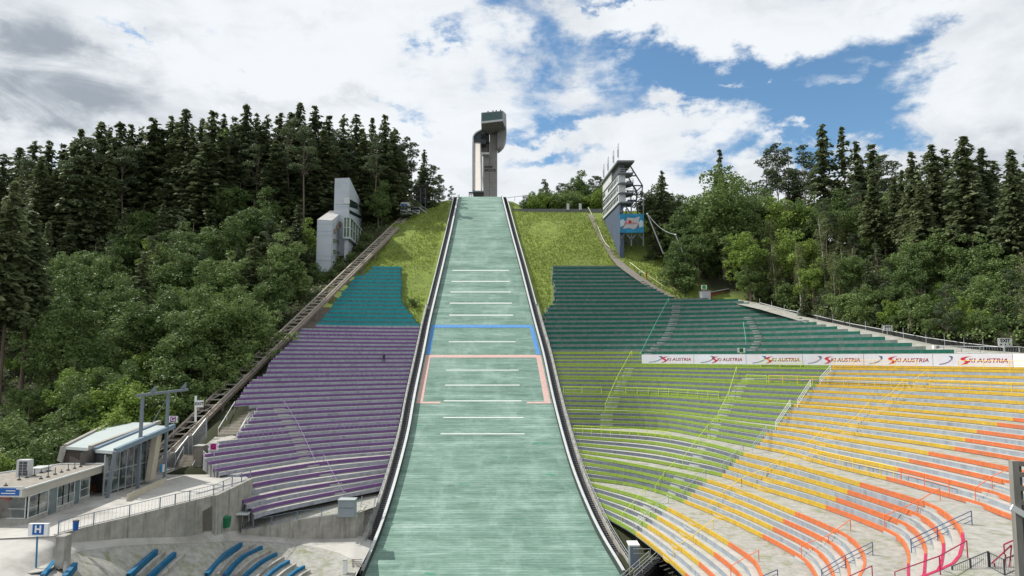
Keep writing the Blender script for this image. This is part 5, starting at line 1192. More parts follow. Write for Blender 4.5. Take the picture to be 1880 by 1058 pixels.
# wood filling behind and between: regular spacing with jitter
def sky_v(u): return float(np.interp(u, [-50, 0, 70, 150, 300, 450, 560, 700, 740, 790, 830, 970, 1110, 1190, 1260, 1400, 1480, 1600, 1760, 1900], [300, 300, 275, 262, 235, 222, 215, 232, 262, 310, 352, 352, 335, 345, 365, 335, 330, 300, 285, 290]))
taken = [(a[4], a[5]) for a in PLACED]
WIN = [(a[2], a[3], a[5]) for a in PLACED if 'leaf' in a[1] and 60 < a[2] < 600 and a[3] < 420]
def fillwood(xs, ys, sp, ok, kinds):
    for x in np.arange(xs[0], xs[1], sp):
        for y in np.arange(ys[0], ys[1], sp):
            X = x + TR.uniform(-.4, .4) * sp; Y = y + TR.uniform(-.4, .4) * sp
            if not ok(X, Y): continue
            if min((X - a) ** 2 + (Y - b) ** 2 for a, b in taken) < (sp * .55) ** 2: continue
            z = gz(X, Y); u, v0 = proj(X, Y, z)
            if u < -60 or u > 1940: continue
            if 560 < u < 675 and Y < 196: continue
            if 712 < u < 800 and Y < 212: continue
            k = kinds[int(TR.integers(0, len(kinds)))]
            if Y > 152 and 'leaf' in k and u < 300 and TR.random() < .35: k = 'spruce'
            if Y < 152 and u > 90 and u < 800 and TR.random() < .75: k = ('broadleaf', 'broadleaf', 'bright_broadleaf')[int(TR.integers(0, 3))]
            h = {'spruce': 21, 'tall_spruce': 25, 'pine': 20, 'broadleaf': 14, 'bright_broadleaf': 12, 'birch': 13, 'low_pine': 9, 'bush': 6, 'bright_bush': 5}[k] * TR.uniform(.75, 1.1)
            u, v = proj(X, Y, z + h)
            while v < sky_v(u) + 12 and h > 4: h *= .93; u, v = proj(X, Y, z + h)
            for uw, vw, yw in WIN:
                while Y < yw and abs(u - uw) < 26 and v < vw + 48 and h > 5: h *= .92; u, v = proj(X, Y, z + h)
            plant(k, X, Y, z, h); taken.append((X, Y))
def okL(X, Y):
    t = (Y - 99) / 106.; xl = -50 + 19 * t
    if X > xl - (6 if Y < 160 else 15 if Y < 202 else 9): return False
    if Y < 108: return False
    return True
fillwood((-150, -25), (108, 218), 8.0, okL, ['spruce', 'spruce', 'spruce', 'pine', 'broadleaf', 'bright_broadleaf', 'broadleaf'])
def okR(X, Y):
    lim = np.interp(Y, [80, 95, 115, 130, 150, 160, 175, 205, 230], [82, 78, 72, 66, 60, 56, 52, 48, 60]); return X > lim
fillwood((45, 160), (90, 212), 10.5, okR, ['spruce', 'pine', 'broadleaf', 'broadleaf', 'bright_broadleaf', 'birch', 'low_pine'])
def okS(X, Y): return X > np.interp(Y, [80, 95, 115, 130, 150], [70, 67.5, 62.5, 59, 53])
fillwood((53, 120), (84, 150), 5.0, okS, ['bush', 'low_pine', 'bright_bush', 'birch', 'broadleaf', 'bush'])
def okU(X, Y): return not (Y > 186 and X > -46) and X < -50 + 19 * (Y - 99) / 106. - 4.5 and (Y < 160 or X > -75)
fillwood((-95, -30), (106, 176), 6.0, okU, ['bush', 'bush', 'bright_bush', 'bush'])
def okT(X, Y): return np.interp(Y, [80, 95, 115, 130], [69.5, 66, 62, 58.5]) < X < 98
fillwood((60, 98), (88, 128), 3.4, okT, ['bush', 'bright_bush', 'bush', 'low_pine'])
ORD = ['leftmost', 'second', 'third', 'fourth', 'fifth', 'sixth', 'seventh', 'eighth', 'ninth', 'tenth', 'eleventh', 'twelfth', 'thirteenth', 'fourteenth', 'fifteenth', 'sixteenth', 'seventeenth', 'eighteenth', 'nineteenth', 'twentieth'] + ['%dth' % k if k % 10 not in (1, 2, 3) else '%d%s' % (k, {1: 'st', 2: 'nd', 3: 'rd'}[k % 10]) for k in range(21, 90)]
def zone(u, v):
    side = 'left' if u < 830 else 'right'; sv = sky_v(u)
    if 960 < u < 1118: return 'on the crest left of the judges tower'
    if v < sv + 14: return 'on the %s skyline' % side
    if v < sv + 70: return 'just below the %s skyline' % side
    if v < sv + 150: return 'in the upper middle of the %s wood' % side
    if v < sv + 250: return 'in the lower middle of the %s wood' % side
    return 'at the foot of the %s wood' % side
from collections import defaultdict
zz = defaultdict(list)
for o, k, u, v, x, y in PLACED: zz[(NAMES[k][1], zone(u, v))].append((u, o, k))
for (nm, zn), l in zz.items():
    l.sort(key=lambda a: a[0])
    for i, (u, o, k) in enumerate(l):
        lab = ('%s %s' % (nm, zn)) if len(l) == 1 else '%s %s, %s' % (nm, zn, (ORD[i] + ' from the left' if i else 'leftmost'))
        tag(o, lab, NAMES[k][2], '%s %s' % ('bushes' if 'bush' in k else 'trees', 'of the left wood' if u < 830 else 'of the right wood'))
print('TREES', len(PLACED))
# ------------------------------------------------------------------ plaza, road and walls, lower left
PZ_ = lambda u, v, z=PLZ: Vector(PZ(u, v, z))
wall_top = [(105, 984), (170, 967), (236, 951.6), (292, 937), (347, 923), (391, 912), (425, 896), (459, 880)]
wall_bot = [998, 994, 988, 987, 985, 976, 968, 960]
TP = [PZ_(u, v) for u, v in wall_top]
BPz = [PY(u, vb, t.y)[2] for (u, v), vb, t in zip(wall_top, wall_bot, TP)]
A0 = lambda x, y, z: Vector((x, y, z))
back = [A0(-62, 58, PLZ), A0(-62, 66, PLZ), A0(-60, 74, PLZ), A0(-58, 82, PLZ), A0(-56, 92, PLZ), A0(-54, 100, PLZ), A0(-48, 104, PLZ), A0(-42, 103, PLZ)]
far_ = [A0(-95, 45, PLZ), A0(-95, 60, PLZ), A0(-90, 74, PLZ), A0(-85, 88, PLZ), A0(-75, 98, PLZ), A0(-60, 108, PLZ), A0(-50, 112, PLZ), A0(-42, 108, PLZ)]
sheet('plaza', [far_, back, TP], m_asph, 5)
# left foreground: the plaza runs down into the road
_e = lambda f: far_[0].lerp(back[0], f * 2) if f < .5 else back[0].lerp(TP[0], f * 2 - 1)
fg = [[_e(.0) + Vector((0, .4, -.02)), _e(.5) + Vector((0, .4, -.02)), _e(.8) + Vector((0, .4, -.02)), TP[0] + Vector((-.05, .1, -.02))],
      [PZ_(-260, 1090, -16.5), PZ_(-60, 1040, -16.5), PZ_(55, 1013, -16.4), PZ_(104, 998.5, PY(105, 998, TP[0].y)[2])],
      [PZ_(-260, 1150, -17.6), PZ_(-60, 1120, -17.6), PZ_(66, 1052, -17.5), PZ_(118, 1022, -17.6)],
      [PZ_(-260, 1400, -18.2), PZ_(-60, 1300, -18.2), PZ_(60, 1180, -18.2), PZ_(115, 1100, -18.4)]]
sheet('forecourt', fg, m_asph, 5)
# road under the wall and on to the slope
W2 = [(443, 974.5, -21.2), (498, 966, -21.0), (545, 956, -20.9), (590, 950, -20.8), (624, 945.5, -20.7), (653, 943, -20.7)]
W2b = [981, 985, 987.5, 989, 989, 988]
W2P = [PZ_(u, v, z) for u, v, z in W2]; W2B = [PY(u, vb, p.y)[2] for (u, v, z), vb, p in zip(W2, W2b, W2P)]
upz = [Vector((t.x, t.y - .02, z)) for t, z in zip(TP, BPz)] + [Vector((p.x, p.y + .6, z)) for p, z in zip(W2P, W2B)] + [PZ_(690, 975, -24.2), PZ_(702, 965, -24.3)]
lo_px = [(118, 1022), (150, 1012), (210, 1004), (275, 999.5), (335, 998), (370, 997), (405, 995), (425, 994), (443, 993), (495, 995), (540, 999), (590, 1007), (620, 1015), (648, 1028), (655, 1045), (652, 1060)]
upz_z = [p.z for p in upz]; lo = [PZ_(u, v, z - .35) for (u, v), z in zip(lo_px, upz_z)]
md = [(a + b) / 2 + Vector((0, 0, .05)) for a, b in zip(upz, lo)]
sheet('road', [upz, md, lo], m_asph, 4)
bt = [(110, 1100), (150, 1100), (205, 1100), (270, 1100), (330, 1100), (365, 1100), (400, 1100), (423, 1100), (443, 1100), (495, 1100), (540, 1100), (590, 1100), (618, 1100), (640, 1100), (650, 1100), (652, 1100)]
lowz = [-18.4, -19.2, -20.6, -22.2, -23.0, -23.3, -23.8, -24.2, -24.6, -25.0, -25.4, -25.8, -26.0, -26.2, -26.4, -26.5]
lo2 = [p + Vector((0, 0, -.01)) for p in lo]; bo = [PZ_(u, v, z) for (u, v), z in zip(bt, lowz)]
m1_ = [a.lerp(b, .45) + Vector((0, 0, .1)) for a, b in zip(lo2, bo)]; 
gs = sheet('gravel_bank', [lo2, m1_, bo], m_gravel, 4)
sheet('gravel_terrace', [[p + Vector((0, .2, -.05)) for p in W2P] + [PZ_(690, 930, -20.6)], [PZ_(450, 950, -20.6), PZ_(498, 944, -20.5), PZ_(545, 934, -20.4), PZ_(590, 924, -20.3), PZ_(624, 916, -20.2), PZ_(660, 909, -20.2), PZ_(700, 895, -20.1)],
      [PZ_(455, 925, -19.9), PZ_(510, 915, -19.8), PZ_(560, 905, -19.7), PZ_(610, 893, -19.7), PZ_(650, 885, -19.7), PZ_(680, 880, -19.7), PZ_(715, 872, -19.7)]], m_gravel, 3)
def wallrun(name, label, tops, bots, th, m, up=0.0, cap=None):
    o = thing(name, label, 'wall', tuple(tops[0])); mb = MB()
    for i in range(len(tops) - 1):
        a, b = tops[i], tops[i + 1]; d = (b - a); d.z = 0; n = Vector((-d.y, d.x, 0)).normalized() * th
        if n.y < 0: n = -n
        mb.hexa([(a.x, a.y, bots[i] - .6), (b.x, b.y, bots[i + 1] - .6), (b.x + n.x, b.y + n.y, bots[i + 1] - .6), (a.x + n.x, a.y + n.y, bots[i] - .6)],
                [(a.x, a.y, a.z + up), (b.x, b.y, b.z + up), (b.x + n.x, b.y + n.y, b.z + up), (a.x + n.x, a.y + n.y, a.z + up)])
    mb.build('wall_body', m, o); return o
rw = wallrun('retaining_wall', 'stained concrete retaining wall under the plaza railing, lower left', [p + Vector((0, -.04, 0)) for p in TP], BPz, .4, m_conc, .12)
def px_on(u, v, Y): return P3(u, v, Y)
dq = [P3(374, 940, TP[4].lerp(TP[5], .65).y - .3), P3(394, 930, TP[5].y - .25)]
mb = MB(); a, b = P3(374, 938, 75.2), P3(391, 928, 77.6); c = P3(391, 973, 77.6); d = P3(374, 975, 75.2); off = Vector((0, -.30, 0)); mb.prism([a + off, b + off, c + off, d + off], (0, .1, 0)); mb.build('door', mat('door_brown_grey', (.11, .10, .085), .8, .2), rw)
def railing(name, label, pts, h, m, step=2.6, bars=True, group=None, infill=9):
    o = thing(name, label, 'railing', tuple(pts[0]), group)
    mb = MB()
    for hh in (h, .12): mb.pipe([p + Vector((0, 0, hh)) for p in pts], .03, 5)
    mb.build('rail', m, o); panel = MB()
    for a, b in zip(pts[:-1], pts[1:]):
        L_ = (b - a).length; n = max(1, round(L_ / step))
        for i in range(n + 1):
            if i == n and b is not pts[-1]: continue
            p = a.lerp(b, i / n); q = MB(); q.beam(p, p + Vector((0, 0, h + .02)), .09, .05); q.build('post', m, o)
        if bars:
            k = n * infill
            for i in range(k): p = a.lerp(b, (i + .5) / k); panel.tube(p + Vector((0, 0, .12)), p + Vector((0, 0, h)), .011, 4)
    if bars: panel.build('bars', m, o)
    return o
m_railb = mat('blue_grey_rail', (.16, .22, .28), .5, .1)
rp = [p + Vector((0, .12, .1)) for p in TP]
railing('plaza_railing', 'blue-grey barred railing along the top of the retaining wall beside the plaza', rp[:], 1.15, m_railb)
w2 = wallrun('retaining_wall', 'low stained concrete wall with a curved end beside the foot of the landing slope', [p for p in W2P] + [PZ_(662, 938, -20.7), PZ_(667, 930, -20.6)], W2B + [W2B[-1], W2B[-1]], .35, m_conc, .1)
railing('wall_railing', 'thin barred railing on top of the low curved wall near the slope foot', [p + Vector((0, .1, .05)) for p in W2P], 1.1, m_railb, 3.2)
# foreground terrain samples were lower than this; stairs next to the slope
st2 = thing('concrete_stairs', 'concrete stair flight between the low curved wall and the stair wall', 'stairs', PZ_(670, 985, -22))
mb = MB(); a = PZ_(670, 986, -24.0); b = PZ_(679, 925, -20.4)
for i in range(15):
    f = i / 15; p = a.lerp(b, f); mb.box(p.x - 1.1, p.x + .75, p.y, p.y + (b.y - a.y) / 15 + .05, p.z - .6, p.z)
mb.build('step', m_conc, st2)
mb = MB(); 
for s in (-1.1, .75): mb.beam(a + Vector((s, 0, 1.0)), b + Vector((s, 0, 1.0)), .07)
for f in (0, .33, .66, 1):
    for s in (-1.1, .75): p = a.lerp(b, f) + Vector((s, 0, 0)); mb.tube(p, p + Vector((0, 0, 1)), .03, 5)
mb.build('railing', m_railb, st2)
def pbox(name, label, cat, u0, u1, v0, v1, Y, dep, m, group=None, extra=None, yaw=0):
    a = P3(u0, v1, Y); b = P3(u1, v0, Y); o = thing(name, label, cat, ((a.x + b.x) / 2, Y, a.z), group)
    mb = MB(); mb.box(a.x, b.x, Y, Y + dep, a.z - .2, b.z); ob = mb.build('body', m, o)
    bm = bmesh.new(); bm.from_mesh(ob.data); bmesh.ops.bevel(bm, geom=bm.edges[:], offset=.03, segments=1, affect='EDGES'); bm.to_mesh(ob.data); bm.free()
    return o, a, b
o, a, b = pbox('control_cabinet', 'grey control cabinet standing at the end of the low curved wall', 'cabinet', 620, 651, 919, 947, 91.5, 1.4, mat('cabinet_grey', (.26, .30, .33), .6, .05))
mb = MB(); mb.box(a.x - .05, b.x + .05, 91.4, 93.0, b.z, b.z + .08); mb.build('lid', m_roof, o)
mb = MB(); mb.box(a.x + .05, b.x - .05, 91.47, 91.5, (a.z + b.z) / 2 - .02, (a.z + b.z) / 2 + .02); mb.build('door_seam', m_dark, o)
o, a, b = pbox('utility_box', 'small white utility box standing on the gravel at the bottom beside the slope', 'box', 628.5, 636.5, 1029, 1052, 81.5, .5, m_white)
mb = MB(); mb.box(a.x - .04, b.x + .04, 81.46, 82.04, b.z, b.z + .06); mb.build('lid', m_metal, o)
# blue and grey curved bench rows in the foreground
from mathutils.bvhtree import BVHTree
BV = [BVHTree.FromPolygons([v.co for v in o.data.vertices], [tuple(p.vertices) for p in o.data.polygons]) for o in (gs, bpy.data.objects['forecourt'])]
def onbank(u, v, z):
    for b in BV:
        h = b.ray_cast(Vector((0, 0, 0)), Vector(ray(u, v)).normalized())[0]
        if h is not None: return h
    return PZ_(u, v, z)
def bench(pts, m, label, hgt=.28, wd=.30):
    P_ = [onbank(u, v, z) for u, v, z in pts]; r = resample([(p.x, p.y) for p in P_], 16); zz_ = np.interp(np.linspace(0, 1, 16), np.linspace(0, 1, len(P_)), [p.z for p in P_])
    mb = MB(); d = np.gradient(r, axis=0); n = np.stack([-d[:, 1], d[:, 0]], 1); n /= np.linalg.norm(n, axis=1)[:, None]
    for i in range(15):
        a, b = r[i], r[i + 1]; a2, b2 = a + n[i] * wd, b + n[i + 1] * wd
        mb.hexa([(*a, zz_[i] - .8), (*b, zz_[i + 1] - .8), (*b2, zz_[i + 1] - .8), (*a2, zz_[i] - .8)], [(*a, zz_[i] + hgt), (*b, zz_[i + 1] + hgt), (*b2, zz_[i + 1] + hgt), (*a2, zz_[i] + hgt)])
    o = thing('bench_row', label, 'bench', tuple(P_[0]), 'curved bench rows in the lower left foreground')
    mb.build('body', m_conc if m is None else m_riser, o)
    if m is not None:
        pb = MB()
        for i in range(15):
            a, b = r[i] - n[i] * .03, r[i + 1] - n[i + 1] * .03; a2, b2 = r[i] + n[i] * (wd + .03), r[i + 1] + n[i + 1] * (wd + .03); h = hgt + .03
            pb.hexa([(*a, zz_[i] - .3), (*b, zz_[i + 1] - .3), (*b2, zz_[i + 1] - .3), (*a2, zz_[i] - .3)], [(*a, zz_[i] + h), (*b, zz_[i + 1] + h), (*b2, zz_[i + 1] + h), (*a2, zz_[i] + h)])
        pb.build('seat', m, o)
    return o
m_gb = m_riser
gtm = thing('timber_grating', 'small weathered timber step grating lying on the gravel near the slope foot', 'grating', onbank(645, 1035, -25))
for i in range(6):
    mb = MB(); p = onbank(645 + i * .3, 1026 + i * 3.2, -25); q = PZ_(665 + i * .3, 1026 + i * 3.2, p.z); mb.beam(p + Vector((0, 0, .12)), q + Vector((0, 0, .12)), .14, .06); mb.build('slat', m_oldwood, gtm)
BL = [((440, 1001), (408, 1022), (376, 1058)), ((478, 1007), (442, 1026), (408, 1060)), ((505, 1019), (478, 1034), (444, 1062)), ((528, 1033), (508, 1044), (484, 1064)), ((556, 1043), (540, 1052), (520, 1068))]
GL = [((466, 1001), (428, 1022), (396, 1058)), ((494, 1014), (460, 1032), (428, 1060)), ((518, 1026), (492, 1042), (466, 1064)), ((540, 1039), (522, 1050), (502, 1066)), ((566, 1050), (552, 1058), (538, 1070))]
for i, l in enumerate(BL): bench([(u, v, -21.9 - .28 * i - .12 * k) for k, (u, v) in enumerate(l)], m_blue, 'blue bench row, %s from the left of the five bottom centre-left ones' % ORD[i].replace('leftmost', 'first'))
for i, l in enumerate(GL): bench([(u, v, -22.05 - .28 * i - .12 * k) for k, (u, v) in enumerate(l)], None, 'bare concrete bench row just right of the %s blue row, bottom centre left' % ORD[i].replace('leftmost', 'first'))
for i, (l, m, lb) in enumerate([(((284, 1014), (258, 1036), (232, 1060)), m_blue, 'blue bench row standing alone left of the five, upper of a pair'), (((299, 1017), (274, 1038), (248, 1062)), None, 'bare concrete bench row between the two blue rows of the left pair'), (((318, 1019), (294, 1040), (268, 1064)), m_blue, 'blue bench row, right one of the left pair'), (((335, 1021), (312, 1042), (288, 1066)), None, 'bare concrete bench row right of the left blue pair'),
                                (((96, 1036), (86, 1048), (74, 1062)), m_blue, 'short blue bench row at the foot of the concrete block, bottom left'), (((134, 1040), (124, 1052), (114, 1064)), m_blue, 'short blue bench row right of the concrete block, bottom left')]):
    bench([(u, v, (-21.0 if i < 4 else -17.6) - .2 * k) for k, (u, v) in enumerate(l)], m, lb)
# concrete block at the wall's end
o, a, b = pbox('concrete_pillar', 'tall square concrete block at the left end of the retaining wall', 'pillar', 99, 119, 985, 1040, 59.0, 1.0, m_conc)
# sheds, station, shop
shop = thing('shop_building', 'low flat-roofed glass-fronted shop on the plaza at the far left', 'building', PZ_(50, 963))
c0 = PZ_(50, 963); c1 = PZ_(165, 917); rzs = P3(51.6, 897, c0.y).z; fh = P3(51.6, 911, c0.y).z
ru = (c1 - c0).normalized(); lu = Vector((-1, .05, 0)); L_ = (c1 - c0).length; bk = Vector((-ru.y, ru.x, 0)) * 9
cl = c0 + lu * 14
def up(p, z): return Vector((p.x, p.y, z))
ov = c1 + ru * 3.4
mb = MB(); pts = [c0 + Vector((0, -.5, 0)) + ru * -.2, ov + Vector((.35, -.35, 0)), ov + bk * .55, c0 + bk * 1.15 + ru * 4, cl + Vector((0, 9, 0)), cl + Vector((0, -.5, 0))]
mb.prism([up(p, fh) for p in pts], (0, 0, rzs - fh)); mb.build('roof', mat('fascia_concrete', (.40, .385, .34), .8, .08, .7), shop)
mb = MB(); inn_ = [p * .94 + sum(pts, Vector()) / 6 * .06 for p in pts]; mb.prism([up(p, rzs + .005) for p in inn_], (0, 0, .05)); mb.build('roof_gravel', mat('roof_gravel', (.26, .24, .21), 1, .25, 2, bump=.3), shop)
mb = MB()
for i in range(6): a, b = pts[i], pts[(i + 1) % 6]; mb.beam(up(a, rzs + .10), up(b, rzs + .10), .22, .14)
mb.build('roof_edge', m_rimtop, shop)
mb = MB(); ph = PLZ + .55
mb.prism([up(p, PLZ - .8) for p in (c0, c1, c1 + bk * .9, cl + Vector((0, 8, 0)), cl)], (0, 0, ph - PLZ + .8)); mb.build('plinth', m_conc, shop)
m_sg = mat('shop_glass', (.05, .075, .075), .06, .5, .5, spec=.9, dirt=((.22, .25, .24), .5, (1, 1, 1), .45, .62))
def gl(a, b, f0, f1, n, root, z0, z1, proud=.0, mm=None):
    for i in range(n):
        g0, g1 = f0 + (f1 - f0) * i / n, f0 + (f1 - f0) * (i + 1) / n; p, q = a.lerp(b, g0), a.lerp(b, g1); m1 = MB(); m1.quad(up(p, z0), up(q, z0), up(q, z1), up(p, z1)); w_ = m1.build('window', mm or m_sg, root)
        m2 = MB(); 
        for s in (p, q): m2.beam(up(s, z0), up(s, z1), .09)
        m2.beam(up(p, z0), up(q, z0), .09); m2.beam(up(p, z1), up(q, z1), .09); m2.beam(up(p, z0 + (z1 - z0) * .42), up(q, z0 + (z1 - z0) * .42), .05); m2.build('window_frame', m_rimtop, w_)
gl(c0, c1, .0, .28, 2, shop, ph, fh); gl(c0, c1, .42, .70, 3, shop, ph, fh); gl(c0, c1, .80, .97, 1, shop, ph, fh); gl(c0, cl, .02, .95, 4, shop, ph, fh)
for f0, f1 in ((.29, .41), (.71, .79)):
    m1 = MB(); p, q = c0.lerp(c1, f0), c0.lerp(c1, f1); m1.prism([up(p, PLZ + .1), up(q, PLZ + .1), up(q, fh), up(p, fh)], (.0, .08, 0)); d_ = m1.build('door', mat('door_glass', (.12, .16, .17), .2, .3, 1), shop)
    m2 = MB(); s = p.lerp(q, .15); m2.beam(up(s, PLZ + .9) + Vector((0, -.08, 0)), up(s, PLZ + 1.5) + Vector((0, -.08, 0)), .05); m2.build('handle', m_metal, d_)
m1 = MB(); m1.prism([up(p, ph) for p in (c0 + bk * .1 + ru * .3, c1 + bk * .1 - ru * .3, c1 + bk * .8, c0 + bk * .9)], (0, 0, fh - ph - .02)); m1.build('inner_wall', mat('shop_interior', (.16, .15, .14), .9, .5, .8), shop)
sg = thing('shop_sign', 'wide blue sign board with white lettering on the left edge of the shop roof', 'sign', up(cl, fh))
mb = MB(); a = up(c0, fh + .05) + Vector((-.15, -.62, 0)); b = up(cl, fh + .05) + Vector((0, -.62, 0)); mb.prism([a, b, b + Vector((0, 0, .95)), a + Vector((0, 0, .95))], (0, -.12, 0)); mb.build('board', m_rimtop, sg)
for x0, x1, m, wd_ in ((.3, 2.6, m_signblue, 'SHOP'), (2.7, 5.2, mat('sign_light_blue', (.06, .28, .55), .5, .05), 'INFO')):
    mb = MB(); p = a + lu * x0 + Vector((0, -.14, .14)); q = a + lu * x1 + Vector((0, -.14, .14)); mb.prism([p, q, q + Vector((0, 0, .68)), p + Vector((0, 0, .68))], (0, -.03, 0)); mb.build('panel', m, sg)
    for k in range(2): 
        mb = MB(); p2 = p.lerp(q, .15 + .0 * k) + Vector((0, -.05, .2 + .24 * k)); q2 = p.lerp(q, .75 - .2 * k) + Vector((0, -.05, .2 + .24 * k)); mb.beam(p2, q2, .02, .07); mb.build('lettering', m_white, sg)
t_ = text('window_lettering', 'Shop', 1.15, up(c0, ph + 2.2) + Vector((-2.6, -.1, 0)), (1, 0, .18), (-.1, 0, 1), mat('window_red', (.55, .02, .015), .5, .05), shop, shear=.4, bold=.03)
ac = thing('air_conditioner', 'grey air conditioner unit standing on the shop roof', 'air conditioner', P3(39, 872, 68)); p = P3(39, 872, 68)
zr = rzs + .05; q0 = PZ_(28.5, 876, zr); q1 = PZ_(50, 876, zr); hh = P3(39, 845, q0.y).z; p = q0
mb = MB(); mb.box(q0.x, q1.x, q0.y, q0.y + .8, zr, hh); mb.build('casing', m_rimtop, ac)
mb = MB(); mb.box(q0.x + .3, q1.x - .1, q0.y - .03, q0.y - .005, zr + .15, hh - .15); gr_ = mb.build('grille', m_dark, ac)
mb = MB()
for k in range(1, 5): z_ = zr + .15 + (hh - zr - .3) * k / 5; mb.beam((q0.x + .3, q0.y - .05, z_), (q1.x - .1, q0.y - .05, z_), .03)
mb.beam(((q0.x + q1.x) / 2 + .1, q0.y - .05, zr + .15), ((q0.x + q1.x) / 2 + .1, q0.y - .05, hh - .15), .04); mb.build('bars', m_metal, ac)
bxs = thing('roof_hatch', 'low pale roof hatch next to the air conditioner', 'hatch', PZ_(64, 868, zr)); h0 = PZ_(52, 869, zr); h1 = PZ_(77, 868, zr); mb = MB(); mb.box(h0.x, h1.x, h0.y, h0.y + 1.8, zr, zr + .4); mb.build('body', m_white, bxs); mb = MB(); mb.box(h0.x - .1, h1.x + .1, h0.y - .1, h0.y + 1.9, zr + .4, zr + .52); mb.build('lid', m_rimtop, bxs)
for i, (u, v) in enumerate([(10.5, 893), (35, 882), (49, 878), (75, 880), (88, 877), (101, 872), (113, 868), (125, 864.5), (137, 861), (148, 858), (63, 874), (89, 866), (76, 869)]):
    p = PZ_(u, v, zr); o = thing('roof_stub', 'small dark roof stub, %s from the left along the gravel roof of the shop' % ORD[i].replace('leftmost', 'first'), 'roof stub', p, 'stubs on the shop roof'); mb = MB(); mb.tube(p, p + Vector((0, 0, .75 if i % 3 else .35)), .045, 6); mb.build('rod', m_dark, o); mb = MB(); mb.box(p.x - .12, p.x + .12, p.y - .12, p.y + .12, p.z, p.z + .14); mb.build('foot', m_dark, o)
bn = thing('wooden_bench', 'brown slatted bench on the plaza against the end of the shop', 'bench', PZ_(168, 910)); p = PZ_(158, 912); q = PZ_(181, 903)
dv = (q - p).normalized(); nv = Vector((dv.y, -dv.x, 0))
for k in range(3): mb = MB(); mb.beam(p + nv * .16 * k + Vector((0, 0, .45)), q + nv * .16 * k + Vector((0, 0, .45)), .13, .04); mb.build('seat_slat', m_wood, bn)
for k in range(3): mb = MB(); mb.beam(p - nv * .08 + Vector((0, 0, .6 + .15 * k)), q - nv * .08 + Vector((0, 0, .6 + .15 * k)), .04, .11); mb.build('back_slat', m_wood, bn)
for f in (.1, .9):
    mb = MB(); s = p.lerp(q, f); mb.beam(s, s + Vector((0, 0, .95)), .08); mb.beam(s + nv * .35, s + nv * .35 + Vector((0, 0, .45)), .08); mb.build('leg', m_dark, bn)
# lower station
stn = thing('lower_station', 'glass-walled lower funicular station with two stepped sloping grey roofs', 'building', PZ_(240, 900))
g0 = PZ_(200, 912); g1 = PZ_(290, 884); ax_ = (g1 - g0).normalized(); bk2 = Vector((-ax_.y, ax_.x, 0))
def zat(u, v, Y): return P3(u, v, Y).z
RBf = [P3(174.5, 826, g0.y + 2.6), P3(212, 828.5, g0.y - .2), P3(319, 783, g1.y + 1), P3(284, 781, g1.y + 5.5)]
RAf = [P3(120, 820, g0.y + 8), P3(165.5, 823, g0.y + 4.0), P3(293, 776, g1.y + 8), P3(209, 775.5, g1.y + 13)]
for r_, nm in ((RBf, 'canopy_roof'), (RAf, 'upper_roof')):
    mb = MB(); mb.hexa([p - Vector((0, 0, .35)) for p in r_], r_); rr_ = mb.build(nm, m_roof, stn)
    mb = MB(); mb.beam(r_[1] + Vector((0, 0, .05)), r_[2] + Vector((0, 0, .05)), .5, .5); mb.beam(r_[0] + Vector((0, 0, .05)), r_[3] + Vector((0, 0, .05)), .45, .45); 
    mb.build('roof_edge', mat('edge_concrete', (.30, .285, .255), .85, .12, .7) if nm[0] == 'u' else m_railb, rr_)
def wallq(a, b, zb0, zt0, zt1, name, m, off=0):
    m1 = MB(); m1.prism([Vector((a.x, a.y, zb0)), Vector((b.x, b.y, zb0)), Vector((b.x, b.y, zt1)), Vector((a.x, a.y, zt0))], (0, .2, 0)); return m1.build(name, m, stn)
zA0 = RBf[1].z - .5; zA1 = RBf[2].z - 1.2
inset = bk2 * .9
ga = g0 + inset + ax_ * .3; gb_ = g1 + inset
n = 7
for i in range(n):
    p, q = ga.lerp(gb_, i / n), ga.lerp(gb_, (i + 1) / n); z0 = zA0 + (zA1 - zA0) * i / n; z1 = zA0 + (zA1 - zA0) * (i + 1) / n
    m1 = MB(); m1.quad((p.x, p.y, PLZ + .3), (q.x, q.y, PLZ + .3), (q.x, q.y, z1 - .3), (p.x, p.y, z0 - .3)); w_ = m1.build('window', m_sg, stn)
    m2 = MB(); m2.beam((p.x, p.y - .04, PLZ), (p.x, p.y - .04, z0), .12); m2.beam((p.x, p.y - .04, PLZ + 2.6), (q.x, q.y - .04, PLZ + 2.6), .1); m2.beam((p.x, p.y - .04, PLZ + .3), (q.x, q.y - .04, PLZ + .3), .1); m2.build('window_frame', m_metal, w_)
m_cream = mat('cream_concrete', (.50, .46, .36), .85, .08, .7)
mb = MB(); a = P3(266, 884, g1.y - 2); b = P3(276, 882, g1.y - 2); c = P3(289, 800, g1.y - 1.5); d = P3(278, 802, g1.y - 1.5); mb.prism([a, b, c, d], (0, 1.2, 0)); mb.build('pier', m_cream, stn)
mb = MB(); a = P3(161, 845, g0.y + 3.6); b = P3(172, 847, g0.y + 3.4); mb.prism([P3(162, 850, g0.y + 3.6), P3(178, 850, g0.y + 3.4), P3(178, 830, g0.y + 3.4), P3(166, 825, g0.y + 3.6)], (0, 1.0, 0)); mb.prism([P3(104, 846, g0.y + 8), P3(114, 850, g0.y + 8), P3(123, 820, g0.y + 8), P3(111, 820, g0.y + 8)], (0, 1.0, 0)); mb.build('pier', m_conc, stn)
mb = MB(); mb.prism([P3(114, 862, g0.y + 8.4), P3(162, 862, g0.y + 5), P3(166, 822, g0.y + 5), P3(121, 821, g0.y + 8.4)], (0, .3, 0)); mb.build('gable_panel', mat('dark_boarding', (.06, .05, .045), .8, .3, 3), stn)
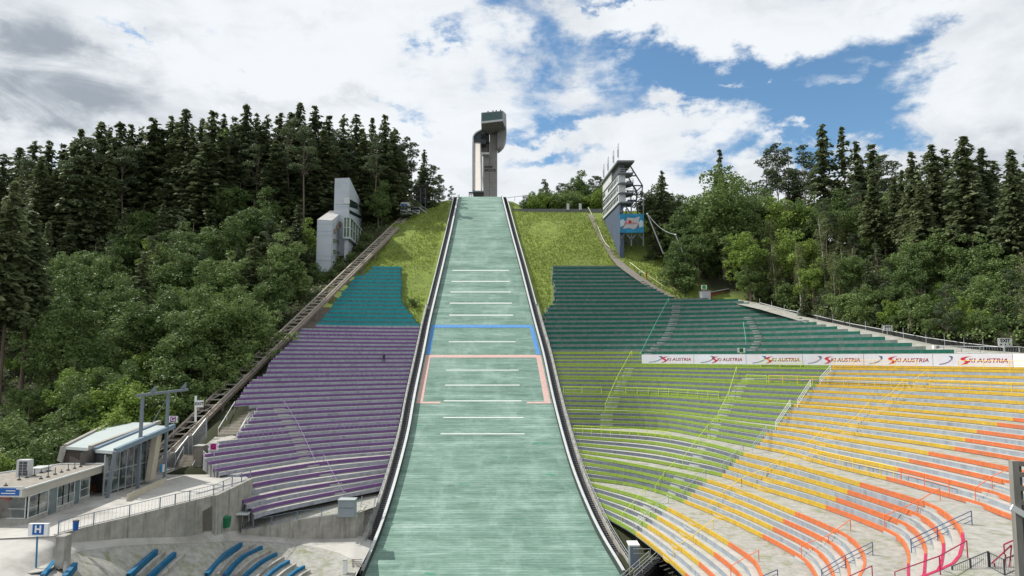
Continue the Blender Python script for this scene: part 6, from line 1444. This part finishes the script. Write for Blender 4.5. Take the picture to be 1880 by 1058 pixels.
mb = MB(); mb.prism([P3(168, 903, g0.y + 2.8), P3(197, 905, g0.y + 1.3), P3(210, 830, g0.y + 1.3), P3(178, 828, g0.y + 2.8)], (0, .3, 0)); mb.build('end_glazing', m_dark, stn)
mb = MB(); mb.prism([up(ga + bk2 * 3, PLZ), up(gb_ + bk2 * 3, PLZ), Vector((gb_.x + bk2.x * 3, gb_.y + bk2.y * 3, zA1 + .2)), Vector((ga.x + bk2.x * 3, ga.y + bk2.y * 3, zA0 + .2))], (0, .2, 0)); mb.build('inner_wall', mat('station_interior', (.14, .13, .12), .9, .3), stn)
mb = MB(); a = PZ_(232, 921); b = PZ_(302, 888.5); 
mb.prism([a, b, up(b, PLZ + .75), up(a, PLZ + .75)], (0, .5, 0)); mb.build('low_wall', m_cream, stn)
mb = MB(); a = PZ_(196.5, 914.5) ; mb.beam(a, P3(211, 829, a.y), .32); mb.build('raking_post', m_bluegrey, stn)
pf = thing('portal_frame', 'tall blue-grey steel portal of two posts and a tilted beam in front of the station', 'mast', PZ_(253, 897))
pa = PZ_(252.5, 897); pb = PZ_(301.5, 885); ta = P3(262, 730, pa.y); tb = P3(309, 724, pb.y)
for s, t in ((pa, ta), (pb, tb)): mb = MB(); mb.beam(s, t, .32); mb.build('post', m_bluegrey, pf)
dv = (tb - ta).normalized(); mb = MB(); mb.beam(ta - dv * 1.0 + Vector((0, 0, .3)), tb + dv * 3.6 + Vector((0, 0, .3)), .30, .32); mb.build('beam', m_bluegrey, pf)
for f in (.35, 1.6):
    mb = MB(); s = ta.lerp(tb, f); mb.prism([s + Vector((-.3, 0, .5)), s + Vector((.35, 0, .6)), s + Vector((.3, 0, 1.3))], (0, .3, 0)); mb.build('floodlight', m_bluegrey, pf)
mb = MB(); mb.tube(tb + Vector((0, 0, -.3)), P3(280, 776, pb.y + 4), .05, 6); mb.build('stay', m_bluegrey, pf)
# signs
def signboard(name, label, u, v0, v1, w, Y, bg, word, inner, lettm, post_to, group=None, ang=0.0, body2=None, pole=m_metal):
    c = P3(u, (v0 + v1) / 2, Y); hgt = P3(u, v0, Y).z - P3(u, v1, Y).z; wid = w / F * Y * 1.0; foot = P3(u, post_to, Y)
    o = thing(name, label, 'sign', foot, group); ca, sa = math.cos(ang), math.sin(ang)
    xd = Vector((ca, sa, 0)); yd = Vector((sa, -ca, 0))
    def bx(x0, x1, z0, z1, d, nm, m, par=o, dep=.04):
        mb = MB(); mb.prism([c + xd * x0 + Vector((0, 0, z0)) + yd * d, c + xd * x1 + Vector((0, 0, z0)) + yd * d, c + xd * x1 + Vector((0, 0, z1)) + yd * d, c + xd * x0 + Vector((0, 0, z1)) + yd * d], yd * dep); return mb.build(nm, m, par)
    bd = bx(-wid / 2, wid / 2, -hgt / 2, hgt / 2, 0, 'board', bg)
    if inner: iw = hgt * .42; bx(-iw, iw, -iw, iw, .045, 'panel', inner, bd, .01)
    if word: text('lettering', word, hgt * (.95 if inner else .72) * (1 if len(word) == 1 else .82), c + yd * .07 + Vector((0, 0, 0 if (inner or body2 is None) else hgt * .16)), xd, (0, 0, 1), lettm, bd, bold=hgt * .012)
    if body2:
        for k, x in enumerate((-.28, 0, .3)): bx(wid * x - .06 * hgt - (0.08 * hgt if k == 0 else 0), wid * x + .08 * hgt, -hgt * .4, -hgt * .22, .045, 'pictogram', lettm if k < 2 else m_sgreen, bd, .01)
    elif word in ('G', 'D'):
        for s_ in (-1, 1):
            mb = MB(); q = c + xd * (wid * .42 * s_) + yd * .05; mb.prism([q + xd * (.12 * hgt * s_), q + Vector((0, 0, .14 * hgt)), q + Vector((0, 0, -.14 * hgt))], yd * .01); mb.build('arrow', m_black, bd)
    if post_to > v1:
        mb = MB(); mb.tube(foot - Vector((0, 0, .2)), Vector((foot.x, Y, c.z - hgt / 2 + .02)) + Vector((0, .05, 0)), .05, 8); mb.build('post', pole, o)
    return o
signboard('block_sign', 'small white sign with a purple square lettered G beside the portal frame', 318, 764, 776, 17, 98, m_white, 'G', mat('sign_purple', (.20, .02, .20), .5, .03), m_white, 800)
signboard('block_sign', 'white sign with a magenta square lettered G on a post left of the purple rows', 392, 814, 827, 19, 93, m_white, 'G', m_pink, m_black, 858)
signboard('block_sign', 'small white sign with a green square lettered D above the advertising wall', 1361, 639, 647.5, 14, 113, m_white, 'D', m_sgreen, m_black, 674, pole=m_yrail)
signboard('exit_sign', 'large white EXIT sign at the right end of the rim fence', 1845, 621, 635.5, 26, 92, m_white, 'EXIT', None, m_black, 655, body2=True)
signboard('exit_sign', 'middle white EXIT sign behind the rim fence', 1630, 597.5, 607.5, 17, 112, m_white, 'EXIT', None, m_black, 625, body2=True)
signboard('exit_sign', 'smallest farthest white EXIT sign behind the upper rim fence', 1471, 569, 578.5, 14, 131, m_white, 'EXIT', None, m_black, 592, body2=True)
ex = signboard('exit_sign', 'tilted pale EXIT sign on a thick white post beside the track, lower left', 366, 735, 748, 14, 100, m_white, 'EXIT', None, m_black, 748, ang=.55)
mb = MB(); mb.tube(P3(359, 775, 100), P3(359.5, 727, 100), .16, 8); mb.build('post', m_white, ex)
hs = thing('stop_sign_board', 'white bus stop sign with a blue panel lettered H on a blue post', 'sign', PZ_(66, 1044, -17.35)); ft = PZ_(66, 1044, -17.35)
cH = P3(75, 971, ft.y); s_ = ft.y / F
def hb(x0, x1, z0, z1, d, nm, m, par, dep=.05):
    mb = MB(); mb.prism([cH + Vector((x * s_, -d, z * s_)) for x, z in ((x0, z0), (x1, z0), (x1, z1), (x0, z1))], (0, -dep, 0)); return mb.build(nm, m, par)
hbd = hb(-19, 16, -12, 10, 0, 'board', m_white, hs, .25); hb(-11, 9, -9, 9, .26, 'panel', m_signblue, hbd, .01)
text('lettering', 'H', 17 * s_, cH + Vector((-1 * s_, -.28, 0)), (1, 0, 0), (0, 0, 1), m_white, hbd, bold=.03)
mb = MB(); mb.tube(ft, cH + Vector((-7 * s_, .1, -10 * s_)), .07, 8); mb.build('post', mat('post_blue', (.03, .17, .32), .5, .05), hs)
mb = MB(); mb.tube(ft - Vector((0, 0, .05)), ft + Vector((0, 0, .03)), 1.25, 20); mb.build('base', m_conc, hs)
bin_ = thing('litter_bin', 'small dark blue litter bin hanging on the plaza railing', 'bin', PZ_(141, 975)); p = PZ_(141, 976) + Vector((0, -.2, .15)); mb = MB(); mb.tube(p, p + Vector((0, 0, .8)), .2, 12, 0, .25); mb.build('body', m_signblue, bin_); mb = MB(); mb.tube(p + Vector((0, 0, .8)), p + Vector((0, 0, .88)), .27, 12); mb.build('rim', m_dark, bin_)
bin2 = thing('info_box', 'blue information box on the portal post near the station', 'box', P3(297, 864, pb.y - .4)); mb = MB(); a = P3(293, 867, pb.y - .4); b = P3(298, 853, pb.y - .4); mb.box(a.x, b.x, a.y, a.y + .25, a.z, b.z); mb.build('casing', mat('info_blue', (.03, .25, .50), .5, .05), bin2); mb = MB(); c = P3(301, 853, pb.y - .4); mb.box(b.x + .02, c.x, a.y - .02, a.y + .2, a.z, b.z); mb.build('notice', m_white, bin2)
gb2 = thing('green_container', 'green plastic container standing at the foot of the retaining wall', 'container', P3(413, 972, 83)); p = PZ_(414, 968, BPz[6] + .6); mb = MB(); mb.tube(p, p + Vector((0, 0, 1.15)), .5, 12, 0, .62); mb.build('body', m_greenbag, gb2); mb = MB(); mb.tube(p + Vector((0, 0, 1.15)), p + Vector((.05, 0, 1.3)), .66, 12, 0, .3); mb.build('lid', m_greenbag, gb2)
# steel and concrete stairs from the plaza up to the purple terrace
def stair(name, label, a, b, w, n, m, rail=None, side=1):
    o = thing(name, label, 'stairs', tuple(a), None); d = b - a; h = Vector((d.x, d.y, 0)).normalized(); s = Vector((h.y, -h.x, 0)) * w / 2; mb = MB()
    for i in range(n):
        p = a + d * (i / n); q = a + d * ((i + 1) / n); r = Vector((0, 0, -.35)); z = Vector((0, 0, q.z - p.z))
        mb.hexa([p - s + r, p + s + r, Vector((q.x, q.y, p.z)) + s + r, Vector((q.x, q.y, p.z)) - s + r], [p - s + z, p + s + z, Vector((q.x, q.y, q.z)) + s, Vector((q.x, q.y, q.z)) - s])
    mb.build('step', m, o)
    if rail:
        for sg_ in (-1, 1):
            mb = MB(); mb.pipe([a + s * sg_ + Vector((0, 0, 1)), b + s * sg_ + Vector((0, 0, 1.1))], .06, 6)
            for f in (0, .5, 1): p = a.lerp(b, f) + s * sg_; mb.tube(p, p + Vector((0, 0, 1.05)), .04, 6)
            mb.build('handrail', rail, o)
    return o
m_sconc = mat('stair_concrete', (.36, .33, .28), .95, .15, 1.2)
stair('concrete_stairs', 'stair flight from the plaza between the mesh fence and the grey shed', PZ_(336, 868), P3(353, 836, 97), 3.0, 12, m_sconc, m_metal)
stair('concrete_stairs', 'stair flight with white handrails rising beside the upper left edge of the purple rows', P3(421, 799, 103), P3(450, 750, 111), 3.2, 18, m_sconc, m_white)
mb = MB(); o = thing('stair_cheek', 'slanted pale concrete cheek wall along the right side of the upper stairs', 'wall', P3(436, 799, 102)); mb.prism([P3(433, 800, 102), P3(440, 803, 102), P3(472, 762, 108), P3(472, 747, 109), P3(461, 748, 109)], (0.6, .5, 0)); mb.build('wall_body', m_conc, o)
mb = MB(); o = thing('landing', 'pale concrete landing between the two stair flights beside the purple terrace', 'landing', P3(410, 810, 100)); mb.prism([P3(372, 822, 97), P3(405, 811, 98), P3(440, 803, 101), P3(420, 798, 104), P3(395, 802, 103)], (0, 0, -.5)); mb.build('slab', m_conc, o)
shd = thing('ticket_shed', 'brownish grey narrow shed beside the stairs at the end of the plaza', 'shed', PZ_(362, 868)); a = P3(353.5, 868, 95.5); b = P3(371.5, 820, 95.5); mb = MB(); mb.box(a.x, b.x, 95.5, 97.2, a.z, b.z); mb.build('body', mat('shed_grey', (.25, .225, .19), .85, .1), shd); mb = MB(); mb.box(a.x - .1, b.x + .1, 95.4, 97.3, b.z, b.z + .1); mb.build('roof', m_conc, shd)
mb = MB(); c = P3(361, 857, 95.4); mb.box(c.x, b.x, 95.38, 95.5, P3(0, 868, 95.4).z, P3(0, 856, 95.4).z); mb.build('barred_hatch', m_metal, shd)
wg = thing('wing_wall', 'triangular concrete wing wall closing the left end of the purple rows', 'wall', PZ_(385, 870)); mb = MB(); mb.prism([P3(371.8, 870, 94.8), P3(406, 873, 92.5), P3(407, 868, 92.5), P3(373, 836, 95.2)], (0.2, .5, 0)); mb.build('wall_body', m_conc, wg)
mb = MB(); mb.pipe([P3(373, 828, 95.3), P3(406, 858, 92.5)], .06, 6); mb.pipe([P3(373, 832, 95.3), P3(406, 862, 92.5)], .04, 6)
for u, v in ((373, 828), (390, 843.5), (406, 858)): mb.tube(P3(u, v, 94), P3(u, v + 10, 94), .05, 6)
mb.build('railing', m_metal, wg)
# grey mesh screens beside the track
scr = thing('mesh_screen', 'tall grey mesh screen stepping down beside the lower end of the funicular track', 'fence', P3(350, 840, 99)); mb = MB(); px_ = [(265, 832, 888), (300, 836, 872), (322, 831, 866), (346, 801, 850), (353, 800, 846), (378, 769, 806), (379.5, 769, 803)]
for (a, t0, b0), (c, t1, b1) in zip(px_[:-1], px_[1:]):
    Ya = 92.5 + (a - 265) * .085; Yb = 92.5 + (c - 265) * .085; mb.quad(P3(a, b0, Ya), P3(c, b1, Yb), P3(c, t1, Yb), P3(a, t0, Ya))
m_net = bpy.data.materials.new('wire_mesh'); m_net.use_nodes = True; n_ = m_net.node_tree.nodes; l_ = m_net.node_tree.links; tr_ = n_.new('ShaderNodeBsdfTransparent'); mx_ = n_.new('ShaderNodeMixShader'); mx_.inputs[0].default_value = .42; n_['Principled BSDF'].inputs['Base Color'].default_value = (.30, .32, .33, 1); l_.new(tr_.outputs[0], mx_.inputs[1]); l_.new(n_['Principled BSDF'].outputs[0], mx_.inputs[2]); l_.new(mx_.outputs[0], n_['Material Output'].inputs[0])
mb.build('mesh_panel', m_net, scr); mb = MB()
for (a, t0, b0), (c, t1, b1) in zip(px_[:-1], px_[1:]):
    Ya = 92.5 + (a - 265) * .085; Yb = 92.5 + (c - 265) * .085; mb.beam(P3(a, t0, Ya), P3(c, t1, Yb), .12); mb.beam(P3(a, t0, Ya), P3(a, b0, Ya), .09)
mb.beam(P3(379.5, 769, 102.2), P3(379.5, 803, 102.2), .1); mb.build('frame', m_metal, scr)
# low platform by the green container
lp = thing('timber_platform', 'small pale platform with short wooden steps against the wall end', 'platform', P3(440, 945, 86)); mb = MB(); mb.prism([P3(428, 944, 85), P3(458, 944, 86), P3(461, 938, 87.5), P3(440, 938, 87.5)], (0, 0, -.15)); mb.build('deck', m_rimtop, lp)
for u in (432, 445, 457): mb = MB(); mb.beam(P3(u, 944, 85.8), P3(u, 958, 85.8), .12); mb.build('leg', m_oldwood, lp)
for k in range(5): mb = MB(); mb.beam(P3(423 - k, 946 + k * 3.2, 84.8), P3(431 - k, 946 + k * 3.2, 84.8), .3, .06); mb.build('step', m_oldwood, lp)
# ------------------------------------------------------------------ right side details
ps = thing('dirt_path', '', None, (0, 0, 0)); bpy.data.objects.remove(ps)
pl = [(1078, 384, 203), (1085, 398, 197), (1094, 414, 190), (1104, 434, 183), (1116, 452, 177.5), (1128, 468, 172.5), (1142, 488, 167), (1158, 500, 163.5), (1178, 514, 160.5), (1200, 528, 158), (1222, 541, 156.2), (1240, 547.5, 155.5)]
L1 = []; L2 = []
for i, (u, v, Y) in enumerate(pl):
    q = P3(u, v, Y); w = 1.0 if i < 6 else 1.25; z = max(gz(q.x, Y) + .14, q.z if i > 5 else -99); L1.append(Vector((q.x - w, Y - .3, z))); L2.append(Vector((q.x + w, Y + .3, z)))
sheet('dirt_path', [L1, L2], m_stone, 3)
def lrail(label, pts, m, hgt=.9, grp='pale rails beside the dirt path'):
    P_ = [P3(*p) for p in pts]; o = thing('path_rail', label, 'railing', tuple(P_[0]), grp); mb = MB(); mb.pipe(P_, .07, 6); mb.build('rail', m, o)
    for i in range(len(P_)): mb = MB(); mb.tube(P_[i] - Vector((0, 0, hgt)), P_[i], .05, 5); mb.build('post', m, o)
m_ywr = mat('pale_yellow_rail', (.62, .66, .36), .5, .05)
lrail('long pale yellow rail following the upper dirt path down from the crest', [(1080, 381, 203), (1089, 398, 196), (1098, 417, 188), (1106, 437, 181), (1112, 447, 178), (1119, 454, 175.5)], m_ywr)
lrail('pale yellow rail beside the lower dirt path, the nearer of two parallel ones', [(1157, 482, 166.5), (1176, 497, 163), (1193, 508, 160.5), (1215, 523, 158.5), (1237, 536, 157)], m_ywr)
lrail('short pale rail on the grass above the lower dirt path', [(1205, 509, 162), (1226, 522, 160), (1246, 535, 158.5), (1262, 541, 158)], m_ywr)
lrail('short upright pale pipe on the grass near the terrace corner', [(1265, 530, 158), (1269, 542, 157)], m_metal, .3)
kb = thing('concrete_kiosk', 'pale concrete block kiosk at the top right corner of the dark green terrace', 'kiosk', P3(1296, 552, 152)); a = P3(1288.5, 556, 151); b = P3(1304.5, 535, 151); mb = MB(); mb.box(a.x, b.x, 151, 153, a.z, b.z); mb.build('body', mat('kiosk_concrete', (.40, .42, .44), .85, .1), kb)
mb = MB(); mb.box(a.x - .1, b.x + .1, 150.9, 153.1, b.z, b.z + .12); mb.build('roof_slab', m_conc, kb); mb = MB(); c = P3(1305.5, 546, 151.3); mb.box(b.x + .02, c.x + .1, 151.1, 152, c.z - .2, b.z - .1); mb.build('side_post', m_cloth2, kb)
signboard('block_sign', 'tiny white sign with a green square on top of the concrete kiosk', 1292.5, 523.5, 531.5, 10, 151.5, m_white, '', m_sgreen, m_black, 535)
ht = thing('low_shed', 'low brown shed with a pale sloping roof beside the concrete kiosk', 'shed', P3(1320, 546, 155)); mb = MB(); mb.prism([P3(1306, 549, 154), P3(1342, 550, 155), P3(1336, 532, 155), P3(1306, 538, 154)], (0, 3, 0)); mb.build('wall', m_wood, ht); mb = MB(); mb.prism([P3(1305, 537, 153.5), P3(1338, 531, 154.5), P3(1338, 529.5, 154.5), P3(1305, 535.6, 153.5)], (0, 4, 0)); mb.build('roof', m_rimtop, ht)
for lab, a, b, Y in (('leaning pale pole with a rope at the edge of the wood below the billboard', (1188.5, 393), (1218, 466), 165), ('second leaning pale pole lower down at the edge of the wood', (1240, 431), (1276, 520), 158)):
    o = thing('leaning_pole', lab, 'pole', P3(*b, Y), 'leaning poles at the wood edge'); mb = MB(); mb.tube(P3(*b, Y), P3(*a, Y - 1), .17, 8, 0, .13); mb.build('shaft', m_metal, o)
    mb = MB(); mb.tube(P3(a[0], a[1], Y - 1) + Vector((0, 0, -.1)), P3(a[0], a[1], Y - 1) + Vector((0, 0, .2)), .2, 8); mb.build('cap', m_white, o)
rp_ = thing('rope', 'thin rope sagging between the two leaning poles', 'rope', P3(1188.5, 393, 164)); mb = MB(); pts = [P3(1188.5 + 51.5 * f, 393 + 38 * f + 8 * math.sin(f * 3.14), 164 - 7 * f) for f in np.linspace(0, 1, 9)]; mb.pipe(pts, .05, 4); mb.build('strand', m_metal, rp_)
cw = thing('crest_wall', 'low grey wall with a thin rail along the crest right of the landing slope', 'wall', P3(1000, 382, 203)); mb = MB(); a = P3(940, 383.5, 202); b = P3(1106, 383.5, 203); mb.box(a.x, b.x, 202.6, 203.2, a.z - 1.2, a.z + .12); mb.build('wall_body', mat('crest_wall_grey', (.15, .155, .16), .9, .15), cw)
mb = MB(); pts = [P3(927, 364, 215), P3(945, 361.5, 215), P3(960, 360, 215), P3(973, 358.5, 215)]; mb.pipe(pts, .07, 5)
for p in pts: mb.tube(p - Vector((0, 0, 1.4)), p, .06, 5)
mb.build('rail', m_dark, cw)
for i, (u, w) in enumerate(((1043, 4.5), (1065.5, 4.5))):
    o = thing('marker_stone', ('left' if i == 0 else 'right') + ' one of the two small pale upright slabs on the crest', 'slab', P3(u, 382, 202.3), 'pale slabs on the crest'); a = P3(u - w / 2, 382.5, 202.2); b = P3(u + w / 2, 373.5, 202.2); mb = MB(); mb.prism([Vector((a.x, 202.2, a.z - .5)), Vector((b.x, 202.2, a.z - .5)), Vector((b.x, 202.2, b.z - .15)), Vector((a.x, 202.2, b.z))], (0, .4, 0)); mb.build('body', m_rimtop, o)
rr = railing('rim_railing', 'grey barred railing above the right end of the advertising wall', [P3(1733, 648, 97), P3(1800, 650, 92), P3(1845, 651, 89), P3(1872, 651, 87), P3(1905, 656, 84)], .98, m_metal, 3.4)
o, a, b = pbox('board_box', 'small whitish board box standing where the rim path meets the barred railing', 'box', 1715, 1732, 634.5, 643.5, 99, .5, m_white)
for u in (1720.5, 1723.5): mb = MB(); p = P3(u, 643.5, 98.97); q = P3(u, 634.7, 98.97); mb.beam(p, q, .12, .02); mb.build('seam', m_dark, o)
# white cabinet and black steel stairs at the foot of the right stair wall
wc = thing('white_cabinet', 'dark cabinet with a white lid behind the stair wall at the bottom', 'cabinet', P3(1165, 1030, 82)); a = P3(1157, 1026, 82); b = P3(1173, 1003, 82); mb = MB(); mb.box(a.x, b.x, 82, 83.6, a.z - 1, b.z); mb.build('body', m_bluegrey, wc); mb = MB(); mb.box(a.x - .1, b.x + .1, 81.9, 83.8, b.z, b.z + .16); mb.build('lid', m_white, wc)
bs = thing('steel_stairs', 'black steel stairs and platform with grey handrails at the bottom of the slope', 'stairs', P3(1200, 1050, 80))
A_, B_ = P3(1192, 1028, 80.5), P3(1140, 1075, 75); sw = Vector((1.6, 1.2, 0))
for i in range(11):
    f = i / 11; p = A_.lerp(B_, f); mb = MB(); mb.hexa([p + Vector((0, 0, -.06)), p + sw + Vector((0, 0, -.06)), p + sw + Vector((.28, -.28, -.06)), p + Vector((.28, -.28, -.06))], [p, p + sw, p + sw + Vector((.28, -.28, 0)), p + Vector((.28, -.28, 0))]); mb.build('tread', m_grate, bs)
mb = MB(); mb.hexa([A_ + Vector((-.3, 0, -3)), A_ + sw * 1.7 + Vector((0, 0, -3)), B_ + sw * 1.7 + Vector((0, 0, -3)), B_ + Vector((-.3, 0, -3))], [A_ + Vector((-.3, 0, -.12)), A_ + sw * 1.7 + Vector((0, 0, -.12)), B_ + sw * 1.7 + Vector((0, 0, -.12)), B_ + Vector((-.3, 0, -.12))]); mb.build('frame', m_black, bs)
A2_, B2_ = A_ + sw * 1.1, A_ + sw * 1.1 + Vector((3.2, -3.4, -2.0))
for i in range(8):
    f = i / 8; p = A2_.lerp(B2_, f); mb = MB(); mb.beam(p, p + Vector((-1.5, -1.3, 0)), .3, .05); mb.build('tread', m_grate, bs)
mb = MB()
for p0, p1 in ((A_, B_), (A_ + sw, B_ + sw), (A2_, B2_)):
    for h in (.95, .5): mb.tube(p0 + Vector((0, 0, h)), p1 + Vector((0, 0, h)), .035, 6)
    for f in (0, .35, .7, 1): q = p0.lerp(p1, f); mb.tube(q, q + Vector((0, 0, .95)), .03, 6)
c_ = [P3(1163, 1008, 81.5), P3(1194, 1008, 82), P3(1194, 1028, 82)]
mb.pipe(c_, .035, 6); mb.pipe([p - Vector((0, 0, .5)) for p in c_[:2]], .03, 6); mb.build('handrail', m_metal, bs)
# wooden gatepost and dark railing in the bottom right corner, close to the camera
gp = thing('gate_post', 'weathered timber post with cross planks cut by the right edge', 'post', P3(1870, 1058, 24)); Yp = 24.0
mb = MB(); mb.beam(P3(1860.5, 846, Yp), P3(1876, 1100, Yp), .22, .2); mb.build('post', m_oldwood, gp); mb = MB(); mb.beam(P3(1867.5, 850, Yp + .3), P3(1885, 1100, Yp + .3), .16, .16); mb.build('post', mat('dark_old_wood', (.10, .095, .09), .9, .25, 3), gp)
for v in (851, 871, 896, 922): mb = MB(); mb.beam(P3(1866, v, Yp + .12), P3(1960, v + 8, Yp + .4), .05, .17); mb.build('plank', m_oldwood, gp)
mb = MB(); mb.beam(P3(1857, 931, Yp - .15), P3(1930, 975, Yp - .1), .06, .2); mb.build('plank', m_white, gp)
dr = railing('corner_railing', 'dark barred railing in the very bottom right corner', [P3(1750, 1073, 40), P3(1816, 1045, 40.5)], .98, m_dark, 1.6)
dr2 = railing('corner_railing', 'dark barred railing segment by the timber post at bottom right', [P3(1818, 1046, 40.5), P3(1845, 1060, 39), P3(1872, 1048, 39)], .95, m_dark, 1.2)
mg_ = thing('magenta_railing', 'magenta tubular railings beside the timber post at the right edge', 'railing', P3(1855, 1020, 41)); mb = MB()
for a, b in (((1843, 1000), (1865, 990)), ((1843, 1000), (1844, 1018)), ((1820, 1035), (1857, 1001)), ((1863, 984), (1864, 1020)), ((1845, 1025), (1868, 1019)), ((1857, 1001), (1853, 1048)), ((1846, 1018), (1844, 1058)), ((1826, 1034), (1827, 1056)), ((1868, 1019), (1864, 986)), ((1872, 950), (1875, 972))):
    mb.tube(P3(*a, 40.6), P3(*b, 40.6), .04, 6)
mb.build('rail', m_mrail, mg_)
# ------------------------------------------------------------------ people
def person(label, base, h, face, torso, legs, lean=0.0, pose=0):
    o = thing('person', label, 'person', base); z = base[2]; me = bpy.data.meshes.new('body'); k = h / 1.75
    fx, fy = math.sin(face), math.cos(face); rx, ry = fy, -fx
    def P_(r, f, u): return (r * rx * k + f * fx * k, r * ry * k + f * fy * k, u * k)
    st = .12 + .14 * pose
    v = [P_(0, 0, .95), P_(0, .01, 1.2), P_(0, 0, 1.42), P_(0, .02, 1.5), P_(0, .03, 1.64), P_(.19, 0, 1.40), P_(.26, .02 + .1 * pose, 1.12), P_(.25, .12 + .15 * pose, .88), P_(-.19, 0, 1.40), P_(-.26, .02 - .1 * pose, 1.12), P_(-.25, .08, .86), P_(.10, 0, .90), P_(.11, .04 + st * .5, .49), P_(.11, st, .08), P_(.12, st + .14, .04), P_(-.10, 0, .90), P_(-.11, .02 - st * .3, .49), P_(-.11, -st, .08), P_(-.12, -st + .14, .04)]
    e = [(0, 1), (1, 2), (2, 3), (3, 4), (2, 5), (5, 6), (6, 7), (2, 8), (8, 9), (9, 10), (0, 11), (11, 12), (12, 13), (13, 14), (0, 15), (15, 16), (16, 17), (17, 18)]
    me.from_pydata(v, e, []); ob = bpy.data.objects.new('body', me); COL.objects.link(ob); ob.parent = o
    rad = [.15, .14, .13, .055, .10, .06, .045, .04, .06, .045, .04, .09, .065, .05, .04, .09, .065, .05, .04]
    sk = ob.modifiers.new('skin', 'SKIN'); lay = me.skin_vertices[0].data
    for i, r in enumerate(rad): lay[i].radius = (r * k, r * k)
    lay[0].use_root = True; sb = ob.modifiers.new('sub', 'SUBSURF'); sb.levels = 1; sb.render_levels = 1
    dg = bpy.context.evaluated_depsgraph_get(); m2 = bpy.data.meshes.new_from_object(ob.evaluated_get(dg)); ob.modifiers.clear(); ob.data = m2
    m2.materials.clear()
    for m in (torso, legs, m_skin): m2.materials.append(m)
    for p in m2.polygons: zc = p.center.z / k; p.material_index = 2 if (zc > 1.47) else (0 if zc > .93 else 1); p.use_smooth = True
    hb_ = MB(); c = Vector(base) + Vector(P_(0, 0, 1.68)); n = 8
    for i in range(5):
        a0, a1 = math.pi / 2 * i / 5, math.pi / 2 * (i + 1) / 5; hb_.tube(c + Vector((0, 0, .12 * k * math.sin(a0))), c + Vector((0, 0, .12 * k * math.sin(a1))), .115 * k * math.cos(a0), n, 0, .115 * k * math.cos(a1))
    hb_.build('hair', m_hair, o)
    return o
p_, t_ = onS(-1, 704.5, 664, 0); q = surf(-1, p_, t_, 0); person('person in dark clothes walking down the purple rows', (q[0], q[1], q[2] - .1), 1.8, 3.3, m_cloth, m_cloth, pose=.8)
for u, v, Y, l, a, b in ((1175.5, 509, 162.3, 'person in pale top standing on the dirt path, left of two', m_cloth3, m_cloth), (1187, 513, 160.8, 'person in reddish clothes on the dirt path, right of two', m_cloth2, m_cloth2)):
    q = P3(u, v, Y); person(l, (q.x, q.y, q.z), 1.75, 3.0, a, b)
